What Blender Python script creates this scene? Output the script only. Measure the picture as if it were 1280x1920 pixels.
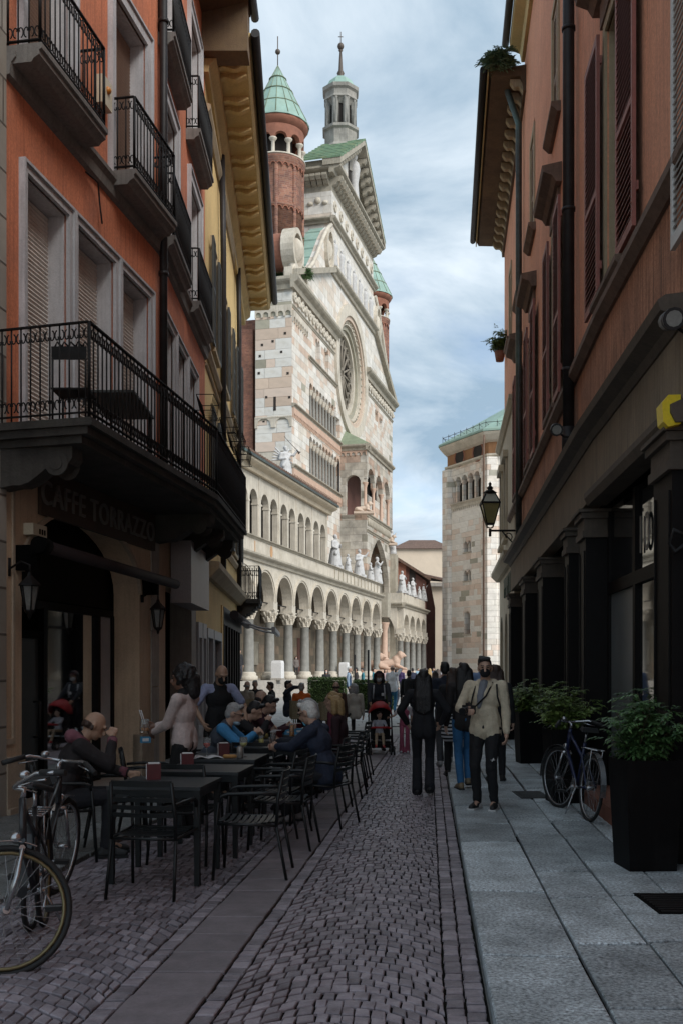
import bpy, math, random
import numpy as np
from mathutils import Vector, Matrix
# ------------------------------------------------------------------ camera, sky, sun, exposure
S = bpy.context.scene
for _o in list(bpy.data.objects):
 bpy.data.objects.remove(_o)
FOC, CX, HZ, EYE = 1900.0, 640.0, 1255.0, 1.62      # the lens of the photograph (1280 x 1920), its horizon and eye height
cam_d = bpy.data.cameras.new('camera')
cam = bpy.data.objects.new('camera', cam_d)
S.collection.objects.link(cam)
S.camera = cam
cam.location = (0, 0, EYE)
cam.rotation_euler = (math.pi / 2, 0, 0)
cam_d.sensor_fit = 'AUTO'
cam_d.sensor_width = 36.0
cam_d.lens = FOC / 1920 * 36
cam_d.shift_y = (HZ - 960) / 1920
cam_d.clip_start = 0.05
cam_d.clip_end = 3000
SUN_EL, SUN_AZ = math.radians(38), math.radians(136)   # azimuth from +Y towards +X
W = bpy.data.worlds.new('World')
S.world = W
W.use_nodes = True
nt = W.node_tree
nt.nodes.clear()
def _n(t, **kw):
 n = nt.nodes.new(t)
 for k, v in kw.items():
  setattr(n, k, v)
 return n
out = _n('ShaderNodeOutputWorld')
bg = _n('ShaderNodeBackground')
bg.inputs['Strength'].default_value = 0.052
sky = _n('ShaderNodeTexSky')
sky.sky_type = 'NISHITA'
sky.sun_disc = False
sky.sun_elevation = SUN_EL
sky.sun_rotation = SUN_AZ
sky.air_density = 1.0
sky.dust_density = 0.4
tc = _n('ShaderNodeTexCoord')
sep = _n('ShaderNodeSeparateXYZ')
nt.links.new(tc.outputs['Generated'], sep.inputs[0])
def m_(op, a, b=None, c=None):
 n = _n('ShaderNodeMath', operation=op)
 for i, v in enumerate((a, b, c)):
  if v is None:
   continue
  if isinstance(v, (int, float)):
   n.inputs[i].default_value = v
  else:
   nt.links.new(v, n.inputs[i])
 return n.outputs[0]
zz = m_('ADD', m_('ABSOLUTE', sep.outputs[2]), 0.22)
px_ = m_('DIVIDE', sep.outputs[0], zz)
py_ = m_('DIVIDE', sep.outputs[1], zz)
cmb = _n('ShaderNodeCombineXYZ')
nt.links.new(px_, cmb.inputs[0])
nt.links.new(py_, cmb.inputs[1])
cmb.inputs[2].default_value = 3.7
n1 = _n('ShaderNodeTexNoise')
n1.inputs['Scale'].default_value = 1.7
n1.inputs['Detail'].default_value = 7
n1.inputs['Roughness'].default_value = 0.52
n1.inputs['Distortion'].default_value = 0.25
nt.links.new(cmb.outputs[0], n1.inputs['Vector'])
n2 = _n('ShaderNodeTexNoise')
n2.inputs['Scale'].default_value = 2.3
n2.inputs['Detail'].default_value = 9
n2.inputs['Roughness'].default_value = 0.58
n2.inputs['Distortion'].default_value = 0.4
nt.links.new(cmb.outputs[0], n2.inputs['Vector'])
r1 = _n('ShaderNodeMapRange')           # how far cloud covers the blue
r1.inputs['From Min'].default_value = 0.27
r1.inputs['From Max'].default_value = 0.50
cov = m_('ADD', n1.outputs['Fac'], m_('MULTIPLY_ADD', m_('ABSOLUTE', sep.outputs[2]), 0.42, -0.105))   # more open sky towards the horizon
nt.links.new(cov, r1.inputs['Value'])
r2 = _n('ShaderNodeValToRGB')           # cloud tone: grey-blue bellies to white tops
r2.color_ramp.elements[0].position = 0.37
r2.color_ramp.elements[0].color = (1.4, 1.95, 2.5, 1)
r2.color_ramp.elements[1].position = 0.66
r2.color_ramp.elements[1].color = (3.35, 3.75, 4.1, 1)
nt.links.new(n2.outputs['Fac'], r2.inputs['Fac'])
mx = _n('ShaderNodeMix', data_type='RGBA')
nt.links.new(r1.outputs['Result'], mx.inputs['Factor'])
dim = _n('ShaderNodeVectorMath', operation='SCALE')          # scales down the brightness of the open sky
dim.inputs['Scale'].default_value = 0.62
nt.links.new(sky.outputs['Color'], dim.inputs[0])
nt.links.new(dim.outputs[0], mx.inputs['A'])
nt.links.new(r2.outputs['Color'], mx.inputs['B'])
nt.links.new(mx.outputs['Result'], bg.inputs['Color'])
nt.links.new(bg.outputs[0], out.inputs['Surface'])
sun_d = bpy.data.lights.new('sun', 'SUN')
sun_d.energy = 0.75
sun_d.angle = math.radians(35)
sun_d.color = (1.0, 0.965, 0.92)
sun = bpy.data.objects.new('sun', sun_d)
S.collection.objects.link(sun)
_sd = Vector((math.sin(SUN_AZ) * math.cos(SUN_EL), math.cos(SUN_AZ) * math.cos(SUN_EL), math.sin(SUN_EL)))
sun.rotation_euler = _sd.to_track_quat('Z', 'Y').to_euler()
S.view_settings.view_transform = 'Standard'
S.view_settings.look = 'None'
S.view_settings.gamma = 1
S.view_settings.exposure = 2.35
S.cycles.max_bounces = 8
S.cycles.diffuse_bounces = 5
# ------------------------------------------------------------------ helpers
rng = random.Random(11)
COL = S.collection
def V(*a):
 return Vector(a)
def gp(px, py):
 """ground point under a pixel of the photograph"""
 d = FOC * EYE / (py - HZ)
 return ((px - CX) / FOC * d, d)
class FR:
 """upright reference plane: u runs along it (away from the street mouth), n outwards, z up"""
 def __init__(s, ox, oy, dx, dy=1.0, side=1):
  l = math.hypot(dx, dy)
  s.o = (ox, oy)
  s.U = (dx / l, dy / l)
  s.N = (side * s.U[1], -side * s.U[0])
 def P(s, u, n, z):
  return (s.o[0] + s.U[0] * u + s.N[0] * n, s.o[1] + s.U[1] * u + s.N[1] * n, z)
 def uY(s, Y):
  return (Y - s.o[1]) / s.U[1]
 def u(s, px, n=0.0):
  r = (px - CX) / FOC
  a = s.o[0] + s.N[0] * n - r * (s.o[1] + s.N[1] * n)
  return -a / (s.U[0] - r * s.U[1])
 def hit(s, px, py, n=0.0):
  u = s.u(px, n)
  d = s.P(u, n, 0)[1]
  return u, EYE + (HZ - py) / FOC * d
 def z(s, px, py, n=0.0):
  return s.hit(px, py, n)[1]
 def ang(s):
  return math.atan2(s.U[1], s.U[0])
class MB:
 def __init__(s):
  s.v, s.f, s.m, s.sm = [], [], [], []
  s.mi = 0
 def add(s, vs, fs, sm=False):
  b = len(s.v)
  s.v.extend(vs)
  for f in fs:
   s.f.append(tuple(i + b for i in f))
   s.m.append(s.mi)
   s.sm.append(sm)
 def hexa(s, p):      # 8 points: bottom loop 0-3, top loop 4-7
  s.add(p, [(3, 2, 1, 0), (4, 5, 6, 7), (0, 1, 5, 4), (1, 2, 6, 5), (2, 3, 7, 6), (3, 0, 4, 7)])
  return s
 def box(s, x0, x1, y0, y1, z0, z1):
  return s.hexa([(x0, y0, z0), (x1, y0, z0), (x1, y1, z0), (x0, y1, z0), (x0, y0, z1), (x1, y0, z1), (x1, y1, z1), (x0, y1, z1)])
 def fb(s, fr, u0, u1, n0, n1, z0, z1):
  q = [(u0, n0), (u1, n0), (u1, n1), (u0, n1)]
  return s.hexa([fr.P(a, b, z0) for a, b in q] + [fr.P(a, b, z1) for a, b in q])
 def prism(s, fr, poly, n0, n1):      # polygon in (u, z), swept over n
  k = len(poly)
  a = [fr.P(u, n0, z) for u, z in poly] + [fr.P(u, n1, z) for u, z in poly]
  s.add(a, [tuple(range(k - 1, -1, -1)), tuple(range(k, 2 * k))] + [(i, (i + 1) % k, (i + 1) % k + k, i + k) for i in range(k)])
  return s
 def sweep(s, fr, prof, u0, u1, u0b=None, u1b=None):      # profile in (n, z), swept along u
  k = len(prof)
  a = [fr.P(u0, n, z) for n, z in prof] + [fr.P(u1, n, z) for n, z in prof]
  s.add(a, [tuple(range(k - 1, -1, -1)), tuple(range(k, 2 * k))] + [(i, (i + 1) % k, (i + 1) % k + k, i + k) for i in range(k)])
  return s
 def tube(s, pts, r, n=6, caps=True, r1=None, sm=True):
  pts = [Vector(p) for p in pts]
  k = len(pts)
  vs, fs = [], []
  up = None
  for i, p in enumerate(pts):
   t = (pts[min(i + 1, k - 1)] - pts[max(i - 1, 0)])
   if t.length < 1e-9:
    t = Vector((0, 0, 1))
   t.normalize()
   if up is None:
    up = Vector((0, 0, 1)) if abs(t.z) < .9 else Vector((1, 0, 0))
   a = t.cross(up)
   if a.length < 1e-5:
    a = t.cross(Vector((0, 1, 0.3)))
   a.normalize()
   b = a.cross(t).normalized()
   up = b
   rr = r if r1 is None else r + (r1 - r) * i / max(1, k - 1)
   for j in range(n):
    an = 2 * math.pi * j / n
    vs.append(tuple(p + a * (math.cos(an) * rr) + b * (math.sin(an) * rr)))
  for i in range(k - 1):
   for j in range(n):
    fs.append((i * n + j, i * n + (j + 1) % n, (i + 1) * n + (j + 1) % n, (i + 1) * n + j))
  s.add(vs, fs, sm)
  if caps:
   b = len(s.v) - k * n
   s.f += [tuple(b + j for j in range(n - 1, -1, -1)), tuple(b + (k - 1) * n + j for j in range(n))]
   s.m += [s.mi] * 2
   s.sm += [False] * 2
  return s
 def lathe(s, prof, c=(0, 0, 0), n=16, sm=True, a0=0.0):      # profile (r, z)
  vs, fs = [], []
  k = len(prof)
  for r, z in prof:
   for j in range(n):
    an = a0 + 2 * math.pi * j / n
    vs.append((c[0] + r * math.cos(an), c[1] + r * math.sin(an), c[2] + z))
  for i in range(k - 1):
   for j in range(n):
    fs.append((i * n + j, i * n + (j + 1) % n, (i + 1) * n + (j + 1) % n, (i + 1) * n + j))
  fs.append(tuple(range(n - 1, -1, -1)))
  fs.append(tuple((k - 1) * n + j for j in range(n)))
  s.add(vs, fs, sm)
  return s
 def ell(s, c, r, rot=None, n=12, m=8):
  vs, fs = [], []
  for i in range(m + 1):
   th = math.pi * i / m
   for j in range(n):
    an = 2 * math.pi * j / n
    p = Vector((r[0] * math.sin(th) * math.cos(an), r[1] * math.sin(th) * math.sin(an), -r[2] * math.cos(th)))
    if rot is not None:
     p = rot @ p
    vs.append((c[0] + p.x, c[1] + p.y, c[2] + p.z))
  for i in range(m):
   for j in range(n):
    fs.append((i * n + j, i * n + (j + 1) % n, (i + 1) * n + (j + 1) % n, (i + 1) * n + j))
  s.add(vs, fs, True)
  return s
 def cap(s, a, b, ra, rb, n=10):      # tapered capsule
  a, b = Vector(a), Vector(b)
  t = b - a
  L = max(t.length, 1e-5)
  t = t / L
  x = t.orthogonal().normalized()
  y = t.cross(x)
  vs, fs = [], []
  rings = []
  for i in range(5):
   th = math.pi / 2 * i / 4
   rings.append((-math.cos(th) * ra, math.sin(th) * ra, a))
  for i in range(5):
   th = math.pi / 2 * i / 4
   rings.append((math.sin(th) * rb, math.cos(th) * rb, b))
  for h, r, o in rings:
   r = max(r, 1e-4)
   for j in range(n):
    an = 2 * math.pi * j / n
    vs.append(tuple(o + t * h + x * (r * math.cos(an)) + y * (r * math.sin(an))))
  for i in range(len(rings) - 1):
   for j in range(n):
    fs.append((i * n + j, i * n + (j + 1) % n, (i + 1) * n + (j + 1) % n, (i + 1) * n + j))
  fs.append(tuple(range(n - 1, -1, -1)))
  fs.append(tuple((len(rings) - 1) * n + j for j in range(n)))
  s.add(vs, fs, True)
  return s
 def archbay(s, fr, ul, ur, zs, zt, n0, n1, pad=0.0, rise=None, seg=12, pointed=False, z0=None):
  """wall piece over an arched opening between ul and ur, spring line zs, top zt"""
  a, b = ul + pad, ur - pad
  c, h = (a + b) / 2, (b - a) / 2
  rise = h if rise is None else rise
  pts = []
  for i in range(seg + 1):
   t = math.pi * i / seg
   x = c - h * math.cos(t)
   if pointed:
    xx = abs(x - c) / h
    zz = zs + rise * math.sqrt(max(0, 1 - xx ** 1.35))
   else:
    zz = zs + rise * math.sin(t)
   pts.append((x, zz))
  for i in range(seg):
   (x0, za), (x1, zb) = pts[i], pts[i + 1]
   s.hexa([fr.P(x0, n0, za), fr.P(x1, n0, zb), fr.P(x1, n1, zb), fr.P(x0, n1, za),
     fr.P(x0, n0, zt), fr.P(x1, n0, zt), fr.P(x1, n1, zt), fr.P(x0, n1, zt)])
  if pad > 0:
   zb = zs if z0 is None else z0
   s.fb(fr, ul, a, n0, n1, zb, zt)
   s.fb(fr, b, ur, n0, n1, zb, zt)
  return s
 def archband(s, fr, c, zs, r0, r1, n0, n1, rise0=None, rise1=None, seg=14, full=False):
  """ring or half ring moulding"""
  k0 = (rise0 or r0) / r0
  k1 = (rise1 or r1) / r1
  tot = 2 * math.pi if full else math.pi
  for i in range(seg):
   t0, t1 = tot * i / seg, tot * (i + 1) / seg
   def q(r, t, k, n):
    return fr.P(c - r * math.cos(t), n, zs + r * k * math.sin(t))
   s.hexa([q(r0, t0, k0, n0), q(r0, t1, k0, n0), q(r0, t1, k0, n1), q(r0, t0, k0, n1),
     q(r1, t0, k1, n0), q(r1, t1, k1, n0), q(r1, t1, k1, n1), q(r1, t0, k1, n1)])
  return s
 def build_split(s, name, mat, parent=None, **k):
  """every loose piece becomes an object of its own"""
  par = list(range(len(s.v)))
  def find(i):
   while par[i] != i:
    par[i] = par[par[i]]
    i = par[i]
   return i
  for f in s.f:
   a = find(f[0])
   for i in f[1:]:
    par[find(i)] = a
  groups = {}
  for j, f in enumerate(s.f):
   groups.setdefault(find(f[0]), []).append(j)
  for g_ in groups.values():
   m = MB()
   mp = {}
   for j in g_:
    ff = []
    for i in s.f[j]:
     if i not in mp:
      mp[i] = len(m.v)
      m.v.append(s.v[i])
     ff.append(mp[i])
    m.f.append(tuple(ff))
    m.m.append(s.m[j])
    m.sm.append(s.sm[j])
   m.build(name, mat, parent, **k)
 def build(s, name, mat, parent=None, local=False, uv=None, stuff=False, smooth=None):
  me = bpy.data.meshes.new(name)
  off = Vector((0, 0, 0)) if (parent is None or local) else wloc(parent)
  vs = s.v if off.length == 0 else [(v[0] - off.x, v[1] - off.y, v[2] - off.z) for v in s.v]
  me.from_pydata(vs, [], s.f)
  mats = mat if isinstance(mat, (list, tuple)) else [mat]
  for mm in mats:
   me.materials.append(mm)
  me.polygons.foreach_set('material_index', s.m)
  me.polygons.foreach_set('use_smooth', s.sm if smooth is None else [smooth] * len(s.f))
  if uv is not None:
   l = me.uv_layers.new(name='UVMap')
   va = np.array(s.v, dtype=np.float64)
   du = (va[:, 0] - uv.o[0]) * uv.U[0] + (va[:, 1] - uv.o[1]) * uv.U[1] - (va[:, 0] - uv.o[0]) * uv.N[0] - (va[:, 1] - uv.o[1]) * uv.N[1]
   idx = np.empty(len(me.loops), dtype=np.int32)
   me.loops.foreach_get('vertex_index', idx)
   arr = np.stack([du[idx], va[idx, 2]], axis=1).astype(np.float32)
   l.data.foreach_set('uv', arr.ravel())
  me.update()
  o = bpy.data.objects.new(name, me)
  COL.objects.link(o)
  if parent is not None:
   o.parent = parent
  if stuff:
   o['kind'] = 'stuff'
  return o
def wloc(o):
 v = Vector((0, 0, 0))
 while o is not None:
  v = v + o.location
  o = o.parent
 return v
def thing(name, label, cat, loc=(0, 0, 0), group=None, rot=0.0):
 o = bpy.data.objects.new(name, None)
 o.empty_display_size = 0.2
 COL.objects.link(o)
 o.location = loc
 o.rotation_euler = (0, 0, rot)
 o['label'] = label
 o['category'] = cat
 if group:
  o['group'] = group
 return o
def tag(o, label, cat, group=None):
 o['label'] = label
 o['category'] = cat
 if group:
  o['group'] = group
 return o
def struct(o):
 o['kind'] = 'structure'
 return o
def inst(name, mesh, parent, loc, rot=(0, 0, 0), scale=None):
 o = bpy.data.objects.new(name, mesh)
 COL.objects.link(o)
 o.parent = parent
 o.location = loc
 o.rotation_euler = rot
 if scale is not None:
  o.scale = scale
 return o
def text_mesh(cu):
 """turn a text curve into a plain mesh object"""
 t_ = bpy.data.objects.new('lettering', cu)
 me = bpy.data.meshes.new_from_object(t_)
 o = bpy.data.objects.new('lettering', me)
 COL.objects.link(o)
 bpy.data.objects.remove(t_)
 o['kind'] = 'stuff'
 return o
def dup(root, loc, rotz, label, group=None):
 def cp(o, par):
  c = o.copy()
  COL.objects.link(c)
  if par is not None:
   c.parent = par
  for ch in o.children:
   cp(ch, c)
  return c
 r = cp(root, None)
 r.location = loc
 r.rotation_euler = (0, 0, rotz)
 r['label'] = label
 if group:
  r['group'] = group
 return r
# ------------------------------------------------------------------ materials
M = {}
def mat(name, col, rough=0.8, var=0.25, scale=3.0, bump=0.0, bscale=40.0, metal=0.0, col2=None, detail=6, streak=0.0,
  spec=0.5, rnd=0.0, emit=None, dirt=None, dirt_amt=0.5, dscale=0.8, coords='Object', alpha=None, dark=None, grain=0.10, gscale=45.0):
 """procedural surface: two tones mixed by noise, optional vertical streaks, blotchy wear, grain"""
 m = bpy.data.materials.new(name)
 m.use_nodes = True
 t = m.node_tree
 b = t.nodes['Principled BSDF']
 L = t.links.new
 b.inputs['Roughness'].default_value = rough
 b.inputs['Metallic'].default_value = metal
 b.inputs['Specular IOR Level'].default_value = spec
 tcn = t.nodes.new('ShaderNodeTexCoord')
 vec = tcn.outputs[coords]
 if coords == 'World':
  pass
 n = t.nodes.new('ShaderNodeTexNoise')
 n.inputs['Scale'].default_value = scale
 n.inputs['Detail'].default_value = detail
 n.inputs['Roughness'].default_value = 0.62
 L(vec, n.inputs['Vector'])
 c2 = col2 if col2 is not None else tuple(c * (1 - var) for c in col)
 c1 = tuple(min(1, c * (1 + var * 0.6)) for c in col)
 ramp = t.nodes.new('ShaderNodeMapRange')
 ramp.inputs['From Min'].default_value = 0.3
 ramp.inputs['From Max'].default_value = 0.7
 L(n.outputs['Fac'], ramp.inputs['Value'])
 mix = t.nodes.new('ShaderNodeMix')
 mix.data_type = 'RGBA'
 mix.inputs['A'].default_value = (*c2, 1)
 mix.inputs['B'].default_value = (*c1, 1)
 L(ramp.outputs['Result'], mix.inputs['Factor'])
 colout = mix.outputs['Result']
 if streak > 0:
  mp = t.nodes.new('ShaderNodeMapping')
  mp.inputs['Scale'].default_value = (9, 9, 0.5)
  L(vec, mp.inputs['Vector'])
  ns = t.nodes.new('ShaderNodeTexNoise')
  ns.inputs['Scale'].default_value = 2.2
  ns.inputs['Detail'].default_value = 5
  L(mp.outputs[0], ns.inputs['Vector'])
  rs = t.nodes.new('ShaderNodeMapRange')
  rs.inputs['From Min'].default_value = 0.45
  rs.inputs['From Max'].default_value = 0.75
  rs.inputs['To Max'].default_value = streak
  L(ns.outputs['Fac'], rs.inputs['Value'])
  mk = t.nodes.new('ShaderNodeMix')
  mk.data_type = 'RGBA'
  L(rs.outputs['Result'], mk.inputs['Factor'])
  L(colout, mk.inputs['A'])
  mk.inputs['B'].default_value = (*(dark or tuple(c * 0.35 for c in col)), 1)
  colout = mk.outputs['Result']
 if dirt is not None:
  nd = t.nodes.new('ShaderNodeTexNoise')
  nd.inputs['Scale'].default_value = dscale
  nd.inputs['Detail'].default_value = 9
  nd.inputs['Roughness'].default_value = 0.7
  L(vec, nd.inputs['Vector'])
  rd = t.nodes.new('ShaderNodeMapRange')
  rd.inputs['From Min'].default_value = 0.5
  rd.inputs['From Max'].default_value = 0.72
  rd.inputs['To Max'].default_value = dirt_amt
  L(nd.outputs['Fac'], rd.inputs['Value'])
  md = t.nodes.new('ShaderNodeMix')
  md.data_type = 'RGBA'
  L(rd.outputs['Result'], md.inputs['Factor'])
  L(colout, md.inputs['A'])
  md.inputs['B'].default_value = (*dirt, 1)
  colout = md.outputs['Result']
 if grain > 0:
  ng = t.nodes.new('ShaderNodeTexNoise')
  ng.inputs['Scale'].default_value = gscale
  ng.inputs['Detail'].default_value = 3
  ng.inputs['Roughness'].default_value = 0.7
  L(vec, ng.inputs['Vector'])
  rg_ = t.nodes.new('ShaderNodeMapRange')
  rg_.inputs['From Min'].default_value = 0.3
  rg_.inputs['From Max'].default_value = 0.7
  rg_.inputs['To Min'].default_value = 1 - grain
  rg_.inputs['To Max'].default_value = 1 + grain
  L(ng.outputs['Fac'], rg_.inputs['Value'])
  hg = t.nodes.new('ShaderNodeHueSaturation')
  L(rg_.outputs['Result'], hg.inputs['Value'])
  L(colout, hg.inputs['Color'])
  colout = hg.outputs['Color']
 if rnd > 0:
  oi = t.nodes.new('ShaderNodeObjectInfo')
  hv = t.nodes.new('ShaderNodeHueSaturation')
  mr = t.nodes.new('ShaderNodeMapRange')
  mr.inputs['To Min'].default_value = 1 - rnd
  mr.inputs['To Max'].default_value = 1 + rnd
  L(oi.outputs['Random'], mr.inputs['Value'])
  L(mr.outputs['Result'], hv.inputs['Value'])
  L(colout, hv.inputs['Color'])
  colout = hv.outputs['Color']
 L(colout, b.inputs['Base Color'])
 if bump > 0:
  nb = t.nodes.new('ShaderNodeTexNoise')
  nb.inputs['Scale'].default_value = bscale
  nb.inputs['Detail'].default_value = 4
  L(vec, nb.inputs['Vector'])
  bp = t.nodes.new('ShaderNodeBump')
  bp.inputs['Strength'].default_value = bump
  bp.inputs['Distance'].default_value = 0.02
  L(nb.outputs['Fac'], bp.inputs['Height'])
  L(bp.outputs['Normal'], b.inputs['Normal'])
 if emit is not None:
  b.inputs['Emission Color'].default_value = (*emit[0], 1)
  b.inputs['Emission Strength'].default_value = emit[1]
 M[name] = m
 return m
def _glass():
 m = bpy.data.materials.new('shop_glass')
 m.use_nodes = True
 t = m.node_tree
 t.nodes.clear()
 o = t.nodes.new('ShaderNodeOutputMaterial')
 mxs = t.nodes.new('ShaderNodeMixShader')
 fr = t.nodes.new('ShaderNodeFresnel')
 fr.inputs['IOR'].default_value = 1.22
 tr = t.nodes.new('ShaderNodeBsdfTransparent')
 tr.inputs['Color'].default_value = (0.86, 0.90, 0.88, 1)
 gl = t.nodes.new('ShaderNodeBsdfGlossy')
 gl.inputs['Roughness'].default_value = 0.03
 t.links.new(fr.outputs[0], mxs.inputs[0])
 t.links.new(tr.outputs[0], mxs.inputs[1])
 t.links.new(gl.outputs[0], mxs.inputs[2])
 t.links.new(mxs.outputs[0], o.inputs['Surface'])
 M['shop_glass'] = m
_glass()
def blockmat(name, w, h, tones, mortar=(0.30, 0.27, 0.23), joint=0.02, band=0.5, bump=0.4, seed=0.0, rowvar=0.35, rough=0.75, grime=0.26, coursing=0.55):
 """coursed stone or brick on metre UVs: each block takes one of several natural tones, courses share a tendency"""
 m = bpy.data.materials.new(name)
 m.use_nodes = True
 t = m.node_tree
 L = t.links.new
 b = t.nodes['Principled BSDF']
 b.inputs['Roughness'].default_value = rough
 def nd(ty, **k):
  n = t.nodes.new(ty)
  for kk, v in k.items():
   setattr(n, kk, v)
  return n
 def mt(op, a, bb=None):
  n = nd('ShaderNodeMath', operation=op)
  for i, v in enumerate((a, bb)):
   if v is None:
    continue
   if isinstance(v, (int, float)):
    n.inputs[i].default_value = v
   else:
    L(v, n.inputs[i])
  return n.outputs[0]
 uvn = nd('ShaderNodeUVMap')
 sp = nd('ShaderNodeSeparateXYZ')
 L(uvn.outputs[0], sp.inputs[0])
 row = mt('FLOOR', mt('DIVIDE', sp.outputs[1], h))
 wn1 = nd('ShaderNodeTexWhiteNoise', noise_dimensions='1D')
 L(mt('ADD', row, seed + 0.37), wn1.inputs['W'])
 uoff = mt('ADD', mt('DIVIDE', sp.outputs[0], w), mt('MULTIPLY', wn1.outputs['Value'], 7.3))
 colm = mt('FLOOR', uoff)
 cb = nd('ShaderNodeCombineXYZ')
 L(colm, cb.inputs[0])
 L(row, cb.inputs[1])
 cb.inputs[2].default_value = seed
 wn2 = nd('ShaderNodeTexWhiteNoise', noise_dimensions='3D')
 L(cb.outputs[0], wn2.inputs['Vector'])
 wn3 = nd('ShaderNodeTexWhiteNoise', noise_dimensions='1D')
 L(mt('ADD', row, seed + 11.7), wn3.inputs['W'])
 val = mt('ADD', mt('MULTIPLY', wn2.outputs['Value'], 1 - coursing), mt('MULTIPLY', wn3.outputs['Value'], coursing))
 cr = nd('ShaderNodeValToRGB')
 cr.color_ramp.interpolation = 'CONSTANT'
 el = cr.color_ramp.elements
 while len(el) > 1:
  el.remove(el[-1])
 el[0].position = 0
 el[0].color = (*tones[0][1], 1)
 for p, c in tones[1:]:
  e = el.new(p)
  e.color = (*c, 1)
 L(val, cr.inputs['Fac'])
 # joints
 fx = mt('FRACT', uoff)
 fy = mt('FRACT', mt('DIVIDE', sp.outputs[1], h))
 dx = mt('MULTIPLY', mt('MINIMUM', fx, mt('SUBTRACT', 1.0, fx)), w)
 dy = mt('MULTIPLY', mt('MINIMUM', fy, mt('SUBTRACT', 1.0, fy)), h)
 dd = mt('MINIMUM', dx, dy)
 jr = nd('ShaderNodeMapRange')
 jr.inputs['From Min'].default_value = joint * 0.4
 jr.inputs['From Max'].default_value = joint
 L(dd, jr.inputs['Value'])
 tcn = nd('ShaderNodeTexCoord')
 n1 = nd('ShaderNodeTexNoise')
 n1.inputs['Scale'].default_value = 0.9
 n1.inputs['Detail'].default_value = 9
 n1.inputs['Roughness'].default_value = 0.68
 L(tcn.outputs['Object'], n1.inputs['Vector'])
 gr = nd('ShaderNodeMapRange')
 gr.inputs['From Min'].default_value = 0.38
 gr.inputs['From Max'].default_value = 0.68
 gr.inputs['To Min'].default_value = 1 - grime
 gr.inputs['To Max'].default_value = 1.05
 L(n1.outputs['Fac'], gr.inputs['Value'])
 mixj = nd('ShaderNodeMix', data_type='RGBA')
 L(jr.outputs['Result'], mixj.inputs['Factor'])
 mixj.inputs['A'].default_value = (*mortar, 1)
 L(cr.outputs['Color'], mixj.inputs['B'])
 hv = nd('ShaderNodeHueSaturation')
 L(mixj.outputs['Result'], hv.inputs['Color'])
 L(gr.outputs['Result'], hv.inputs['Value'])
 L(hv.outputs['Color'], b.inputs['Base Color'])
 bp = nd('ShaderNodeBump')
 bp.inputs['Strength'].default_value = bump
 bp.inputs['Distance'].default_value = 0.03
 L(jr.outputs['Result'], bp.inputs['Height'])
 L(bp.outputs['Normal'], b.inputs['Normal'])
 M[name] = m
 return m
# street and paving
mat('cobble', (0.265, 0.232, 0.252), 0.5, 0.35, 9, 0.35, 90, rnd=0.32, col2=(0.165, 0.138, 0.155))
mat('cobble_mass', (0.265, 0.232, 0.252), 0.5, 0.35, 7.0, 0.35, 90, col2=(0.15, 0.125, 0.14))
mat('joint_sand', (0.006, 0.005, 0.0045), 0.95, 0.4, 14, 0.3, 60, spec=0.1, dirt=(0.022, 0.028, 0.010), dirt_amt=0.5, dscale=2)
mat('granite', (0.42, 0.465, 0.485), 0.55, 0.45, 2.2, 0.3, 120, rnd=0.28, dirt=(0.20, 0.215, 0.21), dirt_amt=0.7, dscale=1.3, detail=10, grain=0.75, gscale=48)
mat('granite_dark', (0.20, 0.21, 0.205), 0.6, 0.35, 2.2, 0.3, 120, rnd=0.2, dirt=(0.06, 0.06, 0.055), dirt_amt=0.75, dscale=1.3, detail=10, grain=0.6, gscale=48)
mat('flagstone', (0.195, 0.165, 0.175), 0.6, 0.25, 6, 0.15, 120, rnd=0.12, dirt=(0.08, 0.07, 0.07), dirt_amt=0.5, dscale=1.4)
mat('piazza_stone', (0.30, 0.29, 0.275), 0.7, 0.2, 1.5, 0.1, 20)
mat('iron', (0.011, 0.010, 0.010), 0.6, 0.4, 8, 0.1, 60, spec=0.25)
mat('drain_iron', (0.05, 0.052, 0.052), 0.6, 0.4, 12, 0.3, 60, metal=0.4)
# town walls
mat('orange_stucco', (0.62, 0.215, 0.11), 0.9, 0.16, 1.3, 0.35, 90, grain=0.18, gscale=30, streak=0.5, dark=(0.26, 0.085, 0.05), dirt=(0.36, 0.145, 0.095), dirt_amt=0.7, dscale=0.7)
mat('yellow_stucco', (0.74, 0.54, 0.24), 0.9, 0.12, 1.1, 0.3, 90, grain=0.12, gscale=30, streak=0.25, dark=(0.42, 0.29, 0.13), dirt=(0.55, 0.40, 0.19), dirt_amt=0.4, dscale=0.7)
mat('ochre_cornice', (0.60, 0.45, 0.215), 0.9, 0.25, 2.0, 0.3, 60, streak=0.3, dark=(0.34, 0.24, 0.11), dirt=(0.36, 0.26, 0.13), dirt_amt=0.5, dscale=1.0)
mat('cafe_stucco', (0.60, 0.45, 0.31), 0.9, 0.2, 1.3, 0.3, 120, streak=0.25, dirt=(0.36, 0.26, 0.18), dirt_amt=0.5, dscale=0.8)
mat('cafe_plinth', (0.44, 0.35, 0.26), 0.8, 0.2, 5, 0.2, 80, dirt=(0.1, 0.08, 0.06), dirt_amt=0.5)
mat('pale_stone', (0.36, 0.33, 0.29), 0.85, 0.2, 2.5, 0.2, 60, streak=0.3, dirt=(0.19, 0.17, 0.15), dirt_amt=0.6, dscale=1.0)
mat('grey_stone', (0.50, 0.495, 0.505), 0.8, 0.15, 3.0, 0.2, 80, streak=0.35, dark=(0.16, 0.155, 0.16))
mat('ledge_stone', (0.20, 0.185, 0.17), 0.85, 0.3, 3.0, 0.3, 50, streak=0.5, dark=(0.06, 0.055, 0.05), dirt=(0.08, 0.075, 0.06), dirt_amt=0.6, dscale=1.5)
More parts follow.
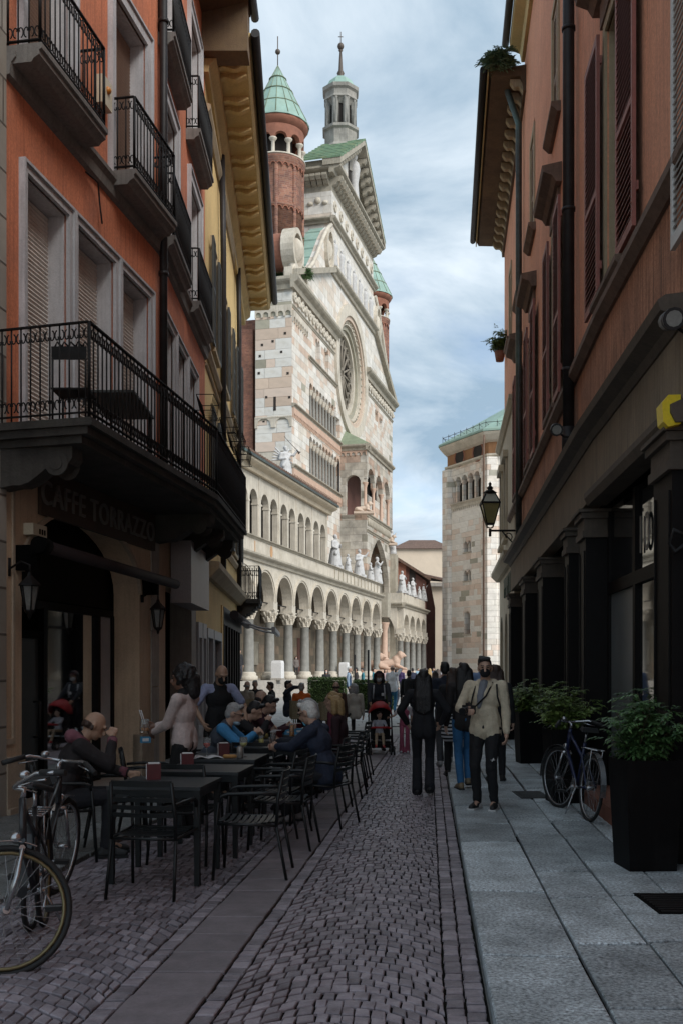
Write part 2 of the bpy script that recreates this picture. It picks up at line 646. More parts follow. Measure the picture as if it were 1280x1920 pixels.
mat('balcony_stone', (0.055, 0.050, 0.044), 0.9, 0.45, 3.0, 0.4, 40, streak=0.4, dirt=(0.05, 0.05, 0.035), dirt_amt=0.8, dscale=1.2)
mat('brick_red_stucco', (0.74, 0.345, 0.21), 0.92, 0.18, 1.4, 0.35, 90, grain=0.18, gscale=30, streak=0.5, dark=(0.38, 0.18, 0.12), dirt=(0.44, 0.22, 0.145), dirt_amt=0.75, dscale=0.7)
mat('rendered_base', (0.46, 0.215, 0.125), 0.92, 0.25, 1.6, 0.5, 60, grain=0.25, gscale=30, streak=0.75, dark=(0.085, 0.042, 0.028), dirt=(0.13, 0.06, 0.04), dirt_amt=0.6, dscale=0.9)
mat('pink_pier', (0.40, 0.18, 0.13), 0.9, 0.2, 2, 0.3, 90, streak=0.3)
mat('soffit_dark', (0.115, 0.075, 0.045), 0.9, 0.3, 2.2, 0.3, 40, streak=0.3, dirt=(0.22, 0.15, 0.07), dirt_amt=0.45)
mat('fascia_gold', (0.36, 0.25, 0.10), 0.8, 0.3, 3, 0.2, 40)
mat('sill_wood', (0.17, 0.11, 0.08), 0.85, 0.35, 3, 0.3, 50, streak=0.4)
mat('window_surround', (0.40, 0.32, 0.21), 0.9, 0.2, 2.2, 0.2, 70, streak=0.35)
mat('shutter_maroon', (0.29, 0.105, 0.082), 0.6, 0.2, 4, 0.1, 60, streak=0.15)
mat('shutter_tan', (0.36, 0.24, 0.15), 0.7, 0.25, 4, 0.1, 60, streak=0.3)
mat('shutter_white', (0.55, 0.54, 0.52), 0.6, 0.1, 4)
mat('shutter_dark', (0.045, 0.048, 0.045), 0.6, 0.3, 5)
mat('roller', (0.64, 0.59, 0.54), 0.65, 0.12, 3, streak=0.2)
mat('roller_brown', (0.29, 0.20, 0.15), 0.65, 0.12, 3, streak=0.2)
mat('pipe_dark', (0.022, 0.019, 0.019), 0.5, 0.4, 5, spec=0.3)
mat('pipe_copper', (0.055, 0.065, 0.062), 0.5, 0.4, 5, metal=0.3, dirt=(0.10, 0.2, 0.18), dirt_amt=0.6)
mat('gutter', (0.012, 0.011, 0.012), 0.6, 0.3, 5)
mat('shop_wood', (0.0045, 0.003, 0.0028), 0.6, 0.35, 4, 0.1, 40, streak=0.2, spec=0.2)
mat('shop_trim', (0.085, 0.064, 0.047), 0.7, 0.3, 4, 0.2, 50, streak=0.4)
mat('shop_fascia', (0.225, 0.175, 0.12), 0.8, 0.22, 2, 0.2, 60, streak=0.55, dark=(0.07, 0.055, 0.04))
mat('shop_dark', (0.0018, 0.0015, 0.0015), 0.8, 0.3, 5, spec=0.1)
mat('black_cloth', (0.012, 0.012, 0.013), 0.9, 0.3, 8)
mat('cream_render', (0.50, 0.42, 0.31), 0.9, 0.15, 1.2, 0.2, 60, streak=0.3)
mat('green_letters', (0.02, 0.05, 0.03), 0.5, 0.2, 5)
mat('far_cream', (0.60, 0.50, 0.39), 0.9, 0.1, 0.3, streak=0.12)
mat('tile_roof', (0.14, 0.085, 0.062), 0.9, 0.5, 3.5, 0.8, 12, dirt=(0.07, 0.05, 0.04), dirt_amt=0.6)
mat('awning_cloth', (0.030, 0.020, 0.022), 0.8, 0.2, 6)
mat('sign_brown', (0.065, 0.042, 0.028), 0.8, 0.2, 3)
mat('reflection_cream', (0.78, 0.72, 0.58), 0.8, 0.12, 2.5)  # colour of the pale reflection imitated behind the cafe pane
mat('letter_grey', (0.15, 0.14, 0.13), 0.5, 0.1, 3)
mat('blank_panel', (0.30, 0.27, 0.27), 0.5, 0.06, 1.0)
mat('white_frame', (0.42, 0.42, 0.43), 0.6, 0.1, 4)
mat('cream_plastic', (0.60, 0.54, 0.40), 0.5, 0.05, 3)
mat('amber_lens', (0.6, 0.22, 0.03), 0.3, 0.1, 3)
mat('yellow_plastic', (0.75, 0.55, 0.02), 0.35, 0.06, 3)
mat('poster_pink', (0.22, 0.12, 0.15), 0.8, 0.3, 14)
mat('red_door_sill', (0.24, 0.09, 0.055), 0.7, 0.25, 5, 0.2, 50)
# church
mat('marble', (0.54, 0.49, 0.41), 0.75, 0.18, 1.0, 0.25, 10, streak=0.5, dark=(0.22, 0.19, 0.145), dirt=(0.29, 0.25, 0.185), dirt_amt=0.7, dscale=0.7)
mat('marble_old', (0.36, 0.325, 0.26), 0.8, 0.25, 1.5, 0.4, 8, streak=0.55, dark=(0.16, 0.14, 0.11), dirt=(0.18, 0.165, 0.135), dirt_amt=0.65, dscale=0.9)
mat('marble_grey', (0.215, 0.21, 0.19), 0.75, 0.25, 2.5, 0.2, 20, streak=0.3)
mat('marble_pink', (0.50, 0.345, 0.26), 0.75, 0.15, 1.5, 0.2, 20, streak=0.2)
mat('statue_stone', (0.46, 0.455, 0.45), 0.75, 0.2, 4, 0.3, 14, streak=0.35, dark=(0.28, 0.27, 0.26))
mat('stone_white', (0.60, 0.585, 0.545), 0.7, 0.1, 1.2, 0.15, 12, rnd=0.06, dirt=(0.42, 0.38, 0.31), dirt_amt=0.45)
mat('stone_pink', (0.51, 0.40, 0.315), 0.7, 0.12, 1.2, 0.15, 12, rnd=0.10, dirt=(0.40, 0.32, 0.25), dirt_amt=0.4)
mat('stone_olive', (0.31, 0.29, 0.225), 0.75, 0.15, 1.2, 0.15, 12, rnd=0.15, dirt=(0.2, 0.19, 0.15), dirt_amt=0.4)
mat('stone_rose', (0.56, 0.45, 0.37), 0.7, 0.1, 1.2, 0.15, 12, rnd=0.08, dirt=(0.42, 0.36, 0.3), dirt_amt=0.4)
mat('copper_green', (0.235, 0.36, 0.315), 0.7, 0.25, 0.6, 0.2, 8, streak=0.4, dark=(0.23, 0.27, 0.18), dirt=(0.27, 0.33, 0.25), dirt_amt=0.5, dscale=0.4)
mat('copper_seam', (0.20, 0.24, 0.16), 0.7, 0.2, 2)
mat('moss_tile', (0.12, 0.20, 0.12), 0.8, 0.5, 1.6, 0.4, 8, dirt=(0.30, 0.30, 0.14), dirt_amt=0.7, dscale=1.0)
mat('bronze_dark', (0.075, 0.055, 0.042), 0.6, 0.2, 3)
mat('void_dark', (0.025, 0.020, 0.017), 0.9, 0.3, 1)
mat('brick_plain', (0.255, 0.105, 0.066), 0.9, 0.3, 1.2, 0.4, 14, streak=0.2, dirt=(0.16, 0.075, 0.055), dirt_amt=0.5)
mat('brick_dark', (0.125, 0.055, 0.042), 0.9, 0.25, 1.0, 0.3, 14)
mat('brick_brown', (0.27, 0.135, 0.062), 0.9, 0.25, 0.8, 0.3, 14, streak=0.25)
mat('painted_orange', (0.46, 0.27, 0.14), 0.8, 0.25, 4)
mat('glass_dark', (0.012, 0.013, 0.014), 0.06, 0.2, 2, spec=0.6)
mat('tracery', (0.20, 0.175, 0.14), 0.8, 0.2, 2)
mat('leaf_hedge', (0.055, 0.095, 0.022), 0.65, 0.5, 4)
mat('hedge_core', (0.018, 0.028, 0.010), 0.9, 0.4, 4)
mat('shop_mirror', (0.02, 0.02, 0.02), 0.03, 0.2, 2, spec=1.0)
mat('frosted', (0.16, 0.17, 0.17), 0.35, 0.15, 2)
mat('frosted_dark', (0.045, 0.055, 0.058), 0.45, 0.3, 1.2, spec=0.3)
mat('marble_grim', (0.29, 0.275, 0.245), 0.8, 0.3, 1.5, 0.4, 8, streak=0.55, dark=(0.09, 0.085, 0.075), dirt=(0.12, 0.115, 0.10), dirt_amt=0.7, dscale=0.9)
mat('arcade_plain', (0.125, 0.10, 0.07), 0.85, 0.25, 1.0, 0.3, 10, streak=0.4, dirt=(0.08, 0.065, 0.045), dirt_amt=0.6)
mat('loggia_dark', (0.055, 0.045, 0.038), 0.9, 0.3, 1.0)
TONES = [(0.0, (0.68, 0.65, 0.595)), (0.17, (0.64, 0.58, 0.50)), (0.30, (0.57, 0.43, 0.335)), (0.39, (0.66, 0.625, 0.56)),
   (0.52, (0.68, 0.64, 0.58)), (0.60, (0.61, 0.50, 0.41)), (0.68, (0.66, 0.62, 0.56)), (0.78, (0.34, 0.32, 0.25)), (0.82, (0.62, 0.56, 0.48))]
blockmat('church_block', 1.25, 0.62, TONES, seed=3.1, mortar=(0.36, 0.32, 0.27))
blockmat('church_clean', 1.5, 0.8, [(0, (0.68, 0.65, 0.60)), (.4, (0.66, 0.62, 0.555)), (.55, (0.62, 0.54, 0.455)), (.66, (.67, .635, .58))], seed=8.1, mortar=(0.42, 0.38, 0.32))
blockmat('porch_block', 1.3, 0.7, [(0, (0.55, 0.51, 0.44)), (.3, (.50, .45, .375)), (.42, (.47, .34, .26)), (.52, (.57, .53, .46)), (.72, (.45, .41, .34)), (.82, (.27, .25, .20))], seed=5.3, mortar=(0.27, 0.24, 0.2), grime=0.45)
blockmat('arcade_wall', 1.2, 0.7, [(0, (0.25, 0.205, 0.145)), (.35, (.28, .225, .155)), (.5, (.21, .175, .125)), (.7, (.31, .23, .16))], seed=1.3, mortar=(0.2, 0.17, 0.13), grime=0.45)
TB = [(0.0, (0.80, 0.765, 0.705)), (0.2, (0.76, 0.70, 0.62)), (0.34, (0.68, 0.54, 0.44)), (0.42, (0.79, 0.745, 0.68)), (0.6, (0.74, 0.63, 0.54)), (0.70, (0.78, 0.74, 0.67)), (0.83, (0.42, 0.40, 0.33)), (0.86, (0.75, 0.695, 0.62))]  # baptistery wall tones raised to make up for its shaded face
mat('bapt_white', (0.78, 0.75, 0.69), 0.7, 0.1, 1.2, 0.15, 12, rnd=0.06, dirt=(0.56, 0.52, 0.45), dirt_amt=0.4)  # bapt stones: church block tones brightened, light put into the colour
mat('bapt_pink', (0.68, 0.545, 0.45), 0.7, 0.12, 1.2, 0.15, 12, rnd=0.10, dirt=(0.55, 0.46, 0.38), dirt_amt=0.4)
mat('bapt_olive', (0.38, 0.36, 0.29), 0.75, 0.15, 1.2, 0.15, 12, rnd=0.15)
mat('bapt_rose', (0.74, 0.63, 0.54), 0.7, 0.1, 1.2, 0.15, 12, rnd=0.08, dirt=(0.58, 0.51, 0.44), dirt_amt=0.4)
blockmat('bapt_block', 1.15, 0.62, TB, seed=6.7, mortar=(0.36, 0.32, 0.27))
blockmat('red_brick', 0.3, 0.09, [(0, (0.27, 0.105, 0.062)), (.3, (.225, .085, .052)), (.5, (.30, .125, .075)), (.75, (.19, .07, .047))], mortar=(0.30, 0.19, 0.14), joint=0.012, seed=2.2, coursing=0.15, grime=0.45)
blockmat('ashlar_pale', 1.0, 0.5, [(0, (0.40, 0.37, 0.32)), (.5, (.36, .33, .28)), (.8, (.42, .385, .335))], mortar=(0.15, 0.13, 0.11), seed=4.2, joint=0.018)
# ------------------------------------------------------------------ ground and paving
g = MB()
g.box(-900, 900, -60, 1500, -0.6, -0.035)
struct(g.build('ground', M['piazza_stone']))
STREET_END = 25.0
def kerbX(Y):
 return 0.29 + 0.085 * Y
def stripR(Y):
 return -1.19 + 0.105 * Y
def stripL(Y):
 return -1.575 + 0.105 * Y
def walkX(Y):
 return -3.09 + 0.105 * Y
bed = MB()
bed.hexa([(walkX(2), 2, -0.03), (kerbX(2), 2, -0.03), (kerbX(STREET_END), STREET_END, -0.03), (walkX(STREET_END), STREET_END, -0.03),
   (walkX(2), 2, -0.016), (kerbX(2), 2, -0.016), (kerbX(STREET_END), STREET_END, -0.016), (walkX(STREET_END), STREET_END, -0.016)])
street = struct(bed.build('street', M['joint_sand']))
cobs = []          # every cobble as four ground corners
def cob(c):
 j = 0.005
 cobs.append([(x + rng.uniform(-j, j), y + rng.uniform(-j, j)) for x, y in c])
def lay(fa, fb, y0, y1, sag):
 """segmental arcs of setts between two edge lines"""
 s = y0 - sag
 pitch = 0.112
 k = 0
 while s < y1:
  a, b = fa(s), fb(s)
  wdt = b - a
  f = -1.0
  first = True
  while f < 1:
   st = 2 * rng.uniform(0.056, 0.088) / wdt
   f1 = min(1, f + st)
   if 1 - f1 < 0.05:
    f1 = 1
   gap = 0.0075 / wdt
   def pt(ff, sy):
    yy = sy + sag * (1 - ff * ff) + 0.012 * math.sin(ff * 9 + k * 0.7)
    aa, bb = fa(yy), fb(yy)
    return ((aa + bb) / 2 + ff * (bb - aa) / 2, yy)
   g_ = 0.010
   c = [pt(f + gap, s + g_), pt(f1 - gap, s + g_), pt(f1 - gap, s + pitch - g_), pt(f + gap, s + pitch - g_)]
   if y0 <= c[0][1] and c[2][1] < y1:
    cob(c)
   f = f1
  s += pitch
  k += 1
def column_of_setts(fx, w, y0, y1):
 y = y0
 while y < y1:
  l = rng.uniform(0.095, 0.125)
  g_ = 0.009
  gx = 0.004
  cob([(fx(y) + gx, y + g_), (fx(y) + w - gx, y + g_), (fx(y + l) + w - gx, y + l - g_), (fx(y + l) + gx, y + l - g_)])
  y += l
lay(lambda y: stripR(y) + 0.11, lambda y: kerbX(y) - 0.21, 3.2, STREET_END, 0.36)
column_of_setts(lambda y: stripR(y) + 0.005, 0.10, 3.2, STREET_END)
column_of_setts(lambda y: kerbX(y) - 0.205, 0.095, 3.2, STREET_END)
column_of_setts(lambda y: kerbX(y) - 0.107, 0.095, 3.2, STREET_END)
lay(lambda y: walkX(y) + 0.01, lambda y: stripL(y) - 0.11, 3.2, STREET_END, 0.42)
column_of_setts(lambda y: stripL(y) - 0.105, 0.10, 3.2, STREET_END)
def sett_mesh(mb, c):
 z = rng.uniform(-0.0025, 0.003)
 zs = [z + rng.uniform(-0.0018, 0.0018) for _ in range(4)]
 mx_, my_ = sum(p[0] for p in c) / 4, sum(p[1] for p in c) / 4
 bot = [(x, y, -0.02) for x, y in c]
 mid = [(x, y, zs[i] - 0.005) for i, (x, y) in enumerate(c)]
 top = [(mx_ + (x - mx_) * 0.88, my_ + (y - my_) * 0.90, zs[i]) for i, (x, y) in enumerate(c)]
 fs = [(8, 9, 10, 11)]
 for a in (0, 4):
  for i in range(4):
   fs.append((a + i, a + (i + 1) % 4, a + 4 + (i + 1) % 4, a + 4 + i))
 mb.add(bot + mid + top, fs)
def in_view(c):
 x, y = c[0]
 return y > 4.62 and abs(x / y) < 0.335
order = sorted(range(len(cobs)), key=lambda i: cobs[i][0][1] if in_view(cobs[i]) else 1e6)
near = set(order[:298])
rest = MB()
for i, c in enumerate(cobs):
 if i in near:
  mb = MB()
  sett_mesh(mb, c)
  mb.build('cobble', M['cobble'], street)
 else:
  sett_mesh(rest, c)
me_o = rest.build('cobbles', M['cobble_mass'], street, stuff=True)
# each sett of the mass keeps its own tone
at = me_o.data.attributes.new('tone', 'FLOAT', 'FACE')
_t = np.repeat(np.random.RandomState(3).rand(len(me_o.data.polygons) // 9), 9).astype(np.float32)
at.data.foreach_set('value', _t)
_m = M['cobble_mass'].node_tree
_b = _m.nodes['Principled BSDF']
_src = _b.inputs['Base Color'].links[0].from_socket
_a = _m.nodes.new('ShaderNodeAttribute')
_a.attribute_name = 'tone'
_mr = _m.nodes.new('ShaderNodeMapRange')
_mr.inputs['To Min'].default_value = 0.66
_mr.inputs['To Max'].default_value = 1.34
_m.links.new(_a.outputs['Fac'], _mr.inputs['Value'])
_hv = _m.nodes.new('ShaderNodeHueSaturation')
_m.links.new(_src, _hv.inputs['Color'])
_m.links.new(_mr.outputs['Result'], _hv.inputs['Value'])
_m.links.new(_hv.outputs['Color'], _b.inputs['Base Color'])
def slab(name, c, z, mtl, parent, bev=0.007, zb=-0.034, jz=0.004, wob=0.006):
 c = [(x + rng.uniform(-wob, wob), y + rng.uniform(-wob, wob)) for x, y in c]
 mx_, my_ = sum(p[0] for p in c) / 4, sum(p[1] for p in c) / 4
 z += rng.uniform(-jz, jz)
 zs = [z + rng.uniform(-jz, jz) * 0.6 for _ in range(4)]
 mb = MB()
 bot = [(x, y, zb) for x, y in c]
 mid = [(x, y, zs[i] - bev) for i, (x, y) in enumerate(c)]
 top = []
 for i, (x, y) in enumerate(c):
  dx, dy = mx_ - x, my_ - y
  top.append((x + bev * (1 if dx > 0 else -1), y + bev * (1 if dy > 0 else -1), zs[i]))
 fs = [(8, 9, 10, 11)]
 for a in (0, 4):
  for i in range(4):
   fs.append((a + i, a + (i + 1) % 4, a + 4 + (i + 1) % 4, a + 4 + i))
 mb.add(bot + mid + top, fs)
 return mb.build(name, mtl, parent)
# central strip of square flags
y = 3.05
while y < STREET_END:
 l = rng.uniform(0.36, 0.43)
 g_ = 0.006
 slab('flagstone', [(stripL(y) + g_, y + g_), (stripR(y) - g_, y + g_), (stripR(y + l) - g_, y + l - g_), (stripL(y + l) + g_, y + l - g_)], 0.004, M['flagstone'], street, bev=0.006, wob=0.004)
 y += l
# granite pavement on the shop side: raised slabs in four lanes
PV = 0.06
pb = MB()
pb.hexa([(kerbX(2) + 0.02, 2, -0.03), (9, 2, -0.03), (9, 34, -0.03), (kerbX(34) + 0.02, 34, -0.03),
   (kerbX(2) + 0.02, 2, PV - 0.035), (9, 2, PV - 0.035), (9, 34, PV - 0.035), (kerbX(34) + 0.02, 34, PV - 0.035)])
pavement = struct(pb.build('pavement', M['joint_sand']))
lanes = [(0.0, 0.536, [3.4, 4.3, 5.55, 7.16, 9.16, 10.26, 11.57, 13.4]), (0.536, 0.97, [3.6, 4.66, 5.75, 6.92, 7.87, 9.65, 10.65, 12.2, 13.6]),
   (0.97, 1.37, [3.2, 4.6, 5.8, 6.98, 8.23, 9.4, 10.5, 11.9, 13.3]), (1.37, 1.80, [3.5, 5.0, 6.4, 7.7, 8.6, 9.87, 11.2, 12.5, 14.0]),
   (1.80, 2.6, [3.5, 5.6, 7.1, 9.0, 10.6, 12.1, 14.0])]
for a, b, ys in lanes:
 ys = list(ys)
 while ys[-1] < 33:
  ys.append(ys[-1] + rng.uniform(1.0, 1.7))
 sks = [rng.uniform(-0.06, 0.06) for _ in ys]
 for k_, (y0, y1) in enumerate(zip(ys, ys[1:])):
  sk2 = sks[k_ + 1]
  if a > 1.7 and y0 > 20:
   continue
  g_, gy = 0.010, 0.017
  sk = sks[k_]
  slab('paving_slab', [(kerbX(y0) + a + g_, y0 + gy), (kerbX(y0 + sk) + b - g_, y0 + sk + gy), (kerbX(y1) + b - g_, y1 + sk2 - gy), (kerbX(y1) + a + g_, y1 - gy)], PV, M['granite'], pavement, jz=0.004, wob=0.008)
# pavement on the cafe side, almost level with the setts
pb = MB()
pb.hexa([(-7, 2, -0.03), (walkX(2) - 0.02, 2, -0.03), (walkX(STREET_END) - 0.02, STREET_END, -0.03), (-7, STREET_END, -0.03),
   (-7, 2, 0.0), (walkX(2) - 0.02, 2, 0.0), (walkX(STREET_END) - 0.02, STREET_END, 0.0), (-7, STREET_END, 0.0)])
pave2 = struct(pb.build('pavement', M['joint_sand']))
for a, b in ((-0.55, 0.0), (-1.15, -0.55), (-1.9, -1.15)):
 y = 3.0 + rng.uniform(0, 0.8)
 while y < STREET_END:
  l = rng.uniform(0.9, 1.5)
  g_ = 0.007
  slab('paving_slab', [(walkX(y) + a + g_, y + g_), (walkX(y) + b - g_, y + g_), (walkX(y + l) + b - g_, y + l - g_), (walkX(y + l) + a + g_, y + l - g_)], 0.03, M['granite_dark'], pave2)
  y += l
# the square beyond: big pale slabs
pz = MB()
y = STREET_END
while y < 60:
 h = 0.8 if y < 40 else 1.6
 x = -12 - rng.uniform(0, 1)
 while x < 15:
  w = rng.uniform(0.9, 1.6) * (1 if y < 40 else 2)
  if not (y < 33 and x + w > kerbX(y) - 0.05):
   z = rng.uniform(-0.003, 0.003)
   e = 0.008
   pz.hexa([(x + e, y + e, -0.034), (x + w - e, y + e, -0.034), (x + w - e, y + h - e, -0.034), (x + e, y + h - e, -0.034),
      (x + e, y + e, z), (x + w - e, y + e, z), (x + w - e, y + h - e, z), (x + e, y + h - e, z)])
  x += w
 y += h
pzo = pz.build('square_paving', M['piazza_stone'], stuff=True)
pzo['kind'] = 'structure'
# iron covers in the shop-side pavement
t = thing('manhole_cover', 'small grey metal cover let into the granite pavement beside the planter', 'manhole cover', (2.35, 12.6, PV))
b_ = MB().box(2.17, 2.53, 12.25, 12.95, PV - 0.02, PV + 0.006)
b_.build('frame', M['drain_iron'], t)
b_ = MB()
for i in range(8):
 b_.box(2.20, 2.50, 12.30 + i * 0.08, 12.30 + i * 0.08 + 0.06, PV, PV + 0.011)
b_.build('plate', M['drain_iron'], t)
t = thing('drain_grate', 'dark iron drain grate at the foot of the shop wall', 'drain', (2.15, 6.7, PV))
MB().box(2.02, 2.45, 6.45, 7.05, PV - 0.02, PV + 0.005).build('frame', M['shop_dark'], t)
b_ = MB()
for i in range(9):
 b_.box(2.05, 2.42, 6.48 + i * 0.062, 6.48 + i * 0.062 + 0.035, PV, PV + 0.012)
b_.build('grating', M['iron'], t)
# ------------------------------------------------------------------ facade tools
def wall_open(mb, fr, u0, u1, z0, z1, n0, n1, ops):
 us = sorted({u0, u1} | {o[0] for o in ops if u0 < o[0] < u1} | {o[1] for o in ops if u0 < o[1] < u1})
 for a, b in zip(us, us[1:]):
  zs = sorted((max(o[2], z0), min(o[3], z1)) for o in ops if o[0] <= a + 1e-6 and o[1] >= b - 1e-6)
  z = z0
  for p, q in zs:
   if p > z + 1e-6:
    mb.fb(fr, a, b, n0, n1, z, p)
   z = max(z, q)
  if z1 > z + 1e-6:
   mb.fb(fr, a, b, n0, n1, z, z1)
def surround(mb, fr, a, b, za, zb, w=0.16, pr=0.05, sill=False, mould=True):
 """stone frame round an opening, with a stepped moulding"""
 mb.fb(fr, a - w, a, -0.02, pr, za, zb + w)
 mb.fb(fr, b, b + w, -0.02, pr, za, zb + w)
 mb.fb(fr, a, b, -0.02, pr, zb, zb + w)
 if mould:
  e = 0.035
  mb.fb(fr, a - w - e, a - w, -0.02, pr + 0.03, za, zb + w + e)
  mb.fb(fr, b + w, b + w + e, -0.02, pr + 0.03, za, zb + w + e)
  mb.fb(fr, a - w, b + w, -0.02, pr + 0.03, zb + w, zb + w + e)
def roller_window(bld, fr, a, b, za, zb, mtl='roller', depth=0.235, w=0.15, reveal='grey_stone', frame='grey_stone', closed=1.0):
 mb = MB()
 surround(mb, fr, a, b, za, zb, w)
 e = 0.02          # lining of the reveal
 mb.fb(fr, a, a + e, -depth - 0.05, -0.021, za, zb)
 mb.fb(fr, b - e, b, -depth - 0.05, -0.021, za, zb)
 mb.fb(fr, a + e, b - e, -depth - 0.05, -0.021, zb - e, zb)
 wd = mb.build('window', M[frame], bld)
 s_ = MB()
 z = zb - e
 h = 0.052
 zl = za + (zb - za) * (1 - closed)
 while z > zl:
  z2 = max(z - h, zl)
  prof = [(-depth - 0.02, z2), (-depth + 0.0, z2), (-depth + 0.014, z2 + (z - z2) * 0.45), (-depth, z - 0.004), (-depth - 0.02, z - 0.004)]
  s_.sweep(fr, prof, a + e, b - e)
  z = z2
 s_.build('roller_shutter', M[mtl], wd, stuff=True)
 if closed < 1:
  g_ = MB()
  g_.fb(fr, a + e, b - e, -depth - 0.04, -depth - 0.03, za, zl)
  g_.build('pane', M['glass_dark'], wd)
 k_ = MB()
 k_.fb(fr, a + e, b - e, -depth - 0.3, -depth - 0.045, za, zb - e)
 k_.build('backing', M['shop_dark'], wd)
 return wd
def scroll(mb, fn, c, s, r, up=1):
 """an S/heart scroll of bent bar in the plane given by fn(along, z)"""
 pts = []
 for i in range(13):
  t = i / 12
  an = math.pi * (0.5 + 1.75 * t)
  rr = s * (0.55 - 0.27 * t)
  pts.append(fn(c[0] + rr * math.cos(an), c[1] + up * (rr * math.sin(an))))
 mb.tube(pts, r, 4, caps=False)
_bal = {}
def railing(parent, path, z0, h, gap=0.125, r=0.0098, style='scroll', solid=True):
 """wrought-iron railing along a list of ground points; every upright bar is an object of its own"""
 root = parent
 rail = MB()
 top = [(x, y, z0 + h) for x, y in path]
 bot = [(x, y, z0 + 0.05) for x, y in path]
 for A, B in zip(path, path[1:]):
  d = Vector((B[0] - A[0], B[1] - A[1], 0)).normalized() * 0.02
  n = Vector((-d.y, d.x, 0))
  for zz_, hh in ((z0 + h - 0.012, 0.016), (z0 + 0.05, 0.012)):
   rail.hexa([(A[0] - n.x, A[1] - n.y, zz_), (B[0] - n.x, B[1] - n.y, zz_), (B[0] + n.x, B[1] + n.y, zz_), (A[0] + n.x, A[1] + n.y, zz_),
      (A[0] - n.x, A[1] - n.y, zz_ + hh), (B[0] - n.x, B[1] - n.y, zz_ + hh), (B[0] + n.x, B[1] + n.y, zz_ + hh), (A[0] + n.x, A[1] + n.y, zz_ + hh)])
  for zz_ in (z0 + 0.26, z0 + h - 0.24):
   if style == 'scroll2':
    rail.tube([(A[0], A[1], zz_), (B[0], B[1], zz_)], 0.006, 4)
 sc = MB()
 key = (round(h, 3), r)
 if key not in _bal:
  b_ = MB()
  b_.tube([(0, 0, 0), (0, 0, h - 0.01)], r, 5)
  o_ = b_.build('baluster', M['iron'])
  _bal[key] = o_.data
  bpy.data.objects.remove(o_)
 for A, B in zip(path, path[1:]):
  L_ = math.hypot(B[0] - A[0], B[1] - A[1])
  k = max(1, round(L_ / gap))
  ux, uy = (B[0] - A[0]) / L_, (B[1] - A[1]) / L_
  for i in range(k + 1):
   if i == k and (B is not path[-1]):
    continue
   p = (A[0] + ux * L_ * i / k, A[1] + uy * L_ * i / k)
   w_ = wloc(root)
   inst('baluster', _bal[key], root, (p[0] - w_.x, p[1] - w_.y, z0 - w_.z), scale=(2.0, 2.0, 1) if i == 0 else None)
  st = L_ / k
  for i in range(k):
   c = st * (i + 0.5)
   def fn(a, z):
    return (A[0] + ux * a, A[1] + uy * a, z)
   for sg in (-1, 1):
    for (zb_, up) in ((z0 + 0.07, 1), (z0 + h - 0.03, -1)):
     pts = []
     for q in range(11):
      t_ = q / 10
      an = math.pi * (-0.5 + 1.7 * t_)
      rr = st * (0.25 - 0.09 * t_)
      pts.append(fn(c + sg * (st * 0.24 - rr * math.cos(an) * 0.9), zb_ + up * (0.075 + rr * 1.5 * math.sin(an) + 0.04 * t_)))
     sc.tube(pts, 0.0082, 4, caps=False)
 rail.build('railing', M['iron'], parent, stuff=True)
 sc.build('scrollwork', M['iron'], parent, stuff=True)
def slab_profile(mb, fr, u0, u1, n1, zt, th=0.2):
 """moulded balcony slab"""
 prof = [(-0.02, zt), (n1, zt), (n1, zt - th * 0.3), (n1 - 0.03, zt - th * 0.38), (n1 - 0.03, zt - th * 0.62), (n1 - 0.09, zt - th * 0.8), (n1 - 0.12, zt - th), (-0.02, zt - th)]
 mb.sweep(fr, prof, u0, u1)
# ------------------------------------------------------------------ orange building with the cafe
L1 = FR(-3.59, 11.36, 0.1737)
L2 = FR(-2.836, 15.7, 0.0)
L3 = FR(-2.836, 21.1, -0.033)
orange = thing('apartment_building', 'orange stuccoed building with grey window surrounds and iron balconies over the cafe', 'building', (-3.2, 14.0, 0))
ua, ub = L1.uY(10.99), L1.uY(15.70)
uy = L1.uY
rows1 = [(uy(11.43), uy(12.5)), (uy(12.75), uy(13.95)), (uy(14.2), uy(15.28))]
ops = [(a, b, 4.25, 7.22) for a, b in rows1] + [(uy(11.45), uy(12.55), 8.35, 10.95), (uy(13.95), uy(15.15), 8.35, 10.95), (uy(11.45), uy(12.55), 12.3, 14.3), (uy(13.95), uy(15.15), 12.3, 14.3)]
w_ = MB()
wall_open(w_, L1, ua, ub, 4.0, 15.6, -0.4, 0.0, ops)
v2 = L2.uY
rows2 = [(v2(16.05), v2(17.05)), (v2(17.3), v2(18.3)), (v2(18.6), v2(19.6))]
cols2 = [(v2(16.05), v2(17.25)), (v2(18.85), v2(20.15))]
ops2 = [(a, b, 4.25, 7.22) for a, b in rows2] + [(a, b, 8.3, 10.75) for a, b in cols2] + [(a, b, 11.45, 13.9) for a, b in cols2]
wall_open(w_, L2, 0, v2(21.1), 4.0, 15.6, -0.4, 0.0, ops2)
w_.build('wall', M['orange_stucco'], orange)
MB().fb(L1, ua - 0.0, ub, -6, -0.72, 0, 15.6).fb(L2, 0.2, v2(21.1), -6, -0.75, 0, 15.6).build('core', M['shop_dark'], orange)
for a, b in rows1:
 roller_window(orange, L1, a, b, 4.25, 7.22, 'roller', w=0.085)
roller_window(orange, L1, uy(11.45), uy(12.55), 8.35, 10.95, 'roller_brown')
roller_window(orange, L1, uy(13.95), uy(15.15), 8.35, 10.95, 'roller_brown')
for a, b in ((uy(11.45), uy(12.55)), (uy(13.95), uy(15.15))):
 roller_window(orange, L1, a, b, 12.3, 14.3, 'roller_brown')
for a, b in rows2:
 roller_window(orange, L2, a, b, 4.25, 7.22, 'roller', w=0.085)
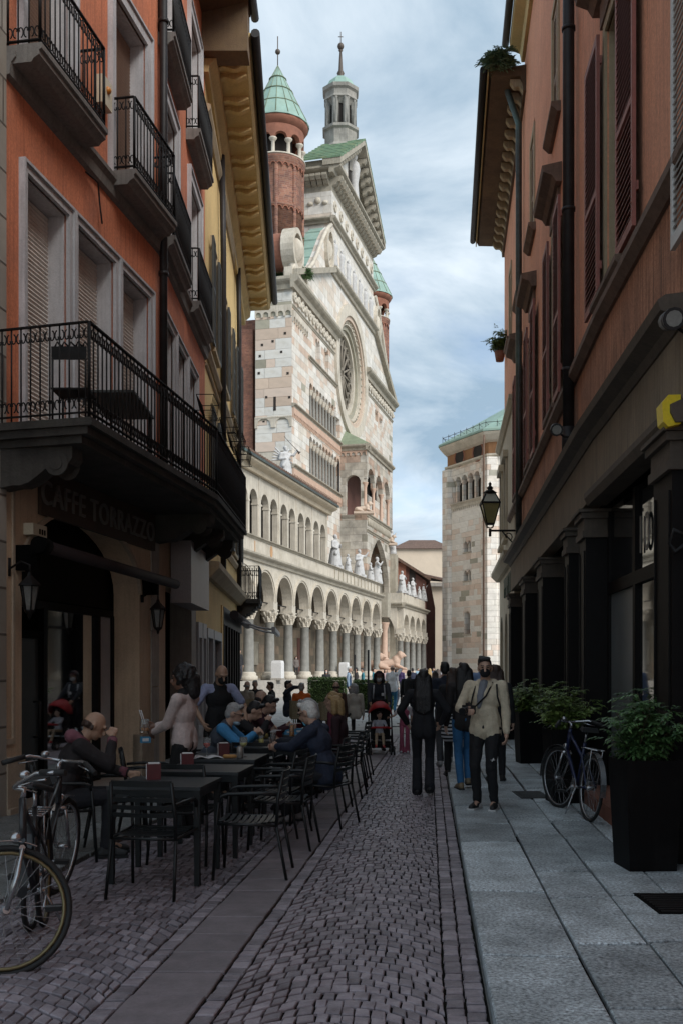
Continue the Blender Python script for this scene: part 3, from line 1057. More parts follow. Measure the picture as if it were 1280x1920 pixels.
for a, b in cols2:
 roller_window(orange, L2, a, b, 8.3, 10.75, 'roller')
 roller_window(orange, L2, a, b, 11.45, 13.9, 'roller_brown')
for fr_, rws in ((L1, rows1), (L2, rows2)):
 for (a0_, b0_), (a1_, b1_) in zip(rws, rws[1:]):
  MB().fb(fr_, b0_ + 0.02, a1_ - 0.02, -0.05, 0.045, 4.25, 7.30).build('window_pier', M['grey_stone'], orange)
# string course that carries the upper balconies
sc = MB()
prof = [(-0.02, 8.32), (0.13, 8.32), (0.13, 8.26), (0.08, 8.2), (0.06, 8.08), (-0.02, 8.05)]
sc.sweep(L1, prof, ua, ub)
sc.sweep(L2, prof, 0.02, v2(21.1))
sc.build_split('string_course', M['ledge_stone'], orange)
def balcony(bld, fr, u0, u1, n1, zt, h, th=0.2, gap=0.12):
 mb = MB()
 slab_profile(mb, fr, u0, u1, n1, zt, th)
 b = mb.build('balcony', M['ledge_stone'], bld)
 e = 0.04
 q = [fr.P(u0 + e, 0.0, 0), fr.P(u0 + e, n1 - e, 0), fr.P(u1 - e, n1 - e, 0), fr.P(u1 - e, 0.0, 0)]
 railing(b, [(p[0], p[1]) for p in q], zt, h, gap)
 return b
balcony(orange, L1, uy(11.02), uy(12.80), 0.42, 8.40, 1.0)
balcony(orange, L1, uy(13.78), uy(15.45), 0.40, 8.40, 1.0)
for (a, b) in cols2:
 balcony(orange, L2, a - 0.35, b + 0.3, 0.27, 8.35, 0.98)
 balcony(orange, L2, a - 0.35, b + 0.3, 0.27, 11.5, 0.98)
# eave of the orange building
ev = MB()
prof = [(-0.3, 14.9), (0.75, 15.15), (0.95, 15.2), (0.95, 15.38), (-0.3, 15.5)]
ev.sweep(L2, prof, 0, v2(21.1))
ev.sweep(L1, prof, ua, ub - 0.1)
ev.fb(L2, v2(20.6), v2(21.12), -0.1, 0.93, 14.2, 15.3)
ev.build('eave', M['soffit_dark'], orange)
gt = MB()
gt.tube([L2.P(v2(16), 1.03, 15.32), L2.P(v2(21.25), 1.03, 15.26)], 0.085, 10)
gt.tube([L1.P(ua, 1.03, 15.32), L1.P(ub, 1.03, 15.32)], 0.085, 10)
gt.build_split('gutter', M['gutter'], orange)
# downpipe in the bend of the facade
dp = MB()
c_ = L1.P(ub - 0.03, 0.10, 0)
dp.tube([(c_[0], c_[1], 4.4), (c_[0], c_[1], 15.2)], 0.062, 10)
for z in (5.9, 7.7, 9.6, 11.6, 13.6):
 dp.tube([(c_[0], c_[1], z), (c_[0], c_[1], z + 0.06)], 0.078, 10)
dp.build('downpipe', M['pipe_dark'], orange)
# ground storey: stuccoed wall with a broad arch
gw = MB()
ca, cb = uy(11.38), uy(14.93)
gw.fb(L1, ua, ca, -0.40, 0.0, 0, 4.0)
gw.fb(L1, cb, ub - 0.32, -0.40, 0.0, 0, 4.0)
gw.archbay(L1, ca, cb, 2.72, 4.0, -0.40, 0.0, rise=0.88, seg=18)
gw.build('ground_storey_wall', M['cafe_stucco'], orange)
ab = MB()
h_ = (cb - ca) / 2
ab.archband(L1, (ca + cb) / 2, 2.72, h_ - 0.01, h_ + 0.05, -0.02, 0.035, rise0=0.87, rise1=0.93, seg=18)
ab.build('arch_moulding', M['cafe_plinth'], orange)
pl = MB()
MB().fb(L1, cb, ub - 0.3, -0.1, 0.045, 0.0, 0.66).build('plinth', M['cafe_plinth'], orange)
pl.fb(L1, ua, ca - 0.0, -0.1, 0.045, 0.10, 0.66)
pl.fb(L1, ua, ca, -0.1, 0.075, 0.0, 0.10)
pl.build('plinth', M['cafe_plinth'], orange)
pf = MB()          # recessed panel frame on the pier
pf.fb(L1, ua + 0.02, uy(11.15), 0.001, 0.022, 0.8, 0.86).fb(L1, uy(11.15), uy(11.2), 0.001, 0.022, 0.8, 3.7)
pf.build('panel_moulding', M['cafe_plinth'], orange)
st = MB().fb(L1, ub - 0.32, ub, -0.4, 0.02, 0, 1.35).fb(L1, ub - 0.32, ub, -0.4, 0.02, 1.36, 2.2).fb(L1, ub - 0.32, ub, -0.4, 0.02, 2.21, 4.0)
st.build('corner_stones', M['pale_stone'], orange)
# shop front inside the arch
dn = -0.42
sf = MB()
c_ = (ca + cb) / 2
# tympanum and panels
sf.fb(L1, ca, cb, dn - 0.10, dn - 0.04, 2.45, 3.62)
sf.fb(L1, ca, cb, dn - 0.04, dn + 0.02, 2.38, 2.48)
u1_, u2_, u3_ = uy(12.75), uy(14.35), uy(14.62)
sf.fb(L1, u1_ - 0.05, u1_ + 0.05, dn - 0.04, dn + 0.03, 0, 2.4)
sf.fb(L1, u2_, u2_ + 0.09, dn - 0.04, dn + 0.03, 0, 2.4)
sf.fb(L1, cb - 0.08, cb, dn - 0.04, dn + 0.03, 0, 2.4)
sf.fb(L1, ca, ca + 0.07, dn - 0.04, dn + 0.03, 0, 2.4)
sf.fb(L1, u1_ + 0.05, u2_, dn - 0.04, dn + 0.02, 0, 0.18)
shop = sf.build('shop_front', M['shop_wood'], orange)
MB().fb(L1, u2_ + 0.09, cb - 0.08, dn - 0.03, dn + 0.0, 0.1, 2.38).build('side_panel', M['white_frame'], shop)
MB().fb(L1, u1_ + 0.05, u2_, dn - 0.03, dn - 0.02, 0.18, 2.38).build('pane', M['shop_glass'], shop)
MB().fb(L1, u1_ + 0.85, u2_ + 0.08, dn - 0.34, dn - 0.3, 1.06, 2.3).build('reflection_panel', M['reflection_cream'], shop)  # cream panel added to stand in for a reflection in the pane
MB().fb(L1, u1_ - 0.1, u2_ + 0.4, dn - 0.6, dn - 0.2, 0.0, 1.02).fb(L1, u1_ - 0.1, u2_ + 0.4, dn - 0.62, dn - 0.16, 1.02, 1.06).build('counter', M['sign_brown'], shop)
dr = MB()
dr.fb(L1, ca + 0.07, ca + 0.17, dn - 0.02, dn + 0.02, 0.02, 2.1).fb(L1, u1_ - 0.15, u1_ - 0.05, dn - 0.02, dn + 0.02, 0.02, 2.1).fb(L1, ca + 0.17, u1_ - 0.15, dn - 0.02, dn + 0.02, 2.0, 2.1).fb(L1, ca + 0.17, u1_ - 0.15, dn - 0.02, dn + 0.02, 0.02, 0.14)
door = dr.build('glass_door', M['shop_dark'], orange)
MB().fb(L1, ca + 0.17, u1_ - 0.15, dn - 0.008, dn + 0.002, 0.14, 2.0).build('pane', M['frosted_dark'], door)
hd = MB()
hu = u1_ - 0.27
hd.tube([L1.P(hu, dn + 0.0, 0.78), L1.P(hu, dn + 0.08, 0.78), L1.P(hu, dn + 0.08, 1.22), L1.P(hu, dn + 0.0, 1.22)], 0.017, 6)
hd.build('handle', M['iron'], door)
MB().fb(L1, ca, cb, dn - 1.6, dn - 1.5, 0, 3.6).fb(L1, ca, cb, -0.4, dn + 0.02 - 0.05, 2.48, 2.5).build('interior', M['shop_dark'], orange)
MB().fb(L1, ca - 0.0, cb, -0.5, 0.16, 0.0, 0.045).build('doorstep', M['pale_stone'], orange)
# (counter and the stand-in reflection panel show through the clear pane)
# passage mouth in the second bend, with a stone jamb
gw2 = MB()
gw2.fb(L2, 0.0, v2(16.35), -0.4, 0.0, 0, 4.0)
gw2.fb(L2, v2(16.35), v2(19.15), -0.4, 0.0, 3.05, 4.0)
gw2.build('ground_storey_wall', M['cafe_stucco'], orange)
MB().fb(L2, v2(19.15), v2(19.75), -0.4, 0.01, 0, 1.4).fb(L2, v2(19.15), v2(19.75), -0.4, 0.01, 1.41, 4.0).build('door_jamb', M['pale_stone'], orange)
MB().fb(L2, v2(19.75), v2(21.1), -0.4, 0.0, 2.55, 4.0).build('ground_storey_wall', M['yellow_stucco'], orange)
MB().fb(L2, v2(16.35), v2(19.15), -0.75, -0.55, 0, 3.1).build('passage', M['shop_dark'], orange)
sg = MB().fb(L2, v2(16.75), v2(19.0), 0.02, 0.36, 2.72, 3.75)
sgo = sg.build('shop_sign', M['blank_panel'])
tag(sgo, 'blank pale grey box sign jutting over the dark passage', 'sign')
tag(MB().fb(L2, v2(17.35), v2(18.35), -0.53, -0.515, 1.35, 2.05).build('poster', M['poster_pink']), 'dim pink poster hung in the dark passage', 'poster')
# windows of the small yellow-fronted shop, white frames, three little lamps over them
wf = thing('shop_window', 'white framed pair of tall shop windows beside the dark passage', 'window', L2.P(v2(20.3), 0, 0))
for a, b in ((v2(19.85), v2(20.42)), (v2(20.5), v2(21.05))):
 fr_ = MB()
 fr_.fb(L2, a, a + 0.07, -0.05, 0.05, 0.3, 2.55).fb(L2, b - 0.07, b, -0.05, 0.05, 0.3, 2.55).fb(L2, a + 0.07, b - 0.07, -0.05, 0.05, 2.25, 2.55).fb(L2, a + 0.07, b - 0.07, -0.05, 0.05, 0.3, 0.5)
 f_ = fr_.build('frame', M['white_frame'], wf)
 MB().fb(L2, a + 0.07, b - 0.07, -0.03, -0.02, 0.5, 2.25).build('pane', M['glass_dark'], f_)
MB().fb(L2, v2(19.78), v2(21.1), -0.3, 0.03, 0, 0.3).build('stall_riser', M['grey_stone'], wf)
# ------------------------------------------------------------------ yellow building further along
yel = thing('town_house', 'yellow stuccoed house with deep ochre cornice and dark shutters', 'building', L3.P(5, 0, 0))
YE = L3.uY(32.3)
v3 = L3.uY
wins = [(v3(22.4), v3(23.3)), (v3(25.2), v3(26.2)), (v3(28.4), v3(29.4)), (v3(30.7), v3(31.4))]
ops3 = [(a, b, 4.9, 7.3) for a, b in wins] + [(a, b, 8.7, 11.0) for a, b in wins]
w_ = MB()
wall_open(w_, L3, 0, YE, 3.2, 14.4, -0.4, 0.0, ops3)
w_.fb(L3, YE - 0.4, YE, -6, -0.4, 0, 14.4)
w_.build('wall', M['yellow_stucco'], yel)
MB().fb(L3, 0.0, YE - 0.41, -6, -0.5, 0, 14.4).build('core', M['shop_dark'], yel)
for k, (za, zb) in enumerate(((4.9, 7.3), (8.7, 11.0))):
 for a, b in wins:
  mb = MB()
  surround(mb, L3, a, b, za, zb, 0.12, 0.03)
  mb.fb(L3, a - 0.2, b + 0.2, -0.02, 0.12, za - 0.1, za)
  wd = mb.build('window', M['window_surround'], yel)
  MB().fb(L3, a, b, -0.3, -0.28, za, zb).build('pane', M['glass_dark'], wd)
  for (p, q, pr) in ((a - 0.52, a - 0.03, 0.10), (b + 0.03, b + 0.52, 0.10)):
   s_ = MB()
   s_.fb(L3, p, p + 0.05, pr - 0.03, pr + 0.02, za, zb).fb(L3, q - 0.05, q, pr - 0.03, pr + 0.02, za, zb)
   for z in (za, (za + zb) / 2, zb - 0.06):
    s_.fb(L3, p + 0.05, q - 0.05, pr - 0.03, pr + 0.02, z, z + 0.06)
   z = za + 0.06
   while z < zb - 0.1:
    s_.sweep(L3, [(pr - 0.028, z), (pr + 0.012, z + 0.035), (pr + 0.018, z + 0.028), (pr - 0.022, z - 0.007)], p + 0.05, q - 0.05)
    z += 0.055
   s_.build('shutter', M['shutter_dark'], wd)
b_ = MB()
for z, h, p in ((3.55, 0.32, 0.30), (4.55, 0.16, 0.10), (8.2, 0.16, 0.10), (7.95, 0.05, 0.05), (13.2, 0.2, 0.12)):
 b_.sweep(L3, [(-0.02, z), (p * 0.4, z), (p, z + h * 0.6), (p, z + h), (-0.02, z + h + 0.03)], 0.0, YE)
b_.build_split('string_course', M['window_surround'], yel)
# cornice: sloping a little, soffit on paired scroll brackets
CO = MB()
def cslope(u):
 return 14.35 - 0.085 * u
def cpt(u, n, dz):
 return L3.P(u, n, cslope(u) + dz)
def csweep(mb, prof, a, b):
 k = len(prof)
 pts = [cpt(a, n, z) for n, z in prof] + [cpt(b, n, z) for n, z in prof]
 mb.add(pts, [tuple(range(k - 1, -1, -1)), tuple(range(k, 2 * k))] + [(i, (i + 1) % k, (i + 1) % k + k, i + k) for i in range(k)])
csweep(CO, [(-0.3, -0.45), (0.10, -0.45), (0.12, -0.3), (0.26, -0.18), (0.28, 0.02), (0.86, 0.06), (0.92, 0.12), (0.92, 0.26), (0.98, 0.36), (-0.3, 0.55)], -0.25, YE + 0.85)
CO.build('cornice', M['ochre_cornice'], yel)
gt = MB()
gt.tube([cpt(-0.3, 1.06, 0.33), cpt(YE + 0.9, 1.06, 0.33)], 0.095, 10)
gt.build('gutter', M['gutter'], yel)
br = MB()          # one wavy bracket, shared
for i in range(12):
 t0, t1 = i / 12, (i + 1) / 12
 def bz(t):
  return -0.085 + 0.05 * t + 0.035 * math.sin(t * 2 * math.pi * 1.15 + 0.4)
 br.hexa([(0.28 + 0.55 * t0, -0.07, bz(t0)), (0.28 + 0.55 * t1, -0.07, bz(t1)), (0.28 + 0.55 * t1, 0.07, bz(t1)), (0.28 + 0.55 * t0, 0.07, bz(t0)),
    (0.28 + 0.55 * t0, -0.07, 0.06), (0.28 + 0.55 * t1, -0.07, 0.06), (0.28 + 0.55 * t1, 0.07, 0.06), (0.28 + 0.55 * t0, 0.07, 0.06)])
bo = br.build('bracket', M['ochre_cornice'])
ang = math.atan2(L3.N[1], L3.N[0])
u = 0.25
wl = wloc(yel)
while u < YE + 0.5:
 for du in (0, 0.34):
  p = cpt(u + du, 0, 0)
  inst('bracket', bo.data, yel, (p[0] - wl.x, p[1] - wl.y, p[2] - wl.z), (0, 0, ang))
 u += 1.1
bpy.data.objects.remove(bo)
for Y_ in (24.3, 29.9):
 p = L3.P(v3(Y_), 0.12, 0)
 MB().tube([(p[0], p[1], 3.9), (p[0], p[1], 11.6), (p[0] + 0.0, p[1] - 0.3, 13.8)], 0.07, 8).build('downpipe', M['pipe_dark'], yel)
# ground floor of the yellow house
g_ = MB()
g_.fb(L3, 0, v3(25.0), -0.4, 0.0, 0.0, 0.35).fb(L3, 0, 0.25, -0.4, 0.0, 0.35, 3.2).fb(L3, 0.25, v3(25.0), -0.4, 0.0, 2.5, 3.2)
g_.fb(L3, v3(25.0), v3(25.4), -0.4, 0.03, 0.0, 3.2)
g_.build('ground_storey_wall', M['yellow_stucco'], yel)
for a, b in ((0.3, 1.6), (1.75, 3.8)):
 f_ = MB()
 f_.fb(L3, a, a + 0.09, -0.1, 0.04, 0.35, 2.5).fb(L3, b - 0.09, b, -0.1, 0.04, 0.35, 2.5).fb(L3, a + 0.09, b - 0.09, -0.1, 0.04, 2.3, 2.5)
 w__ = f_.build('window', M['white_frame'], yel)
 MB().fb(L3, a + 0.09, b - 0.09, -0.08, -0.07, 0.35, 2.3).build('pane', M['glass_dark'], w__)
g_ = MB()
u = v3(25.4)
while u < YE - 0.3:
 g_.fb(L3, u, u + 0.14, -0.3, 0.06, 0.0, 2.75)
 u += 0.95
g_.fb(L3, v3(25.4), YE, -0.3, 0.04, 2.75, 3.2)
sfr = g_.build('shop_front', M['shop_wood'], yel)
MB().fb(L3, v3(25.4), YE, -0.25, -0.2, 0.0, 2.75).build('pane', M['glass_dark'], sfr)
# small balcony at the end with a curved underside
bl = MB()
a, b = v3(30.6), v3(32.1)
bl.fb(L3, a, b, 0, 0.70, 3.62, 3.75)
for i in range(8):
 t0, t1 = i / 8, (i + 1) / 8
 bl.fb(L3, a + 0.1, b - 0.1, 0.66 * t0, 0.66 * t1, 3.2 + 0.42 * t0 ** 1.6, 3.63)
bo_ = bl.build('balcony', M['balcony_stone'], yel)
q = [L3.P(a + .03, 0, 0), L3.P(a + .03, .66, 0), L3.P(b - .03, .66, 0), L3.P(b - .03, 0, 0)]
railing(bo_, [(p[0], p[1]) for p in q], 3.75, 1.0, 0.13, r=0.012)
# retracted awning arms over the far shop front
aw = thing('awning', 'folded dark awning with metal arms over the far shop front', 'awning', L3.P(v3(28), 0, 2.8))
MB().tube([L3.P(v3(26.0), 0.25, 3.02), L3.P(YE - 0.2, 0.25, 3.02)], 0.12, 10).build('cassette', M['awning_cloth'], aw)
MB().tube([L3.P(v3(28.0), 0.3, 2.95), L3.P(v3(28.4), 0.75, 2.8), L3.P(v3(28.1), 1.2, 2.72)], 0.03, 6).tube([L3.P(v3(31.0), 0.3, 2.95), L3.P(v3(31.4), 0.75, 2.8), L3.P(v3(31.2), 1.2, 2.72)], 0.03, 6).build('arm', M['white_frame'], aw)
MB().fb(L3, v3(27.6), YE - 0.1, 1.15, 1.25, 2.66, 2.78).build('front_bar', M['white_frame'], aw)
# ------------------------------------------------------------------ the long balcony over the cafe
BQ = [L1.P(uy(10.75), 0.0, 0)[:2], (-2.60, 10.45), (-1.86, 15.1), (-1.80, 19.0), (-2.80, 19.2)]
lb = MB()
def balpoly(off, z0, z1):
 P0 = [L1.P(uy(10.75) + off, -0.02, 0)[:2], (-2.60 - off, 10.45 + off), (-1.86 - off, 15.1), (-1.80 - off, 19.0 - off), (-2.80, 19.2 - off), L1.P(ub, -0.02, 0)[:2]]
 k = len(P0)
 lb.add([(x, y, z0) for x, y in P0] + [(x, y, z1) for x, y in P0], [tuple(range(k - 1, -1, -1)), tuple(range(k, 2 * k))] + [(i, (i + 1) % k, (i + 1) % k + k, i + k) for i in range(k)])
balpoly(-0.03, 4.14, 4.22)
balpoly(0.02, 4.06, 4.139)
balpoly(0.10, 3.98, 4.059)
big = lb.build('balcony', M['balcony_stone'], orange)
railing(big, BQ, 4.22, 0.99, 0.118)
# scrolled stone consoles under it
for k, (uu, fr, nn) in enumerate(((uy(10.98), L1, 0.85), (uy(15.6), L1, 0.9), (v2(17.2), L2, 0.85), (v2(18.7), L2, 0.85))):
 cs = MB()
 pr = [(0.0, 3.978), (nn, 3.978), (nn, 3.86)]
 for i in range(8):
  t_ = i / 7
  pr.append((nn * (0.95 - 0.75 * t_), 3.80 - 0.20 * t_ + 0.05 * math.sin(t_ * 6)))
 pr.append((0.0, 3.56))
 cs.sweep(fr, pr, uu - 0.13, uu + 0.13)
 for sd_ in (-0.15, 0.13):
  c0, c1 = fr.P(uu + sd_, nn - 0.17, 3.80), fr.P(uu + sd_ + 0.02, nn - 0.17, 3.80)
  cs.tube([c0, c1], 0.13, 14, sm=False)
  cs.tube([fr.P(uu + sd_ - 0.012, nn - 0.17, 3.80), fr.P(uu + sd_ + 0.032, nn - 0.17, 3.80)], 0.07, 12, sm=False)
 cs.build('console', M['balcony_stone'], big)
# flower-box wire holders hooked on the rail
for i, (x, y) in enumerate(((-2.0, 14.3), (-1.84, 15.6), (-1.83, 16.6), (-1.82, 17.6))):
 hb = MB()
 for dz in (0, 0.22):
  hb.tube([(x, y - 0.3, 5.2 + dz), (x + 0.24, y - 0.3, 5.2 + dz), (x + 0.24, y + 0.3, 5.2 + dz), (x, y + 0.3, 5.2 + dz), (x, y - 0.3, 5.2 + dz)], 0.006, 4, caps=False)
 for q in range(7):
  yy = y - 0.3 + 0.1 * q
  hb.tube([(x, yy, 5.42), (x + 0.05, yy, 5.2), (x + 0.2, yy, 5.2), (x + 0.24, yy, 5.42)], 0.005, 4, caps=False)
 o = hb.build('flower_box_holder', M['iron'])
 tag(o, ['empty wire flower box holder hooked on the long balcony rail', 'empty wire flower box holder hooked on the bend of the long balcony rail', 'empty wire flower box holder hooked past the bend of the long rail', 'empty wire flower box holder hooked at the far end of the long rail'][i], 'flower box holder', 'wire flower box holders')
# sign board with the cafe name
sgn = thing('cafe_sign', 'dark brown board reading CAFFE TORRAZZO under the long balcony', 'sign', L1.P(uy(13), 0.03, 3.7))
MB().fb(L1, uy(11.75), uy(15.45), 0.005, 0.05, 3.42, 3.97).build('board', M['sign_brown'], sgn)
cu = bpy.data.curves.new('lettering', 'FONT')
cu.body = 'CAFFE TORRAZZO'
cu.size = 0.40
cu.extrude = 0.012
cu.align_x = 'CENTER'
cu.space_character = 1.12
to = text_mesh(cu)
to.parent = sgn
to.data.materials.append(M['letter_grey'])
p = L1.P(uy(13.55), 0.065, 3.55)
to.location = Vector(p) - wloc(sgn)
to.rotation_euler = (math.pi / 2, 0, L1.ang())
# awning roller in its case
aw = thing('awning', 'rolled dark awning in its case above the cafe door arch', 'awning', L1.P(uy(13), 0.3, 2.95))
rl = MB().tube([L1.P(uy(11.22), 0.34, 2.98), L1.P(uy(15.55), 0.34, 2.92)], 0.072, 14)
rl.build('roll', M['awning_cloth'], aw)
MB().tube([L1.P(uy(11.1), 0.34, 2.98), L1.P(uy(11.28), 0.34, 2.98)], 0.095, 12).build('end_case', M['shop_dark'], aw)
for U_ in (uy(11.28), uy(15.0)):
 MB().fb(L1, U_ - 0.04, U_ + 0.04, 0.0, 0.26, 2.72, 3.0).build('bracket', M['shop_dark'], aw)
def wall_lantern(root_loc, fr, lab):
 t_ = thing('wall_lantern', lab, 'lantern', root_loc, 'wall lanterns at the cafe arch')
 x, y, z = 0, 0, 0
 nx, ny = fr.N
 arm = MB()
 arm.tube([(-nx * 0.24, -ny * 0.24, 0.36), (-nx * 0.1, -ny * 0.1, 0.44), (0, 0, 0.40), (0, 0, 0.30)], 0.012, 6)
 arm.tube([(-nx * 0.25, -ny * 0.25, 0.28), (-nx * 0.25, -ny * 0.25, 0.48)], 0.03, 8)
 arm.build('arm', M['iron'], t_, local=True)
 rf = MB().lathe([(0.02, 0.32), (0.03, 0.28), (0.06, 0.25), (0.12, 0.19), (0.125, 0.17), (0.0, 0.17)], n=6, sm=False)
 rf.build('roof', M['iron'], t_, local=True)
 cg = MB()
 for k in range(6):
  an = math.pi * 2 * k / 6
  cg.tube([(0.055 * math.cos(an), 0.055 * math.sin(an), -0.10), (0.10 * math.cos(an), 0.10 * math.sin(an), 0.17)], 0.008, 4)
 cg.lathe([(0.0, -0.2), (0.02, -0.17), (0.025, -0.14), (0.06, -0.11), (0.06, -0.09), (0.0, -0.09)], n=6)
 cg.build('frame', M['iron'], t_, local=True)
 gl = MB().lathe([(0.05, -0.09), (0.092, 0.165)], n=6, sm=False)
 gl.build('pane', M['lantern_glass'], t_, local=True)
 return t_
mat('lantern_glass', (0.16, 0.16, 0.15), 0.2, 0.2, 12)
wall_lantern(L1.P(uy(15.0), 0.26, 2.33), L1, 'black iron lantern on the stone corner beside the passage')
wall_lantern(L1.P(uy(11.1), 0.24, 2.36), L1, 'black iron lantern on the pier under the awning case')
# small things fixed to the orange wall
al = thing('alarm_box', 'cream alarm box with amber lens on the orange wall', 'alarm', L1.P(uy(13.45), 0, 9.3))
MB().fb(L1, uy(13.33), uy(13.62), 0.0, 0.13, 9.08, 9.45).build('case', M['cream_plastic'], al)
MB().ell(L1.P(uy(13.47), 0.13, 9.3), (0.05, 0.05, 0.05)).build('lens', M['amber_lens'], al)
vt = MB().lathe([(0.09, -0.02), (0.09, 0.02), (0.06, 0.025), (0.055, 0.0)], n=16)
vo = vt.build('vent', M['shutter_dark'])
vo.location = L1.P(uy(13.4), 0.01, 8.72)
vo.rotation_euler = (math.pi / 2, 0, L1.ang())
tag(vo, 'round dark vent in the orange wall between two balconies', 'vent')
cbx = MB()
cbx.tube([L1.P(uy(13.0), 0.03, 8.0), L1.P(uy(13.25), 0.09, 7.98), L1.P(uy(13.4), 0.05, 7.75), L1.P(uy(13.38), 0.09, 7.5)], 0.012, 5)
tag(cbx.build('cable', M['pipe_dark']), 'loose dark cable hanging on the orange wall over the roller windows', 'cable')
bx = thing('control_box', 'small cream control box with slots beside the awning case', 'box', L1.P(uy(11.5), 0, 3.1))
MB().fb(L1, uy(11.42), uy(11.75), 0.0, 0.12, 3.14, 3.27).build('case', M['cream_plastic'], bx)
for i in range(3):
 MB().fb(L1, uy(11.56) + i * 0.06, uy(11.56) + i * 0.06 + 0.03, 0.115, 0.125, 3.16, 3.22).build('slot', M['shop_dark'], bx)
# table and chair on the long balcony
tb = thing('balcony_table', 'dark folding table on the long balcony', 'table', (-2.75, 12.4, 4.22))
MB().box(-3.05, -2.45, 12.0, 13.3, 4.90, 4.93).build('tabletop', M['shutter_dark'], tb)
for x, y in ((-3.0, 12.05), (-2.5, 12.05), (-3.0, 13.25), (-2.5, 13.25)):
 MB().tube([(x, y, 4.22), (x, y, 4.9)], 0.014, 5).build('leg', M['iron'], tb)
ch = thing('balcony_chair', 'black metal chair with pierced back on the long balcony', 'chair', (-2.95, 11.2, 4.22))
MB().box(-3.15, -2.75, 11.0, 11.42, 4.66, 4.68).build('seat', M['iron'], ch)
bk = MB().box(-3.14, -2.76, 10.98, 11.0, 4.98, 5.12)
for i in range(5):
 bk.tube([(-3.1 + i * 0.075, 10.99, 5.12), (-3.08 + i * 0.075, 10.99, 5.17), (-3.03 + i * 0.075, 10.99, 5.12)], 0.012, 4)
bk.build('backrest', M['iron'], ch)
for x, y, h in ((-3.13, 10.99, 0.78), (-2.77, 10.99, 0.78), (-3.13, 11.4, 0.45), (-2.77, 11.4, 0.45)):
 MB().tube([(x, y, 4.22), (x, y, 4.22 + h)], 0.013, 5).build('leg', M['iron'], ch)
# pale stone neighbour at the very edge
nb = thing('stone_house', 'pale ashlar house corner adjoining the orange building', 'building', L1.P(ua - 0.5, 0, 0))
MB().fb(L1, ua - 6, ua - 0.003, -5, 0.03, 0, 15).build('wall', M['ashlar_pale'], nb, uv=L1)
# ------------------------------------------------------------------ red-stuccoed building with the shops
R1 = FR(3.131, 12.0, 0.0726, side=-1)
R2 = FR(3.131, 12.0, 0.1, side=-1)
r1, r2 = R1.uY, R2.uY
red = thing('town_house', 'long terracotta stuccoed house with maroon louvred shutters over dark shop fronts', 'building', (3.4, 14, 0))
def facade_point(Y, n, z):
 fr = R1 if Y < 12 else R2
 return fr.P(fr.uY(Y), n, z)
WC = [(10.95, 11.95), (16.9, 17.75), (21.4, 22.2), (25.2, 25.9)]      # window bays by distance
lo, hi = 6.0, 9.15
opsA = [(r1(WC[0][0]), r1(WC[0][1]), lo, hi), (r1(WC[0][0]), r1(WC[0][1]), 10.95, 13.3)]
w_ = MB()
wall_open(w_, R1, r1(6.5), 0, 4.45, 16.2, -0.4, 0.0, opsA)
opsB = []
for a, b in WC[1:3]:
 opsB += [(r2(a), r2(b), lo, hi), (r2(a), r2(b), 10.95, 13.3)]
wall_open(w_, R2, 0, r2(24.0), 4.45, 16.2, -0.4, 0.0, opsB)
opsC = [(r2(a), r2(b), lo, hi) for a, b in (WC[3],)] + [(r2(a), r2(b), 10.95, 13.0) for a, b in (WC[3], (28.6, 29.4))]
wall_open(w_, R2, r2(24.0), r2(32.0), 4.45, 15.2, -0.4, -0.003, opsC)
w_.build('wall', M['brick_red_stucco'], red)
b_ = MB()          # darker coarse render between shops and first floor
b_.fb(R1, r1(6.5), 0.0, 0.002, 0.022, 4.45, 5.72)
b_.fb(R2, 0.0, r2(27.6), 0.002, 0.02, 4.45, 5.72)
b_.build_split('rendered_band', M['rendered_base'], red)
MB().fb(R1, r1(6.5), 0, -6, -0.6, 0, 16).fb(R2, 0.1, r2(32), -6, -0.6, 0, 15).build('core', M['shop_dark'], red)
sc = MB()
prof = [(-0.02, 5.72), (0.06, 5.72), (0.14, 5.8), (0.14, 5.88), (0.10, 5.92), (-0.02, 5.95)]
sc.sweep(R1, prof, r1(6.5), 0)
sc.sweep(R2, prof, 0, r2(28.5))
sc.build_split('string_course', M['sill_wood'], red)
def slat_mesh(w, t=0.045):
 mb = MB()
 mb.hexa([(0, -0.010, 0.014), (w, -0.010, 0.014), (w, 0.024, -0.018), (0, 0.024, -0.018), (0, -0.010, 0.022), (w, -0.010, 0.022), (w, 0.024, -0.008), (0, 0.024, -0.008)])
 return mb
_sl = {}
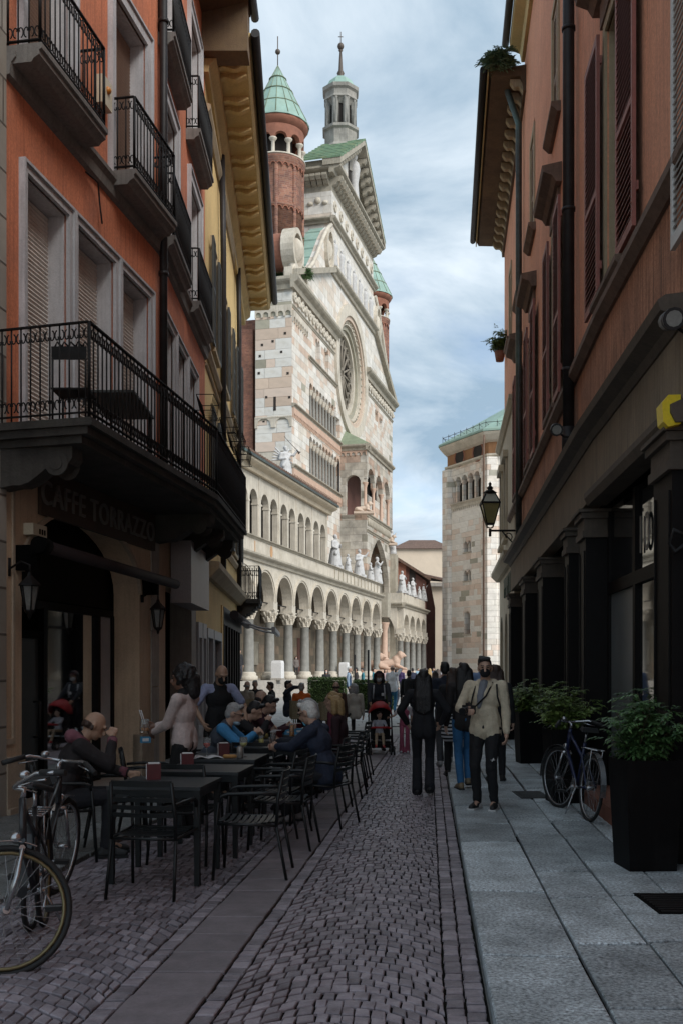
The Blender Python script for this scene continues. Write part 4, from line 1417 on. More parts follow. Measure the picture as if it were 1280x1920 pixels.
def shutter(win, fr, a, b, za, zb, pr, mtl, single=False, pitch=0.074, sub=None):
 """louvred leaf, hung flat against the wall at distance pr"""
 f_ = MB()
 w = 0.065
 f_.fb(fr, a, a + w, pr, pr + 0.04, za, zb).fb(fr, b - w, b, pr, pr + 0.04, za, zb)
 mid = za + (zb - za) * 0.40
 for z0, z1 in ((za, za + 0.10), (mid, mid + 0.075), (zb - 0.09, zb)):
  f_.fb(fr, a + w, b - w, pr, pr + 0.04, z0, z1)
 for z in (za + 0.35, zb - 0.35):       # hinges
  f_.fb(fr, a - 0.02, a + 0.03, pr - 0.02, pr + 0.0, z, z + 0.09)
 lf = f_.build('shutter', M[mtl], win)
 MB().fb(fr, a + w, b - w, pr + 0.002, pr + 0.008, za + 0.1, zb - 0.09).build('backing', M['shop_dark'], lf)  # near-black board painting in the shade between the slats
 W_ = b - a - 2 * w
 zs = []
 for z0, z1 in ((za + 0.10, mid), (mid + 0.075, zb - 0.09)):
  z = z0 + 0.03
  while z < z1 - 0.02:
   zs.append(z)
   z += pitch
 rot = math.atan2(fr.U[1], fr.U[0])
 if single:
  key = (round(W_, 3), mtl)
  if key not in _sl:
   o_ = slat_mesh(W_).build('slat', M[mtl])
   _sl[key] = o_.data
   bpy.data.objects.remove(o_)
  wl_ = wloc(lf)
  for z in zs:
   p = fr.P(a + w, pr + 0.02, z)
   inst('slat', _sl[key], lf, (p[0] - wl_.x, p[1] - wl_.y, p[2] - wl_.z), (0, 0, rot), (1, 1 if (-math.sin(rot) * fr.N[0] + math.cos(rot) * fr.N[1]) > 0 else -1, 1))
 else:
  s_ = MB()
  for z in zs:
   s_.sweep(fr, [(pr + 0.010, z + 0.014), (pr + 0.044, z - 0.018), (pr + 0.044, z - 0.008), (pr + 0.010, z + 0.022)], a + w, b - w)
  s_.build('slats', M[mtl], lf, stuff=True)
 return lf
def red_window(fr, a, b, za, zb, hood=True, single=False, mtl='shutter_maroon', leaf=None, closed=False):
 mb = MB()
 surround(mb, fr, a, b, za, zb, 0.13, 0.03, mould=False)
 e = 0.02
 mb.fb(fr, a, a + e, -0.36, -0.021, za, zb).fb(fr, b - e, b, -0.36, -0.021, za, zb).fb(fr, a + e, b - e, -0.36, -0.021, zb - e, zb)
 wd = mb.build('window', M['window_surround'], red)
 MB().fb(fr, a + e, b - e, -0.34, -0.33, za, zb - e).build('pane', M['glass_dark'], wd)
 fm = MB()
 c = (a + b) / 2
 fm.fb(fr, c - 0.04, c + 0.04, -0.33, -0.28, za, zb - e).fb(fr, a + e, a + e + 0.06, -0.33, -0.28, za, zb - e).fb(fr, b - e - 0.06, b - e, -0.33, -0.28, za, zb - e)
 fm.build('frame', M['shutter_tan'], wd)
 if hood:
  hb = MB()
  z0 = zb + 0.42
  hb.fb(fr, a - 0.2, b + 0.2, 0, 0.05, zb + 0.13, z0)
  hb.sweep(fr, [(0, z0), (0.10, z0), (0.16, z0 + 0.1), (0.30, z0 + 0.16), (0.32, z0 + 0.26), (0.0, z0 + 0.32)], a - 0.42, b + 0.42)
  hb.build('hood', M['sill_wood'], wd)
 sb = MB()
 sb.sweep(fr, [(0, za - 0.16), (0.06, za - 0.16), (0.16, za - 0.06), (0.16, za), (0, za + 0.01)], a - 0.28, b + 0.28)
 sb.build('sill', M['sill_wood'], wd)
 lw = leaf or (b - a) / 2 + 0.12
 if closed:
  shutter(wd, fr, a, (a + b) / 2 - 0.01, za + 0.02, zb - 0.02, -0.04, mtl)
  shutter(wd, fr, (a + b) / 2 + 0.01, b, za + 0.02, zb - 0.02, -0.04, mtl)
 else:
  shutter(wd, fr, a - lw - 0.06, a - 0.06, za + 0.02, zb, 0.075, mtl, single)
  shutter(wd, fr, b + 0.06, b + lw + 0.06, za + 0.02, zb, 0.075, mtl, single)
 return wd
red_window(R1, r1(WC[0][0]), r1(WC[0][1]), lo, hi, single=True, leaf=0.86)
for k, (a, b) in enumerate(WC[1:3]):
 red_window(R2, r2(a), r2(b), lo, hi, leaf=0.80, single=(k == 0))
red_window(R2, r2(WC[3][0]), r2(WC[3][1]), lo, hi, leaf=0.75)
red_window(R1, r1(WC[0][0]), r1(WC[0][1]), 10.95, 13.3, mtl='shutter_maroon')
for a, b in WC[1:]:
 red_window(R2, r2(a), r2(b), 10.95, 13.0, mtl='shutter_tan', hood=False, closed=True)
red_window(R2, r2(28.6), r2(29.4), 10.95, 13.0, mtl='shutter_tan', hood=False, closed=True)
# downpipes
dp = MB()
p = R2.P(r2(14.55), 0.13, 0)
dp.tube([(p[0], p[1], 5.05), (p[0], p[1], 16.0)], 0.085, 12)
for z in (5.9, 8.2, 10.8, 13.4):
 dp.tube([(p[0], p[1], z), (p[0], p[1], z + 0.05)], 0.10, 12)
dp.tube([(p[0], p[1], 4.75), (p[0], p[1], 5.1)], 0.098, 12)
dp.tube([(p[0], p[1], 4.78), (p[0] + 0.06, p[1] + 0.1, 4.62)], 0.10, 10)
dp.build('downpipe', M['pipe_dark'], red)
dp = MB()
p = R2.P(r2(24.3), 0.12, 0)
dp.tube([(p[0] - 0.30, p[1] - 0.1, 15.9), (p[0] - 0.28, p[1] - 0.1, 15.4), (p[0], p[1], 14.7), (p[0], p[1], 7.9), (p[0], p[1], 4.6)], 0.075, 10)
dp.build('downpipe', M['pipe_copper'], red)
# eaves: a shallow one, then the deep bracketed cornice of the next bay
ev = MB()
pr_ = [(-0.3, 16.0), (0.08, 16.0), (0.12, 16.2), (0.34, 16.3), (0.36, 16.5), (-0.3, 16.6)]
ev.sweep(R1, pr_, r1(6.5), 0)
ev.sweep(R2, pr_, 0, r2(24.0))
ev.build_split('eave', M['ochre_cornice'], red)
gt = MB().tube([R1.P(r1(6.5), 0.45, 16.55), R1.P(0, 0.45, 16.55), R2.P(r2(24.1), 0.45, 16.5)], 0.085, 10)
gt.build('gutter', M['gutter'], red)
def bslope(u):
 return 15.45 - 0.04 * (u - r2(23.6))
cm = MB()
prof = [(-0.3, -0.35), (0.06, -0.35), (0.08, -0.1), (0.14, 0.0), (0.80, 0.04), (0.86, 0.16), (-0.3, 0.3)]
k = len(prof)
A_, B_ = r2(23.6), r2(32.3)
pts = [R2.P(A_, n, bslope(A_) + z) for n, z in prof] + [R2.P(B_, n, bslope(B_) + z) for n, z in prof]
cm.add(pts, [tuple(range(k - 1, -1, -1)), tuple(range(k, 2 * k))] + [(i, (i + 1) % k, (i + 1) % k + k, i + k) for i in range(k)])
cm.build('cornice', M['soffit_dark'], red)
fb_ = MB()
fb_.hexa([R2.P(A_, 0.861, bslope(A_) + 0.02), R2.P(B_, 0.861, bslope(B_) + 0.02), R2.P(B_, 0.89, bslope(B_) + 0.02), R2.P(A_, 0.89, bslope(A_) + 0.02),
   R2.P(A_, 0.861, bslope(A_) + 0.2), R2.P(B_, 0.861, bslope(B_) + 0.2), R2.P(B_, 0.89, bslope(B_) + 0.2), R2.P(A_, 0.89, bslope(A_) + 0.2)])
fb_.build('fascia', M['fascia_gold'], red)
gt = MB().tube([R2.P(A_, 0.98, bslope(A_) + 0.2), R2.P(B_, 0.98, bslope(B_) + 0.2)], 0.09, 10)
gt.build('gutter', M['gutter'], red)
br = MB()
for i in range(7):
 t0, t1 = i / 7, (i + 1) / 7
 def bz(t):
  return -0.30 + 0.26 * t + 0.05 * math.sin(t * 6.3)
 br.hexa([(0.06 + 0.3 * t0, -0.08, bz(t0)), (0.06 + 0.3 * t1, -0.08, bz(t1)), (0.06 + 0.3 * t1, 0.08, bz(t1)), (0.06 + 0.3 * t0, 0.08, bz(t0)),
    (0.06 + 0.3 * t0, -0.08, 0.02), (0.06 + 0.3 * t1, -0.08, 0.02), (0.06 + 0.3 * t1, 0.08, 0.02), (0.06 + 0.3 * t0, 0.08, 0.02)])
bo = br.build('bracket', M['window_surround'])
ang = math.atan2(R2.N[1], R2.N[0])
u = A_ + 0.2
wl = wloc(red)
while u < B_ - 0.1:
 p = R2.P(u, 0, bslope(u))
 inst('bracket', bo.data, red, (p[0] - wl.x, p[1] - wl.y, p[2] - wl.z), (0, 0, ang))
 u += 0.52
bpy.data.objects.remove(bo)
# shop fronts: pilasters, capitals, fascia, cornice
EB, ET = 3.72, 4.32
sf = MB()
sf.fb(R1, r1(7.95), 0, -0.05, 0.16, EB, ET)
sf.fb(R2, 0, r2(26.6), -0.05, 0.16, EB - 0.05, ET)
sf.build_split('shop_fascia', M['shop_fascia'], red)
sc = MB()
prof = [(0.0, ET), (0.18, ET), (0.22, ET + 0.07), (0.34, ET + 0.12), (0.36, ET + 0.20), (0.30, ET + 0.24), (0.0, ET + 0.27)]
sc.sweep(R1, prof, r1(7.92), 0.0)
sc.sweep(R2, prof, 0.0, r2(26.7))
prof = [(0.0, EB - 0.16), (0.22, EB - 0.16), (0.26, EB - 0.08), (0.26, EB - 0.02), (0.17, EB + 0.02), (0.0, EB + 0.02)]
sc.sweep(R1, prof, r1(7.92), 0.0)
sc.build_split('shop_cornice', M['shop_trim'], red)
def pilaster(fr, a, b, trim='shop_trim', pr=0.20):
 mb = MB()
 mb.fb(fr, a, b, -0.2, pr, 0, EB - 0.5)
 e = 0.06
 for x0, x1 in ((a + e, a + e + 0.025), (b - e - 0.025, b - e)):
  mb.fb(fr, x0, x1, pr, pr + 0.014, 0.4, EB - 0.65)
 mb.fb(fr, a - 0.03, b + 0.03, -0.2, pr + 0.03, 0, 0.35)
 p_ = mb.build('pilaster', M['shop_wood'], red)
 cp = MB()
 for i, (z, w) in enumerate(((EB - 0.5, 0.04), (EB - 0.42, 0.02), (EB - 0.27, 0.06), (EB - 0.2, 0.09))):
  cp.fb(fr, a - w, b + w, -0.2, pr + w, z + 0.001 * i, z + (0.08, 0.15, 0.07, 0.04)[i])
 cp.build('capital', M[trim], p_)
for fr, Y0, Y1 in ((R1, 8.12, 8.75), (R2, 12.3, 12.85), (R2, 13.95, 14.4), (R2, 17.6, 18.5), (R2, 21.3, 22.2), (R2, 25.9, 26.6)):
 pilaster(fr, fr.uY(Y0), fr.uY(Y1))
rc = MB()
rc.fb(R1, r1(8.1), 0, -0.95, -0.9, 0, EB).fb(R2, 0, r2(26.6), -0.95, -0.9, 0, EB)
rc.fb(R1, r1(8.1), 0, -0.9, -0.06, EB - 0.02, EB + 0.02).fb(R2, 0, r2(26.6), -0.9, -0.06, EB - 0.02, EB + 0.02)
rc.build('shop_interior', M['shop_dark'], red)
for fr, Y0, Y1 in ((R2, 14.4, 17.6), (R2, 18.5, 21.3), (R2, 22.2, 25.9), (R2, 12.85, 13.95)):
 a, b = fr.uY(Y0), fr.uY(Y1)
 f_ = MB()
 c = (a + b) / 2
 for x in (a, c - 0.03, b - 0.06):
  f_.fb(fr, x, x + 0.06, -0.22, -0.16, 0, EB - 0.15)
 f_.fb(fr, a, b, -0.23, -0.165, 0, 0.5)
 f_.fb(fr, a, b, -0.23, -0.165, 2.7, 2.78)
 s_ = f_.build('shop_window', M['shop_wood'], red)
 MB().fb(fr, a + 0.06, b - 0.06, -0.205, -0.195, 0.5, EB - 0.16).build('pane', M['glass_dark'], s_)
# the shop door bay: glass door ajar with a window beside it, numerals painted on the fanlight
f_ = MB()
a, m1, b, dq = r1(8.75), r1(10.72), r2(12.3), -0.08
f_.fb(R1, a, a + 0.08, dq - 0.06, dq + 0.02, 0, EB - 0.16).fb(R1, m1, m1 + 0.12, dq - 0.06, dq + 0.02, 0, EB - 0.16).fb(R2, b - 0.08, b, dq - 0.06, dq + 0.02, 0, EB - 0.16)
f_.fb(R1, a + 0.08, m1, dq - 0.06, dq + 0.02, 2.52, 2.66).fb(R1, m1 + 0.12, 0.25, dq - 0.06, dq + 0.02, 2.52, 2.66).fb(R1, a + 0.08, m1, dq - 0.06, dq + 0.02, 0.0, 0.55)
dsh = f_.build('shop_window', M['shop_wood'], red)
MB().fb(R1, a + 0.08, m1, dq - 0.03, dq - 0.02, 0.55, 2.52).fb(R1, a + 0.08, m1, dq - 0.03, dq - 0.02, 2.66, EB - 0.16).build('pane', M['shop_mirror'], dsh)
MB().fb(R1, m1 + 0.12, 0.22, dq - 0.03, dq - 0.02, 2.66, EB - 0.16).build('pane', M['glass_dark'], dsh)
MB().fb(R1, m1 + 0.12, 0.22, dq - 0.03, dq - 0.02, 0.1, 2.52).build('frosted_door', M['frosted'], dsh)
cu = bpy.data.curves.new('lettering', 'FONT')
cu.body = '10'
cu.size = 0.56
cu.extrude = 0.004
to = text_mesh(cu)
to.parent = dsh
to.data.materials.append(M['letter_grey'])
to.location = Vector(R1.P(r1(10.68), dq + 0.0, 2.83)) - wloc(dsh)
to.rotation_euler = (math.pi / 2, 0, R1.ang() + math.pi)
MB().fb(R1, r1(9.6), 0.3, -0.2, 0.30, PV - 0.02, PV + 0.16).build('doorstep', M['red_door_sill'], red)
MB().fb(R1, r1(6.5), r1(8.08), -0.25, 0.10, 0.0, 4.45).build('corner_pier', M['pink_pier'], red)
# cream stone-faced stretch past the shops, arched ground floor
cream = thing('stone_house', 'cream stone-faced house with tall arches beyond the shop fronts', 'building', R2.P(r2(29), 0.1, 0))
cm = MB()
c0, c1 = r2(26.75), r2(33.6)
n_ar = 3
for i in range(n_ar):
 a = c0 + (c1 - c0) * i / n_ar
 b = c0 + (c1 - c0) * (i + 1) / n_ar
 cm.archbay(R2, a, b, 2.6, 4.5, -0.4, 0.06, pad=0.45, seg=10, z0=0.0)
cm.fb(R2, c0, c1, -0.4, 0.05, 4.5, 8.9)
cm.fb(R2, c1 - 0.05, c1, -5, -0.4, 0, 8.9)
cm.build('wall', M['cream_render'], cream)
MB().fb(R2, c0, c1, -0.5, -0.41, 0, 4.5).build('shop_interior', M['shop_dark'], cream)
s_ = MB()
for z, p_, h in ((4.5, 0.34, 0.28), (8.7, 0.2, 0.2)):
 s_.sweep(R2, [(0.05, z), (p_ * 0.5, z), (p_, z + h * 0.6), (p_, z + h), (0.05, z + h)], c0, c1)
s_.build_split('cornice', M['cream_render'], cream)
for Y_ in (29.6, 31.8):
 a, b = r2(Y_), r2(Y_ + 0.8)
 f_ = MB()
 f_.fb(R2, a - 0.12, a, 0.05, 0.12, 5.5, 7.8).fb(R2, b, b + 0.12, 0.05, 0.12, 5.5, 7.8).fb(R2, a - 0.2, b + 0.2, 0.05, 0.2, 7.8, 8.0).fb(R2, a - 0.2, b + 0.2, 0.05, 0.18, 5.38, 5.5)
 w__ = f_.build('window', M['cream_render'], cream)
 MB().fb(R2, a, b, 0.05, 0.055, 5.5, 7.8).build('pane', M['glass_dark'], w__)
lt = thing('shop_lettering', 'strip of dark green raised shop letters under the cream cornice', 'sign', R2.P(r2(28), 0.1, 4))
u = r2(27.1)
while u < r2(30.6):
 q = MB()
 q.fb(R2, u, u + 0.05, 0.07, 0.12, 3.75, 4.3)
 q.fb(R2, u + 0.05, u + 0.22, 0.07, 0.12, rng.choice((3.75, 4.0, 4.22)), 4.3 if rng.random() < 0.4 else 4.28)
 q.build('letter', M['green_letters'], lt)
 u += 0.36
# street lantern on its wall bracket
lan = thing('street_lantern', 'old street lantern on a scrolled iron wall bracket', 'lantern', (3.80, 26.0, 5.2))
lx, ly, lz = 3.80, 26.0, 5.28
wx = R2.P(r2(26.0), 0.0, 0)
a_ = MB()
a_.tube([(lx, ly, lz - 0.05), (lx, ly, lz - 0.25)], 0.035, 8)
a_.tube([(lx - 0.02, ly, lz - 0.10), (wx[0], wx[1], lz - 0.10)], 0.026, 8)
a_.tube([(wx[0] - 0.05, wx[1], lz - 0.55), (wx[0] - 0.2, wx[1], lz - 0.35), (wx[0] - 0.35, wx[1], lz - 0.2), (wx[0] - 0.42, wx[1], lz - 0.12)], 0.018, 6)
pts = []
for i in range(16):
 t_ = i / 15
 an = -1.2 + 5.2 * t_
 rr = 0.12 - 0.07 * t_
 pts.append((wx[0] - 0.27 + rr * math.cos(an), wx[1], lz - 0.25 + rr * math.sin(an)))
a_.tube(pts, 0.014, 6)
a_.tube([(wx[0] - 0.03, wx[1], lz - 0.65), (wx[0] - 0.03, wx[1], lz + 0.1)], 0.03, 8)
a_.build('bracket', M['iron'], lan)
c_ = MB()
for k in range(4):
 an = math.pi * (k / 2 + 0.25)
 ca_, sa_ = math.cos(an), math.sin(an)
 c_.tube([(lx + 0.13 * ca_, ly + 0.13 * sa_, lz + 0.06), (lx + 0.31 * ca_, ly + 0.31 * sa_, lz + 0.57)], 0.017, 6)
 c_.tube([(lx + 0.32 * ca_, ly + 0.32 * sa_, lz + 0.6), (lx + 0.17 * ca_, ly + 0.17 * sa_, lz + 0.83)], 0.016, 6)
 c_.tube([(lx + 0.0, ly, lz - 0.03), (lx + 0.10 * ca_, ly + 0.1 * sa_, lz - 0.02), (lx + 0.13 * ca_, ly + 0.13 * sa_, lz + 0.07)], 0.012, 6)
for r_, z_ in ((0.33, 0.57), (0.135, 0.05), (0.18, 0.83)):
 c_.lathe([(r_ - 0.02, z_), (r_ + 0.012, z_), (r_ + 0.012, z_ + 0.04), (r_ - 0.02, z_ + 0.04)], (lx, ly, lz), n=4, sm=False, a0=math.pi / 4)
c_.lathe([(0.19, 0.87), (0.10, 0.93), (0.06, 0.95), (0.09, 1.0), (0.05, 1.03), (0.03, 1.06), (0.045, 1.1), (0.0, 1.16)], (lx, ly, lz), n=8)
c_.build('frame', M['iron'], lan)
mat('lamp_glass', (0.34, 0.30, 0.13), 0.25, 0.25, 3, spec=0.5)
mat('lamp_glass_top', (0.50, 0.50, 0.42), 0.25, 0.1, 3)
MB().lathe([(0.125, 0.08), (0.30, 0.57)], (lx, ly, lz), n=4, sm=False, a0=math.pi / 4).build('pane', M['lamp_glass'], lan)
MB().lathe([(0.30, 0.62), (0.165, 0.83)], (lx, ly, lz), n=4, sm=False, a0=math.pi / 4).build('pane', M['lamp_glass_top'], lan)
def spotlight(p, fr, lab):
 t_ = thing('security_camera', lab, 'camera', p)
 n = Vector((fr.N[0], fr.N[1], 0))
 MB().tube([-n * 0.42 + Vector((0, 0, -0.12)), -n * 0.1 + Vector((0, 0, -0.10)), Vector((0, 0, -0.02))], 0.015, 6).build('arm', M['iron'], t_, local=True)
 d = Vector((-0.15, -0.9, -0.25)).normalized()
 MB().tube([-d * 0.16, d * 0.12], 0.075, 12).tube([d * 0.12, d * 0.16], 0.083, 12).build('housing', M['pipe_dark'], t_, local=True)
 MB().tube([d * 0.161, d * 0.165], 0.06, 12).build('lens', M['marble_grey'], t_, local=True)
spotlight(R2.P(r2(13.3), 0.44, 4.78), R2, 'cylindrical camera on an arm above the shop cornice below the thick downpipe')
spotlight(R1.P(r1(7.75), 0.30, 4.30), R1, 'round dark floodlight high on the wall above the yellow siren box')
sb = thing('siren_box', 'bright yellow alarm siren box at the end of the shop fascia', 'alarm', R1.P(r1(8.05), 0.3, 3.6))
yb = MB()
ya, yc = r1(7.95), r1(8.14)
yb.sweep(R1, [(0.175, 3.55), (0.27, 3.53), (0.31, 3.57), (0.32, 3.72), (0.27, 3.78), (0.175, 3.78)], ya, yc)
yb.build('case', M['yellow_plastic'], sb)
MB().fb(R1, r1(8.0), r1(8.08), 0.161, 0.174, 3.6, 3.72).build('bracket', M['iron'], sb)
hk = MB().tube([R1.P(r1(7.98), 0.10, 2.66), R1.P(r1(7.98), 0.22, 2.72), R1.P(r1(8.03), 0.24, 2.62), R1.P(r1(8.0), 0.2, 2.55), R1.P(r1(7.96), 0.14, 2.6)], 0.02, 6)
tag(hk.build('wall_hook', M['iron']), 'black curled iron hook on the pink corner pier', 'hook')
# white shutter of the house beside the camera
nb2 = thing('corner_house', 'house edge with a white louvred shutter', 'building', R1.P(r1(7.9), 0.2, 0))
MB().fb(R1, r1(5), r1(7.3), -4, 0.12, 4.4, 15).build('wall', M['brick_red_stucco'], nb2)
f_ = MB()
f_.fb(R1, r1(8.36), r1(8.42), 0.10, 0.14, 5.1, 8.0)
f_.fb(R1, r1(7.6), r1(8.36), 0.10, 0.14, 5.1, 5.2)
f_ = f_.build('shutter', M['shutter_white'], nb2)
s_ = MB()
z = 5.22
while z < 8.0:
 s_.sweep(R1, [(0.10, z + 0.022), (0.105, z + 0.026), (0.138, z - 0.018), (0.13, z - 0.024)], r1(7.6), r1(8.36))
 z += 0.06
s_.build('slats', M['shutter_white'], f_, stuff=True)
# unseen house added behind the viewpoint to keep the sun off the street
bk2 = thing('shade_house', 'plain brown house added out of view to shade the street', 'house', (5, -8, 0))
wb = MB()
RB = FR(2.75, 5.0, 0.06, side=-1)
wb.fb(RB, -10, RB.uY(6.45), -5, 0, 0, 15.5)
wb.build('wall', M['brick_red_stucco'], bk2)
for u_ in (-9, -6, -2):
 for z_ in (1.0, 5.2, 9.4):
  MB().fb(RB, u_, u_ + 1.1, 0.002, 0.03, z_, z_ + 2.1).build('window', M['shutter_maroon'], bk2)
# ------------------------------------------------------------------ the cathedral
CH = FR(-5.48, 60.0, 0.258)
FW = -4.5
def n_at(fr, u, px):
 r = (px - CX) / FOC
 a = fr.o[0] + fr.U[0] * u - r * (fr.o[1] + fr.U[1] * u)
 return -a / (fr.N[0] - r * fr.N[1])
def Uf(px):
 return CH.u(px, FW)
def Zf(px, py, n=FW):
 return CH.hit(px, py, n)[1]
church = thing('cathedral', 'white and pink marble cathedral front with rose window, galleries and brick turrets', 'cathedral', CH.P(15, -4, 0))
uL, uR = Uf(548), Uf(735)
zw = (Zf(561, 524) + Zf(640, 638) + Zf(681, 702) + Zf(735, 768)) / 4
zm = (Zf(624, 505) + Zf(699, 622)) / 2
zfr = (Zf(621.7, 407.7) + Zf(696.7, 537.8)) / 2
zco = (Zf(631, 374) + Zf(706, 505)) / 2
zev = (Zf(640, 349) + Zf(716, 496)) / 2
uA0, uA1 = Uf(622), Uf(699)
nS = n_at(CH, uL, 479)            # far edge of the flank
nA = n_at(CH, uA0, 570)           # depth of the attic
print('church', 'u', round(uL, 1), round(uR, 1), 'z', [round(v, 1) for v in (zw, zm, zfr, zco, zev)], 'attic', round(uA0, 1), round(uA1, 1), 'flank', round(nS, 1), round(nA, 1))
SS = FR(*CH.P(uL, 0, 0)[:2], *CH.N, side=1)
# rose
ro_c = Uf(657.5)
ro_z = Zf(657.5, 699)
ro_r = (Uf(682) - Uf(633)) / 2
ro_r2 = (Zf(660, 587) - Zf(658, 811)) / 2
RR = (ro_r + ro_r2) / 2
print('rose', ro_r, ro_r2)
g1 = (Uf(580), Uf(637))
z1b, z1s = Zf(583, 785), Zf(583, 729)
z2b, z2s = Zf(583, 892), Zf(583, 829)
g3 = (Uf(675), Uf(716))
NCOL = 10
sp1 = (g1[1] - g1[0]) / NCOL
ops = [(g1[0], g1[1], z1b, z1s + sp1 / 2), (g1[0], g1[1], z2b, z2s + sp1 / 2), (ro_c - RR, ro_c + RR, ro_z - RR, ro_z + RR), (g3[0], g3[1], z1b - 3, z1b)]
bif = []
for px, yt, yb in ((596, 636, 684), (612, 653, 703), (705, 768, 790), (713, 783, 806)):
 c = Uf(px)
 zt, zb = Zf(px, yt), Zf(px, yb)
 bif.append((c, zb, zt))
 ops.append((c - 0.75, c + 0.75, zb, zt))
fw_ = MB()
wall_open(fw_, CH, uL, uR, 0, zw, FW - 0.7, FW, [o for o in ops])
# raking half gables and centre
ctop = [(uL + 0.4, zw), (uR - 0.4, zw)]
fw2 = MB()
wall_open(fw2, CH, uA0, uA1, zw, zm, FW - 0.7, FW, [(ro_c - RR, ro_c + RR, ro_z - RR, ro_z + RR)])
fw2.prism(CH, [(uL + 0.2, zw), (uA0, zw), (uA0, zm), (uL + 0.2, zw + (zm - zw) * 0.12)], FW - 0.7, FW)
fw2.prism(CH, [(uA1, zw), (uR - 0.2, zw), (uR - 0.2, zw + (zm - zw) * 0.1), (uA1, zm)], FW - 0.7, FW)
# arches over the galleries, rose spandrels
for z_ in (z1s, z2s):
 for i in range(NCOL):
  fw_.archbay(CH, g1[0] + sp1 * i, g1[0] + sp1 * (i + 1), z_, z_ + sp1 / 2, FW - 0.5, FW - 0.002, pad=0.03, seg=6)
k3 = 9
sp3 = (g3[1] - g3[0]) / k3
for i in range(k3):
 fw_.archbay(CH, g3[0] + sp3 * i, g3[0] + sp3 * (i + 1), z1b - sp3 / 2, z1b, FW - 0.5, FW - 0.002, pad=0.03, seg=6)
for c, zb, zt in bif:
 for s_ in (-1, 1):
  fw_.archbay(CH, c + (0 if s_ > 0 else -0.75), c + (0.75 if s_ > 0 else 0), zt - 0.36, zt, FW - 0.5, FW - 0.002, pad=0.06, seg=6)
 fw_.fb(CH, c - 0.08, c + 0.08, FW - 0.4, FW - 0.15, zb, zt - 0.3)
def corner_fill(mb, zs):
 N_ = 40
 for i in range(N_):
  x0 = ro_c - RR + 2 * RR * i / N_
  x1 = ro_c - RR + 2 * RR * (i + 1) / N_
  def hh(x):
   return math.sqrt(max(0, RR * RR - (x - ro_c) ** 2))
  for sg in (1, -1):
   za0, za1 = ro_z + sg * hh(x0), ro_z + sg * hh(x1)
   zt = ro_z + sg * RR
   q = [(x0, za0), (x1, za1), (x1, zt), (x0, zt)]
   if sg < 0:
    q = [(x0, zt), (x1, zt), (x1, za1), (x0, za0)]
   if abs(q[0][1] - q[3][1]) + abs(q[1][1] - q[2][1]) < 1e-4:
    continue
   mb.prism(CH, q, FW - 0.7, FW)
cf = MB()
corner_fill(cf, 0)
fwall = fw_.build('front_wall', M['church_block'], church, uv=CH)
fw2.build('gable_wall', M['church_clean'], church, uv=CH)
cf.build('rose_spandrel', M['church_clean'], church, uv=CH)
# core behind the openings
MB().fb(CH, uL + 0.05, uR, nS + 0.5, FW - 1.7, 0, zw).fb(CH, uA0 + 0.05, uA1 - .05, nA, FW - 1.7, zw, zfr).build('core', M['void_dark'], church)
# flank with its coursed blocks
fl = MB().fb(CH, uL, uL + 1.5, nS, FW - 0.7, 0, zw)
fl.build('flank_wall', M['marble'], church)
_cube = MB().box(0, 1, 0, 1, 0, 1)
cubes = {}
for nm in ('stone_white', 'stone_pink', 'stone_olive', 'stone_rose', 'bapt_white', 'bapt_pink', 'bapt_olive', 'bapt_rose'):
 o_ = _cube.build('stone_block', M[nm])
 cubes[nm] = o_.data
 bpy.data.objects.remove(o_)
def block_rows(parent, fr, u0, u1, z0, z1, bh, bw, plan, n0=-0.05, holes=(), seed=1, cap=300, gap=0.012, pre='stone_'):
 """coursed blocks, each an object; plan(row height fraction) gives the tone odds"""
 rg = random.Random(seed)
 rot = fr.ang()
 wl_ = wloc(parent)
 z = z0
 cnt = 0
 while z < z1 - 0.1:
  h = min(bh * rg.uniform(0.85, 1.15), z1 - z)
  u = u0
  rowt = plan((z - z0) / (z1 - z0), rg)
  while u < u1 - 0.05:
   w = bw * rg.uniform(0.55, 1.5)
   if u1 - u - w < bw * 0.4:
    w = u1 - u
   t_ = rowt if rg.random() < 0.68 else rg.choices(('stone_white', 'stone_rose', 'stone_pink', 'stone_olive'), (6, 2.5, 2, 0.8))[0]
   pieces = [(u, u + w, z, z + h)]
   for a, b, c, d in holes:
    nx = []
    for p in pieces:
     if p[1] <= a or p[0] >= b or p[3] <= c or p[2] >= d:
      nx.append(p)
     else:
      if p[0] < a:
       nx.append((p[0], a, p[2], p[3]))
      if p[1] > b:
       nx.append((b, p[1], p[2], p[3]))
    pieces = nx
   for p in pieces:
    if p[1] - p[0] < 0.08 or cnt >= cap:
     continue
    pr = rg.uniform(0.015, 0.045)
    q = fr.P(p[0] + gap, n0, p[2] + gap)
    sgn_ = 1
    # local y must run outwards: flip with a negative scale when needed
    ny = (-math.sin(rot) * fr.N[0] + math.cos(rot) * fr.N[1])
    o = inst('stone_block', cubes[t_.replace('stone_', pre)], parent, (q[0] - wl_.x, q[1] - wl_.y, q[2] - wl_.z), (0, 0, rot), (p[1] - p[0] - 2 * gap, (pr - n0) * (1 if ny > 0 else -1), p[3] - p[2] - 2 * gap))
    cnt += 1
   u += w
  z += h
def plan_flank(f, rg):
 return rg.choices(('stone_white', 'stone_rose', 'stone_pink', 'stone_olive'), (5, 1.5, 2.6, 0.5) if f > 0.3 else (9, 1, 0.4, 0.1))[0]
zf0, zf1 = SS.hit(520, 868, FW)[1], SS.hit(520, 600, FW)[1]
block_rows(church, SS, nS + 0.02, FW - 0.02, zf0, zf1 - 1.3, 0.78, 1.35, plan_flank, seed=5, cap=120)
block_rows(church, SS, nS + 0.02, FW - 0.02, zf1 - 1.3, zf1 - 0.05, 0.62, 1.35, lambda f, rg: 'stone_olive', seed=8, cap=20)
